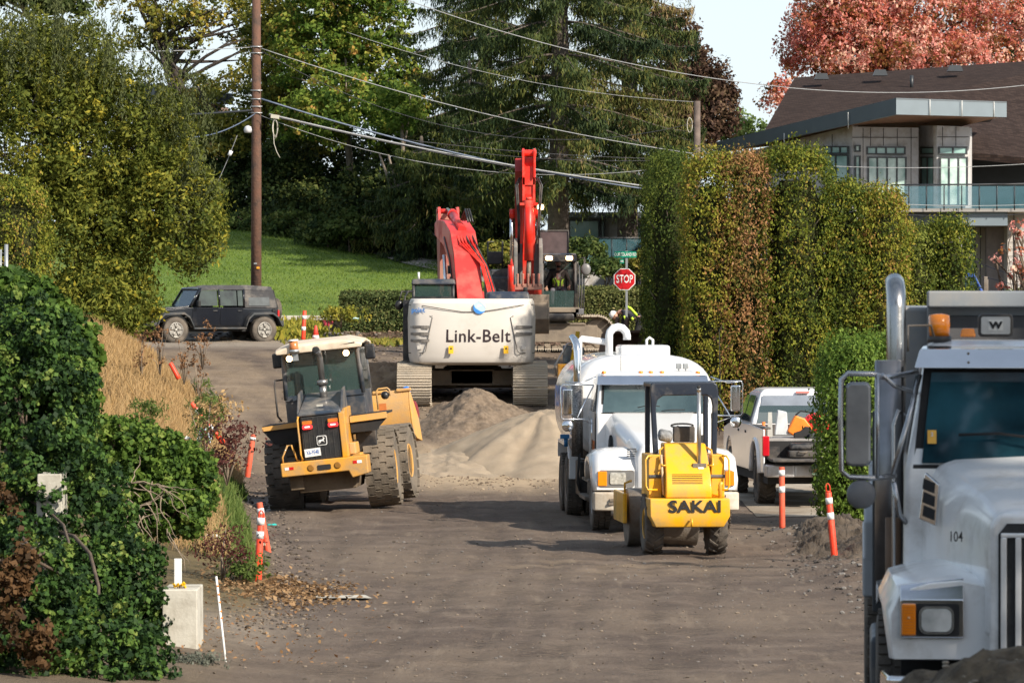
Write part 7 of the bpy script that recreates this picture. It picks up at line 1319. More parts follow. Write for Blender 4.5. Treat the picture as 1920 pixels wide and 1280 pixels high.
mb = MB(); [mb.tube([(-1.12, 2.85 + .05 * k, 1.15), (-1.15, 2.9 + .05 * k, .8 - .04 * k), (-1.1, 3.0 + .05 * k, .5)], .018, 5) for k in range(5)]; mb.build('hanging_chain', BKM, tk)
WP3 = mat('clean_white_paint', (.85, .85, .86), .25, var=.02, coat=.6)
# ---------------------------------------------------------------- white pickup seen from behind
PUD = 81.2; pp = P(1536, 0, PUD)
pu = thing('pickup_truck', 'white crew cab pickup with lowered tailgate, half hidden by the near hedge', 'pickup truck', (pp.x, PUD, hz(pp.x, PUD) + .02), R(4))
for x in (-.86, .86):
    for y in (1.15, 5.25): wheel((x, y, .46), .46, .32, pu, 'lug', side=1 if x > 0 else -1, rim=BLK, ri=.55, n=24)
body = [(0, .78), (0, 1.42), (2.05, 1.45)]
rings = []
for x, dx in ((-1, 0), (1, 0)):
    # side panel profile with wheel arch
    arch = [(1.15 + .58 * math.cos(R(a_)), .60 + .56 * math.sin(R(a_))) for a_ in range(180, -1, -20)]; arch2 = [(5.25 + .56 * math.cos(R(a_)), .60 + .54 * math.sin(R(a_))) for a_ in range(180, -1, -20)]
    prof = [(0, .62)] + arch + arch2 + [(6.05, .62), (6.15, 1.0), (6.1, 1.30), (4.7, 1.46), (2.1, 1.46), (0, 1.42)]
    MB().prism(prof, 'x', x * .99 - .05, x * .99 + .03 * x + (.02 if x < 0 else 0)).build('side_panel', WP3, pu, bevel=.03)
    ar = [(1.15 + .62 * math.cos(R(a_)), .60 + .60 * math.sin(R(a_))) for a_ in range(0, 181, 15)]; mb = MB(); mb.tube([(x * 1.03, a, b_) for a, b_ in ar], .05, 8); mb.build('wheel_arch', WP3, pu)
    a, b_ = sorted((x * .92, x * 1.05)); MB().bx(a, b_, -.035, .10, .93, 1.30).build('tail_lamp', mat('tail_red', (.5, .01, .02), .15, spec=.8, coat=1), pu, bevel=.02)
    for k in (2.15, 3.3, 4.55): MB().bx(x * 1.025 - .006, x * 1.025 + .006, k, k + .012, .72, 1.44).build('door_seam', BKM, pu)
    for k in (2.5, 3.6): MB().bx(x * 1.03 - .02, x * 1.03 + .02, k, k + .18, 1.28, 1.33).build('door_handle', BKM, pu, bevel=.01)
    mb = MB(); mb.bx(x * .95 - .06, x * .95 + .06, .0, 2.05, 1.42, 1.46); mb.build('bed_rail_cap', DGR, pu, bevel=.01)
mb = MB(); mb.bx(-.92, .92, .02, 2.05, .86, .90); mb.bx(-.92, .92, 2.02, 2.08, .9, 1.45); mb.bx(-.92, -.70, .2, 1.9, .9, 1.1); mb.bx(.70, .92, .2, 1.9, .9, 1.1); bed = mb.build('bed', mat('bed_liner', (.03, .03, .033), .8, var=.3, dirt=(.16, .14, .12), da=.4), pu)
MB().bx(-.90, .90, .25, 2.0, 1.20, 1.24).build('bed_deck', mat('deck_board', (.34, .33, .32), .7, var=.2), pu); MB().bx(-.93, .93, .22, .26, .9, 1.2).build('bed_cabinet', BKM, pu)
MB().bx(-.93, .93, -.60, .0, .84, .89).build('tailgate', MATS['bed_liner'], pu, bevel=.012)
mb = MB(); mb.loft([[(-1.02, .0, z), (-1.0, -.28, z), (-.75, -.34, z), (-.5, -.34, z), (-.48, -.25, z), (.48, -.25, z), (.5, -.34, z), (.75, -.34, z), (1.0, -.28, z), (1.02, .0, z)] for z in (.55, .78)], smooth=False); mb.build('rear_bumper', mat('bumper_chrome_dull', (.55, .55, .57), .3, metal=.6, dirt=(.35, .3, .25), da=.4), pu, bevel=.03)
mb = MB(); mb.bx(-.95, .95, .0, 6.0, .42, .62); mb.bx(-.1, .1, -.45, .2, .42, .54); mb.build('chassis', BKM, pu); MB().lathe([(.03, .54), (.035, .6), (.01, .63)], (0, -.38, 0), n=12).build('tow_ball', CHR, pu)
lpq = MB().bx(-.18, .14, -.36, -.35, .60, .75).build('licence_plate', mat('plate_dark', (.10, .16, .10), .6), pu); text('lettering', '5G 1408', .07, basis((-.02, -.366, .675), (1, 0, 0), (0, 0, 1)), mat('plate_orange', (.6, .25, .03), .6), lpq, sx=.8)
# cab with greenhouse
rings = []
for z, w_, yr, yf in [(1.40, .98, 2.10, 4.75), (1.55, .96, 2.12, 4.55), (2.02, .80, 2.28, 3.85), (2.10, .70, 2.45, 3.70), (2.12, .55, 2.6, 3.6)]: rings.append([(-w_, yr, z), (w_, yr, z), (w_, yf, z), (-w_, yf, z)])
cb = MB().loft(rings, smooth=False).build('cab', WP3, pu, bevel=.05)
def rwq(x0, x1, z0, z1, o): f = lambda z: float(np.interp(z, [1.55, 2.02], [2.12, 2.28])) - o; k = lambda z: 1 - .12 * (z - 1.5) / .5; return [(x0 * k(z0), f(z0), z0), (x1 * k(z0), f(z0), z0), (x1 * k(z1), f(z1), z1), (x0 * k(z1), f(z1), z1)]
panel(cb, 'rear_window', rwq(-.88, .88, 1.48, 1.80, .03), .02, GLD); panel(cb, 'rear_window_top', rwq(-.86, .86, 1.80, 1.99, .03), .02, mat('sky_reflection_glass', (.35, .37, .39), .08, metal=.7, var=.3, vs=2)); MB().prism(rrect(-.13, .13, 2.03, 2.07, .015), 'y', 2.22, 2.3).build('third_brake_lamp', mat('brake_dull', (.5, .2, .18), .3), cb)  # upper pane coloured pale to stand for reflected sky
for s_ in (-1, 1): panel(cb, 'side_window', [(s_ * .985, 2.35, 1.50), (s_ * .985, 3.25, 1.50), (s_ * .84, 3.25, 1.98), (s_ * .84, 2.5, 1.98)], .01, WS_); panel(cb, 'side_window', [(s_ * .985, 3.33, 1.50), (s_ * .985, 4.35, 1.50), (s_ * .85, 3.8, 1.97), (s_ * .85, 3.33, 1.98)], .01, WS_)
MB().box((-1.16, 4.25, 1.55), (.2, .1, .26)).build('door_mirror', BKM, pu, bevel=.03); MB().loft([[(-.95, 4.5, 1.2), (.95, 4.5, 1.2), (.92, 4.5, 1.46), (-.92, 4.5, 1.46)], [(-.95, 6.1, 1.0), (.95, 6.1, 1.0), (.9, 6.1, 1.30), (-.9, 6.1, 1.30)]], smooth=False).build('hood', WP3, pu, bevel=.04)
# load in the pickup bed
PM_ = Matrix.Translation((pp.x, PUD, hz(pp.x, PUD) + .02)) @ Matrix.Rotation(R(4), 4, 'Z')
def pth(name, label, cat, loc): t = thing(name, label, cat, PM_ @ Vector(loc), R(4)); return t
t = pth('cut_off_saw', 'orange hand held cut off saw with a grey blade on the pickup bed', 'saw', (-.45, .75, 1.24)); mb = MB(); mb.prism([(-.05, .12), (.1, .42), (.28, .36), (.42, .18), (.36, .05), (.1, .02)], 'y', -.10, .10); mb.build('motor_housing', mat('saw_orange', (.85, .22, .02), .45), t, bevel=.03); mb = MB(); mb.prism([(-.28 + .0, .05), (-.02, .05), (-.05, .48), (-.22, .52)], 'y', -.05, .05); mb.build('blade_guard', mat('guard_grey', (.5, .53, .55), .4), t, bevel=.02); mb = MB(); mb.tube([(.1, -.1, .42), (.2, -.1, .5), (.42, -.1, .46), (.52, -.1, .3), (.4, -.1, .1)], .016, 6); mb.build('handle', BKM, t)
t = pth('red_fuel_can', 'round bright red container behind the orange saw on the pickup bed', 'container', (.08, .9, 1.24)); MB().ball((0, 0, .22), .26, 18, 10, (1.1, .8, .95)).build('shell', mat('can_red', (.75, .02, .03), .35, coat=.3), t); MB().tube([(-.1, -.2, .35), (0, -.24, .45), (.14, -.2, .38)], .018, 6).build('handle', BKM, t)
t = pth('toolbox', 'black moulded tool case on the lowered tailgate', 'tool case', (-.32, .05, .90)); MB().bx(-.26, .26, -.18, .18, .0, .14).build('case', BLK, t, bevel=.03); MB().bx(-.24, .24, -.16, .16, .145, .27, top=(.85, .8)).build('lid', BLK, t, bevel=.04); MB().tube([(-.08, -.2, .12), (-.06, -.24, .1), (.06, -.24, .1), (.08, -.2, .12)], .012, 6).build('handle', STL, t)
t = pth('battery_case', 'pale grey machine box at the middle of the tailgate', 'box', (.10, .0, .90)); MB().bx(-.075, .075, -.06, .06, 0, .2).build('case', mat('box_grey', (.45, .43, .36), .6), t, bevel=.012); MB().lathe([(.045, -.062), (.045, -.07), (.02, -.07)], (0, 0, .10), axis='y', n=14).build('dial', BKM, t)
for x, c_, lb in [(-.86, (.8, .2, .03), 'orange handled tool upright at the left side of the pickup bed'), (-.74, (.45, .45, .42), 'grey handsaw blade upright beside the orange handled tool')]:
    t = pth('hand_tool', lb, 'tool', (x, 1.3, 1.24)); (MB().tube([(0, 0, 0), (.0, 0, .28)], .03, 8) if x < -.8 else MB().bx(-.05, .05, -.01, .01, 0, .46, top=(.7, 1))).build('blade', mat('tool%d' % int(-x * 100), c_, .5), t)
t = pth('cleaner_bottle', 'small dark drill case with an orange button behind the tailgate', 'drill case', (.12, .35, 1.24)); MB().bx(-.25, .22, -.08, .08, 0, .10).build('case', DGR, t, bevel=.02); MB().bx(.05, .14, -.09, -.08, .02, .08).build('button', MATS['saw_orange'], t)
t = pth('work_glove', 'black rubber boot lying between the saw and the red container', 'boot', (-.22, .5, 1.24)); MB().loft([[(x, -.06, 0), (x, .06, 0), (x, .05, z), (x, -.05, z)] for x, z in [(-.18, .1), (-.05, .14), (.03, .22), (.14, .20)]]).build('shell', BKM, t, bevel=.02)
t = pth('spray_can', 'purple and white tall can at the right of the pickup bed', 'can', (.48, .7, 1.24)); MB().lathe([(.06, 0), (.06, .36), (.04, .40)], n=14).build('can', mat('purple_can', (.12, .06, .25), .4, var=.4, vs=9, col2=(.6, .55, .65)), t); MB().lathe([(.03, .40), (.03, .45)], n=10).build('cap', WHT, t)
# ---------------------------------------------------------------- grey tipper truck, right foreground
GD = 28.6; gp = P(1988, 0, GD); gz = 3.9 - (1479 - 551) / 290.2
gt = thing('dump_truck', 'pale grey tipper truck in the right foreground with tall chrome exhaust and barred grille', 'dump truck', (gp.x, GD, gz), R(-4.5))
ZZ = lambda py, D=GD: 3.9 - (py - 551) * D / F - gz
for s_ in (-1, 1): wheel((s_ * 1.02, 1.0, .54), .54, .32, gt, 'road', side=s_, ri=.56, rim=MATS['alu_rim'])
for y in (5.6, 7.0):
    for s_ in (-1, 1): wheel((s_ * 1.0, y, .54), .54, .5, gt, 'road', side=s_, ri=.56, rim=MATS['alu_rim'])
MB().bx(-.45, .45, -.2, 8, .6, .9).build('chassis', BKM, gt); MB().bx(-1.02, 1.02, .35, .55, .35, .95).build('dark_gap_box', BKM, gt)  # second black box added to darken the gap below the fenders
# fender / headlamp block
for s_ in (-1, 1):
    rings = []
    for y, xo, zt in [(-.12, 1.09, 1.31), (-.02, 1.12, 1.34), (.5, 1.15, 1.37), (1.2, 1.17, 1.38), (1.75, 1.17, 1.28)]:
        rings.append([(s_ * .38, y, .84 if y < .2 else 1.12), (s_ * (xo - .02), y, .84 if y < .2 else 1.12), (s_ * xo, y, .98 if y < .2 else 1.18), (s_ * xo, y, zt - .18), (s_ * (xo - .07), y, zt - .03), (s_ * (xo - .25), y, zt + .02), (s_ * (xo - .45), y, zt + .04), (s_ * .38, y, zt - .02)])
    fd = MB().loft(rings, smooth=False).build('front_fender', WP2, gt, bevel=.022)
    a, b_ = sorted((s_ * 1.03, s_ * .62)); bz = MB().prism(rrect(a, b_, .985, 1.235, .015), 'y', -.165, -.12).build('headlight_bezel', CHR, gt, bevel=.008)
    mb = MB(); mb.loft([[(a - .0, -.16, 1.225), (b_, -.16, 1.225), (b_, -.10, 1.37), (a, -.10, 1.32)], [(a, -.10, 1.20), (b_, -.10, 1.20), (b_, -.03, 1.36), (a, -.03, 1.31)]], smooth=False); mb.build('chrome_brow', CHR, bz, bevel=.006)
    a2, b2 = sorted((s_ * .92, s_ * .66)); MB().prism(rrect(a2 - .01, b2 + .01, .995, 1.205, .02), 'y', -.172, -.165).build('lamp_recess', BKM, bz); MB().prism(rrect(a2 + .01, b2 - .025, 1.01, 1.19, .05), 'y', -.19, -.172).build('lamp_ring', mat('lamp_ring', (.45, .45, .45), .2, metal=.9), bz); MB().prism(rrect(a2 + .027, b2 - .042, 1.027, 1.173, .04), 'y', -.20, -.19).build('headlight', mat('headlight_glass', (.40, .41, .40), .1, var=.6, vs=7, col2=(.85, .85, .82), metal=.2, spec=1), bz)
    a3, b3 = sorted((s_ * .93, s_ * 1.02)); ts = MB(); ts.prism(rrect(a3, b3, 1.0, 1.205, .012), 'y', -.195, -.165); to = ts.build('turn_signal', AMB, bz, bevel=.008)
    mb = MB(); [mb.bx(a3 + .004, b3 - .004, -.198, -.195, 1.01 + .019 * k, 1.014 + .019 * k) for k in range(10)]; mb.build('lens_ribs', mat('amber_dark', (.6, .14, .0), .3), to); MB().ball(((a3 + b3) / 2, -.198, 1.115), .010, 8, 6).build('bulb', mat('amber_bulb', (.9, .5, .2), .2), to)
mb = MB(); mb.prism([(-.46, .82), (.46, .82), (.46, 1.72), (.40, 1.80), (-.40, 1.80), (-.46, 1.72)], 'y', -.30, .30); mb.build('nose', WP2, gt, bevel=.04)
mb = MB(); mb.prism([(-.405, .86), (.405, .86), (.405, 1.66), (.35, 1.73), (-.35, 1.73), (-.405, 1.66)], 'y', -.315, -.295); gr = mb.build('grille_mesh', mat('grille_black', (.012, .012, .014), .6, var=.5, vs=30), gt)
PLB = mat('polished_bar', (.80, .80, .81), .22, metal=.35)
for k in range(9): x = -.372 + k * .093; MB().bx(x - .019, x + .019, -.345, -.318, .86, 1.64).build('grille_bar', PLB, gt, bevel=.006)
MB().bx(-.39, .39, -.34, -.315, 1.64, 1.67).build('grille_bar', PLB, gt, bevel=.006); MB().loft([[(-1.16, .1, z), (-1.12, -.42, z), (-.8, -.5, z), (.8, -.5, z), (1.12, -.42, z), (1.16, .1, z)] for z in (.42, .76)], smooth=False).build('bumper', CHR, gt, bevel=.03)
# hood
rings = []
for y, w_, zt, ws in [(-.28, .46, 1.80, .40), (.3, .56, 1.90, .46), (1.0, .72, 2.0, .58), (1.55, .88, 2.08, .74)]: rings.append([(-w_, y, 1.0), (w_, y, 1.0), (w_, y, zt - .22), (ws + .02, y, zt - .03), (ws - .08, y, zt), (0, y, zt + .03), (-ws + .08, y, zt), (-ws - .02, y, zt - .03), (-w_, y, zt - .22)])
hd = MB().loft(rings, smooth=False).build('hood', WP2, gt, bevel=.035)
text('lettering', '104', .068, basis((-.66, .46, 1.60), (.9, -.42, 0), (0, 0, 1)), BKM, hd, bold=.01, sx=.7)
for s_ in (-1, 1):
    u = Vector((s_ * .17, .55, 0)).normalized(); c0 = Vector((s_ * .80, 1.10, 1.82)); mb = MB()
    M_ = basis(c0, (1 if s_ > 0 else 1, -.55 * s_ * -1 if False else (.42 if s_ > 0 else -.42), 0), (0, 0, 1))
    mb = MB(basis(c0 + Vector((s_ * .02, -.02, 0)), (.9, .42 * s_, 0), (0, 0, 1))); mb.prism([(-.075, -.13), (.05, -.18), (.075, .10), (-.03, .18)], 'z', -.01, .02); vn = mb.build('side_vent', CHR, hd, bevel=.006)
    mb = MB(basis(c0 + Vector((s_ * .02, -.02, 0)), (.9, .42 * s_, 0), (0, 0, 1))); [mb.prism([(-.045, z), (.04, z - .03), (.045, z + .04), (-.035, z + .07)], 'z', .021, .026) for z in (-.11, -.02, .07)]; mb.build('vent_opening', BKM, vn)
# cab
rings = []
for z, w_, yf in [(.9, 1.0, 1.5), (2.0, .99, 1.5), (2.07, .97, 1.52), (2.70, .86, 1.80), (2.80, .84, 1.88), (2.87, .78, 2.1)]: rings.append([(-w_, yf, z), (w_, yf, z), (w_, 3.2, z), (-w_, 3.2, z)])
cb = MB().loft(rings, smooth=False).build('cab', WP2, gt, bevel=.05)
def wq(x0, x1, z0, z1, o, tx=.08): f = lambda z: float(np.interp(z, [2.12, 2.72], [1.52, 1.80])) - o; return [(x0, f(z0), z0), (x1, f(z0), z0), (x1 - tx, f(z1), z1), (x0 + tx, f(z1), z1)]
panel(cb, 'windscreen_seal', wq(-.93, .93, 2.01, 2.72, .02), .01, BKM); panel(cb, 'windscreen', wq(-.87, .87, 2.05, 2.66, .04, .07), .01, mat('blue_reflection_screen', (.006, .02, .03), .03, var=.5, vs=1.6, col2=(.03, .12, .16), spec=.5, coat=.25))  # lighter blue patches in the glass colour stand for reflections
stk = wq(-.80, -.74, 2.19, 2.27, .036, 0); MBs = MB(); quadp(MBs, [(-.83, 1.50, 2.18), (-.77, 1.50, 2.18), (-.77, 1.545, 2.27), (-.83, 1.545, 2.27)], .003); so_ = MBs.build('inspection_sticker', mat('sticker_orange', (.8, .42, .05), .5), cb); text('lettering', '3', .03, basis((-.80, 1.525, 2.24), (1, 0, 0), (0, .4, 1)), WHT, so_)
MB().tube([(-.62, 1.49, 2.24), (-.35, 1.49, 2.25), (-.1, 1.46, 2.22), (.15, 1.42, 2.16)], .010, 5).build('wiper', BKM, cb)
mb = MB(); mb.loft([[(-.92, 1.60, 2.69), (.92, 1.60, 2.69), (.88, 1.72, 2.82), (-.88, 1.72, 2.82)], [(-.9, 1.85, 2.70), (.9, 1.85, 2.70), (.86, 1.95, 2.84), (-.86, 1.95, 2.84)]], smooth=False); vs_ = mb.build('sun_visor', CHR, cb, bevel=.012)
[MB().ball((x, 1.60 + (z - 2.69) * .92, z), .010, 8, 6).build('screw', STL, vs_) for x in (-.55, -.1) for z in (2.73, 2.79)]
mb = MB(); mb.cyl((-.74, 2.15, 2.86), (-.74, 2.15, 2.905), .085, n=18); bo = mb.build('beacon_base', BLK, cb); MB().lathe([(.07, 2.905), (.075, 2.98), (.07, 3.05), (.02, 3.06)], (-.74, 2.15, 0), n=20).build('beacon', AMB, bo)
MB().loft([[(-.60, 1.95, 2.90), (-.49, 1.95, 2.90), (-.49, 2.1, 2.90), (-.60, 2.1, 2.90)], [(-.585, 1.98, 2.96), (-.505, 1.98, 2.96), (-.505, 2.07, 2.96), (-.585, 2.07, 2.96)]], smooth=False).build('marker_lamp', AMB, cb, bevel=.01)
mb = MB(); mb.prism(rrect(-.475, -.235, 2.90, 3.06, .03), 'y', 1.98, 2.06); bd = mb.build('badge_housing', BLK, cb, bevel=.008); MB().prism(rrect(-.455, -.255, 2.92, 3.04, .015), 'y', 1.972, 1.98).build('badge_plate', mat('badge_grey', (.5, .5, .5), .3, metal=.5), bd); MB().prism(rrect(-.405, -.305, 2.945, 3.02, .008), 'y', 1.968, 1.972).build('badge_frame', mat('badge_light', (.62, .62, .6), .4), bd); text('lettering', 'W', .045, basis((-.355, 1.964, 2.98), (1, 0, 0), (0, 0, 1)), BKM, bd, bold=.08, sx=1.25)
for s_ in (-1, 1): panel(cb, 'side_window', [(s_ * .995, 1.7, 2.10), (s_ * .995, 2.7, 2.10), (s_ * .875, 2.7, 2.70), (s_ * .885, 1.95, 2.70)], .01, WS_); MB().bx(s_ * 1.0 - .008, s_ * 1.0 + .008, 1.62, 1.64, 1.0, 2.7).build('door_seam', BKM, cb)
MB().tube([(-.96, 1.9, 2.80), (-.96, 1.9, 2.98), (-.80, 1.95, 2.98), (-.78, 1.95, 2.90)], .010, 6).build('antenna_bracket', STL, cb)
mb = MB(); mb.tube([(-1.03, 3.3, 1.0), (-1.03, 3.3, 3.10), (-1.03, 3.33, 3.18), (-1.035, 3.42, 3.25), (-1.04, 3.55, 3.28)], .070, 20); st = mb.build('exhaust_stack', mat('stack_chrome', (.36, .36, .36), .22, metal=1, var=.12, dirt=(.25, .22, .2), da=.2), gt)
mb = MB(); mb.tube([(-1.08, 3.18, 1.0), (-1.08, 3.18, 2.72)], .105, 18); mb.build('heat_shield', mat('shield_steel', (.24, .24, .25), .3, metal=.9, var=.15, vs=8), st)
mb = MB(); mb.tube([(-1.05, 3.0, .9), (-1.05, 3.0, 1.6)], .06, 12); mb.build('exhaust_elbow', mat('rust_pipe', (.12, .07, .04), .7), st)
# mirror with its big tube frame
mx_, my = -1.30, 1.35
mr = MB().prism(rrect(mx_ - .085, mx_ + .085, 2.03, 2.60, .04), 'y', my - .05, my + .05).build('mirror', mat('mirror_back', (.30, .30, .31), .28, metal=.8, var=.4, vs=2.5), gt, bevel=.02)
mb = MB(); mb.tube([(-.90, 1.75, 2.66), (-1.12, 1.4, 2.63), (mx_ + .1, my - .02, 2.655), (mx_ - .07, my - .02, 2.66), (mx_ - .115, my - .02, 2.62), (mx_ - .12, my - .02, 2.35), (mx_ - .115, my - .02, 2.0), (mx_ - .06, my - .02, 1.955), (mx_ + .1, my - .02, 1.95), (-1.05, 1.5, 1.96)], .019, 10); mb.tube([(mx_ + .13, my - .02, 2.655), (mx_ + .13, my - .02, 1.95)], .014, 8)
mb.tube([(-.90, 1.75, 2.52), (-1.05, 1.45, 2.57), (-1.14, 1.35, 2.65)], .016, 8); mb.tube([(-.88, 1.72, 2.64), (-.96, 1.5, 2.35), (-1.07, 1.4, 1.97)], .018, 8); mb.tube([(-.96, 1.55, 1.62), (-1.02, 1.45, 1.70), (-1.06, 1.4, 1.92)], .018, 8); mb.build('mirror_frame', mat('tube_steel', (.40, .40, .41), .25, metal=.9), mr)
q = MB(); q.ball((mx_ + .02, my - .05, 1.84), .10, 18, 10, (1, .4, 1)); q.build('round_mirror', mat('disc_grey', (.12, .12, .125), .45), mr)
MB().tube([(-.96, 1.7, 2.35), (-1.03, 1.62, 2.40), (-1.06, 1.6, 2.3), (-1.06, 1.6, 1.25), (-1.0, 1.6, 1.14), (-.92, 1.62, 1.16), (-.90, 1.62, 1.3)], .013, 8).build('grab_rail', mat('tube_steel', ()), gt)
# tipper box
BOX = mat('tipper_grey', (.20, .22, .24), .45, var=.08, vs=1.5, dirt=(.3, .28, .25), da=.35)
mb = MB(); mb.bx(-1.22, 1.22, 3.9, 8.6, 1.25, 1.80); mb.build('tipper_box', BOX, gt, bevel=.03); MB().bx(-.98, 1.1, 3.9, 8.6, 1.8, 3.1).build('tipper_upper_box', BOX, gt, bevel=.03)
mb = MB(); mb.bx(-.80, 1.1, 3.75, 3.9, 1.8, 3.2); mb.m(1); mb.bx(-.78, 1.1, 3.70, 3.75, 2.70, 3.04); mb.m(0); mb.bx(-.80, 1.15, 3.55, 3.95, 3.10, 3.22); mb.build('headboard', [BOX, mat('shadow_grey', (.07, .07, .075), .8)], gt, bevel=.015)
mb = MB(); mb.prism([(3.4, 1.25), (3.4, 1.55), (4.0, 1.80), (4.2, 1.25)], 'x', -1.26, -1.10); mb.prism([(3.4, 1.0), (3.4, 1.3), (8.4, 1.3), (8.4, 1.0)], 'x', -1.27, -1.05); mb.build('box_side', mat('box_side_grey', (.33, .35, .37), .5, var=.06), gt, bevel=.02)
mb = MB(); mb.bx(-1.20, -1.06, 3.35, 3.5, .9, 2.35); mb.build('splash_guard', mat('guard_dark', (.05, .055, .06), .6), gt, bevel=.01); mb = MB(); mb.bx(-1.22, -.85, 1.75, 3.1, .45, .85); mb.build('fuel_tank_step', DGR, gt, bevel=.05)
# ---------------------------------------------------------------- black four wheel drive
JB = mat('black_gloss', (.006, .007, .010), .15, var=.2, dirt=(.12, .10, .08), da=.2, ds=1.6, coat=.8, dz=(.3, .8)); JT = mat('canvas_top', (.05, .05, .055), .9, var=.15, vs=5, bump=.4, bs=40, dirt=(.2, .18, .16), da=.3); JF = mat('flare_grey', (.035, .04, .045), .75, dirt=(.14, .12, .1), da=.3)
JW = mat('tinted_window', (.010, .014, .014), .05, var=.9, vs=3, col2=(.04, .06, .05), spec=.8); JD = 136.0; jc = P(391, 0, JD); jz = 3.9 - (643 - 551) * 135.2 / F
jp = thing('four_wheel_drive', 'black boxy soft top four wheel drive car parked side on below the lawn', 'car', (jc.x, JD, jz), R(-62))
for x in (-.79, .79):
    for y in (-1.48, 1.48): wheel((x, y, .40), .40, .25, jp, 'road', side=1 if x > 0 else -1, ri=.60, rim=mat('dark_well', (.05, .05, .05), .6), m=mat('dusty_road_tyre', (.05, .045, .04), .9, var=.3, dirt=(.15, .125, .1), da=.6, ds=3))
for x in (-.79, .79):
    for y in (-1.48, 1.48):
        mb = MB(); sx = .135 if x > 0 else -.135; mb.lathe([(.235, sx * .78), (.24, sx * .95), (.205, sx * .95), (.20, sx * .72)], (x, y, .4), axis='x', n=24)
        for k in range(5):
            a_ = 6.283 * k / 5 + .3; 
            for da in (-.16, .16): mb.tube([(x + sx * .9, y + .05 * math.cos(a_), .4 + .05 * math.sin(a_)), (x + sx * .93, y + .21 * math.cos(a_ + da), .4 + .21 * math.sin(a_ + da))], .022, 5)
        mb.lathe([(.01, sx * .97), (.06, sx * .95), (.06, sx * .7)], (x, y, .4), axis='x', n=14); mb.build('alloy_rim', mat('alloy_silver', (.30, .285, .26), .45, metal=.5), jp)
mb = MB(); mb.prism([(-1.9, .62), (-1.02, .62), (-.9, .48), (.95, .48), (1.05, .62), (2.0, .62), (2.02, 1.06), (.0, 1.10), (-.95, 1.10), (-1.9, 1.02)], 'x', -.73, .73); mb.build('body', JB, jp, bevel=.04)
mb = MB(); mb.loft([[(-.62, -1.98, .62), (.62, -1.98, .62), (.60, -1.98, 1.06), (-.60, -1.98, 1.06)], [(-.72, -.95, .62), (.72, -.95, .62), (.72, -.95, 1.15), (-.72, -.95, 1.15)]], smooth=False); mb.build('hood', JB, jp, bevel=.04)
for s_ in (-1, 1):
    for y in (-1.48, 1.48):
        pts = [(s_ * .84, y + a, z) for a, z in [(-.62, .52), (-.52, .76), (-.36, .90), (.28, .92), (.46, .80), (.60, .52)]]; mb = MB(); mb.loft([[(s_ * .70, p_[1], p_[2] - .02), (s_ * .70, p_[1], p_[2] + .03), (s_ * .92, p_[1], p_[2] + .02), (s_ * .93, p_[1], p_[2] - .05)] for p_ in pts], smooth=False); mb.build('wheel_flare', JF, jp, bevel=.015)
    mb = MB(); mb.bx(s_ * .80 - .07, s_ * .80 + .07, -.86, .9, .42, .48); mb.build('side_step', JF, jp, bevel=.02)
    for y0, y1 in ((-.86, .02), (.06, .84)): MB().prism(rrect(y0, y1, .54, 1.08, .06), 'x', s_ * .735 - .008, s_ * .735 + .008).build('door', JB, jp, bevel=.006); MB().bx(s_ * .75 - .02, s_ * .75 + .02, y1 - .2, y1 - .06, .96, 1.0).build('door_handle', BLK, jp, bevel=.008)
    for y0, y1, m_ in ((-.80, -.03, JW), (.07, .62, JW), (.66, .82, JW), (1.02, 1.72, mat('vinyl_window', (.07, .08, .085), .25, var=.3))):
        q = [(s_ * .745, y0 + (.0 if y0 > -.5 else .10), 1.14), (s_ * .745, y1, 1.14), (s_ * .68, y1, 1.60), (s_ * .68, y0 + (.0 if y0 > -.5 else .24), 1.60)]; panel(jp, 'side_window', q, .01, m_)
    mb = MB(); mb.tube([(s_ * .73, -.92, 1.10), (s_ * .66, -.55, 1.68)], .03, 6); mb.tube([(s_ * .74, .03, 1.10), (s_ * .69, .03, 1.64)], .03, 6); mb.tube([(s_ * .74, .86, 1.10), (s_ * .69, .86, 1.64)], .035, 6); mb.build('pillar', JB, jp); MB().box((s_ * .88, -.72, 1.2), (.16, .1, .2)).build('door_mirror', BKM, jp, bevel=.03)
    MB().lathe([(.06, s_ * .755), (.03, s_ * .76)], (0, 1.86, .98), axis='x', n=14).build('fuel_cap', BKM, jp); MB().ball((s_ * .78, -1.9, .80), .04, 8, 6).build('turn_signal', AMB, jp); a, b_ = sorted((s_ * .62, s_ * .74)); MB().bx(a, b_, 2.0, 2.06, .80, 1.0).build('tail_lamp', RLN, jp, bevel=.01)
mb = MB(); mb.loft([[(-.67, -.62, 1.60), (.67, -.62, 1.60), (.60, -.58, 1.70), (-.60, -.58, 1.70)], [(-.71, .1, 1.62), (.71, .1, 1.62), (.66, .1, 1.77), (-.66, .1, 1.77)], [(-.71, 1.0, 1.62), (.71, 1.0, 1.62), (.66, 1.0, 1.77), (-.66, 1.0, 1.77)], [(-.70, 1.85, 1.58), (.70, 1.85, 1.58), (.64, 1.82, 1.72), (-.64, 1.82, 1.72)]], smooth=False)
for s_ in (-1, 1): quadp(mb, [(s_ * .735, .90, 1.08), (s_ * .735, 2.0, 1.06), (s_ * .69, 1.86, 1.62), (s_ * .69, .90, 1.64)], .02 * s_)
quadp(mb, [(-.73, 2.01, 1.05), (.73, 2.01, 1.05), (.68, 1.87, 1.62), (-.68, 1.87, 1.62)], .02); mb.build('soft_top', JT, jp, bevel=.02)
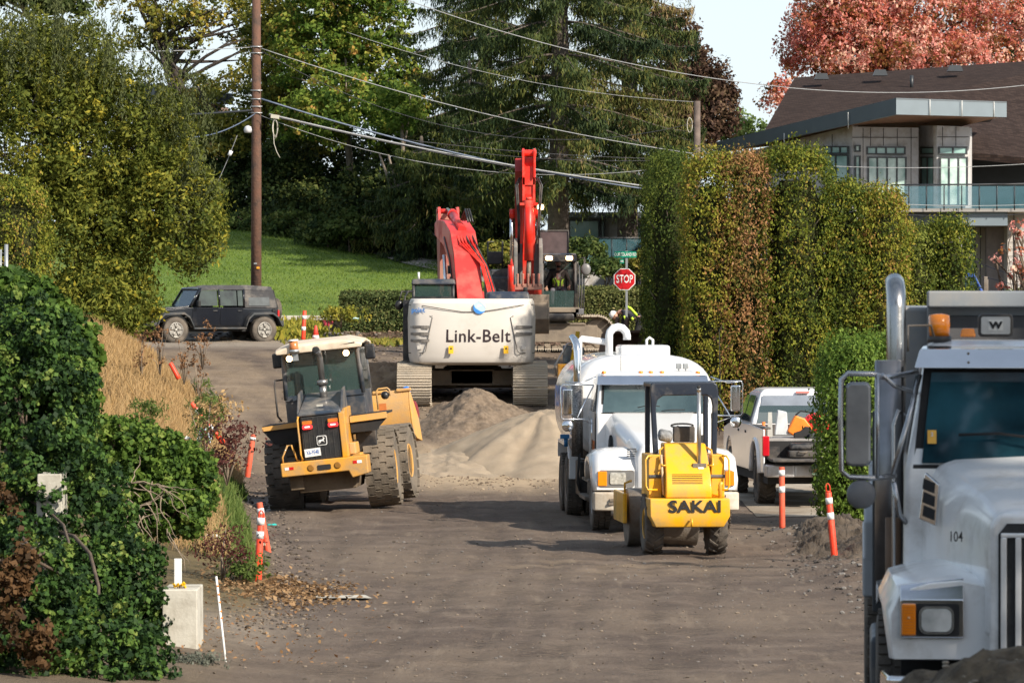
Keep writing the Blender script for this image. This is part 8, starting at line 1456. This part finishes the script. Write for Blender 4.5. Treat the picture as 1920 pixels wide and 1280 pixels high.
panel(jp, 'windscreen', [(-.66, -.90, 1.14), (.66, -.90, 1.14), (.60, -.60, 1.62), (-.60, -.60, 1.62)], .01, GLC); mb = MB(); mb.tube([(-.69, -.93, 1.12), (.69, -.93, 1.12), (.63, -.60, 1.66), (-.63, -.60, 1.66), (-.69, -.93, 1.12)], .03, 6); mb.build('windscreen_frame', JB, jp)
mb = MB(); [mb.bx(x - .03, x + .03, -2.0, -1.97, .70, .98) for x in np.linspace(-.3, .3, 7)]; mb.build('grille_slot', BKM, jp); [MB().lathe([(.10, -2.01), (.09, -2.03), (.01, -2.04)], (x, 0, .86), axis='y', n=16).build('headlight', CLR, jp) for x in (-.46, .46)]
mb = MB(); mb.bx(-.84, .84, -2.28, -2.05, .52, .70); mb.bx(-.78, .78, 2.05, 2.2, .50, .68); mb.build('bumper', JF, jp, bevel=.03); MB().bx(-.12, .12, -2.30, -2.28, .56, .68).build('front_plate', RFL, jp)
t_ = wheel((0, 2.2, .98), .38, .24, jp, 'road', side=1, name='spare_wheel'); t_.rotation_euler.z = R(90)
mb = MB(); mb.bx(-.6, .6, -.3, -.1, 1.0, 1.5); mb.bx(-.6, .6, .75, .95, 1.0, 1.45); mb.build('seats', BKM, jp, bevel=.05); mb = MB(); mb.bx(-.5, .5, -1.9, 2.0, .35, .55); mb.bx(-.6, .6, -1.53, -1.43, .33, .43); mb.bx(-.6, .6, 1.43, 1.53, .33, .43); mb.build('chassis', BKM, jp)
for s_ in (-1, 1): MB().bx(s_ * .745 - .006, s_ * .745 + .006, -1.12, -.95, .78, .81).build('side_badge', RFL, jp)
# ---------------------------------------------------------------- blue truck far right
BT = mat('blue_truck_paint', (.01, .06, .32), .3, var=.1, coat=.5); bD = 118.0; bp_ = P(1842, 0, bD); bz_ = P(0, 700, bD).z
bt_ = thing('blue_truck', 'blue conventional truck partly hidden behind the end of the tall hedge', 'truck', (bp_.x, bD, bz_), R(62)); sB = 70.3
def bq(px, py, dy=0): v = P(px, py, bD + dy); return v - Vector((bp_.x, bD, bz_))
bt_.rotation_euler.z = 0
mb = MB(); mb.loft([[bq(1790, 572), bq(1790, 574, 2), bq(1790, 690, 2), bq(1790, 690)], [bq(1850, 545), bq(1850, 547, 2), bq(1850, 690, 2), bq(1850, 690)], [bq(1886, 556), bq(1886, 558, 2), bq(1886, 690, 2), bq(1886, 690)], [bq(1896, 572), bq(1896, 574, 2), bq(1896, 690, 2), bq(1896, 690)]], smooth=False); mb.build('hood', BT, bt_, bevel=.04)
mb = MB(); mb.loft([[bq(1770, 512), bq(1826, 512), bq(1846, 552), bq(1846, 640), bq(1770, 640)], [bq(1770, 510, 2), bq(1826, 510, 2), bq(1846, 550, 2), bq(1846, 640, 2), bq(1770, 640, 2)]], smooth=False); mb.build('cab', BT, bt_, bevel=.04); panel(bt_, 'side_window', [bq(1805, 546, -.03), bq(1836, 546, -.03), bq(1830, 520, -.03), bq(1805, 520, -.03)], .02, GLC)
mb = MB(); mb.cyl(bq(1858, 620, -.2), bq(1858, 552, -.2), .09); mb.build('air_filter', CHR, bt_); mb = MB(); mb.box(bq(1848, 533, -.2), (.10, .06, .42)); mb.tube([bq(1852, 524, -.2), bq(1852, 546, -.2)], .02, 5); mb.build('mirror', STL, bt_, bevel=.02)
for x in (1800, 1870): wheel(tuple(bq(x, 690, .1) + Vector((0, 0, 0))), .5, .3, bt_, 'road', rz=R(90))
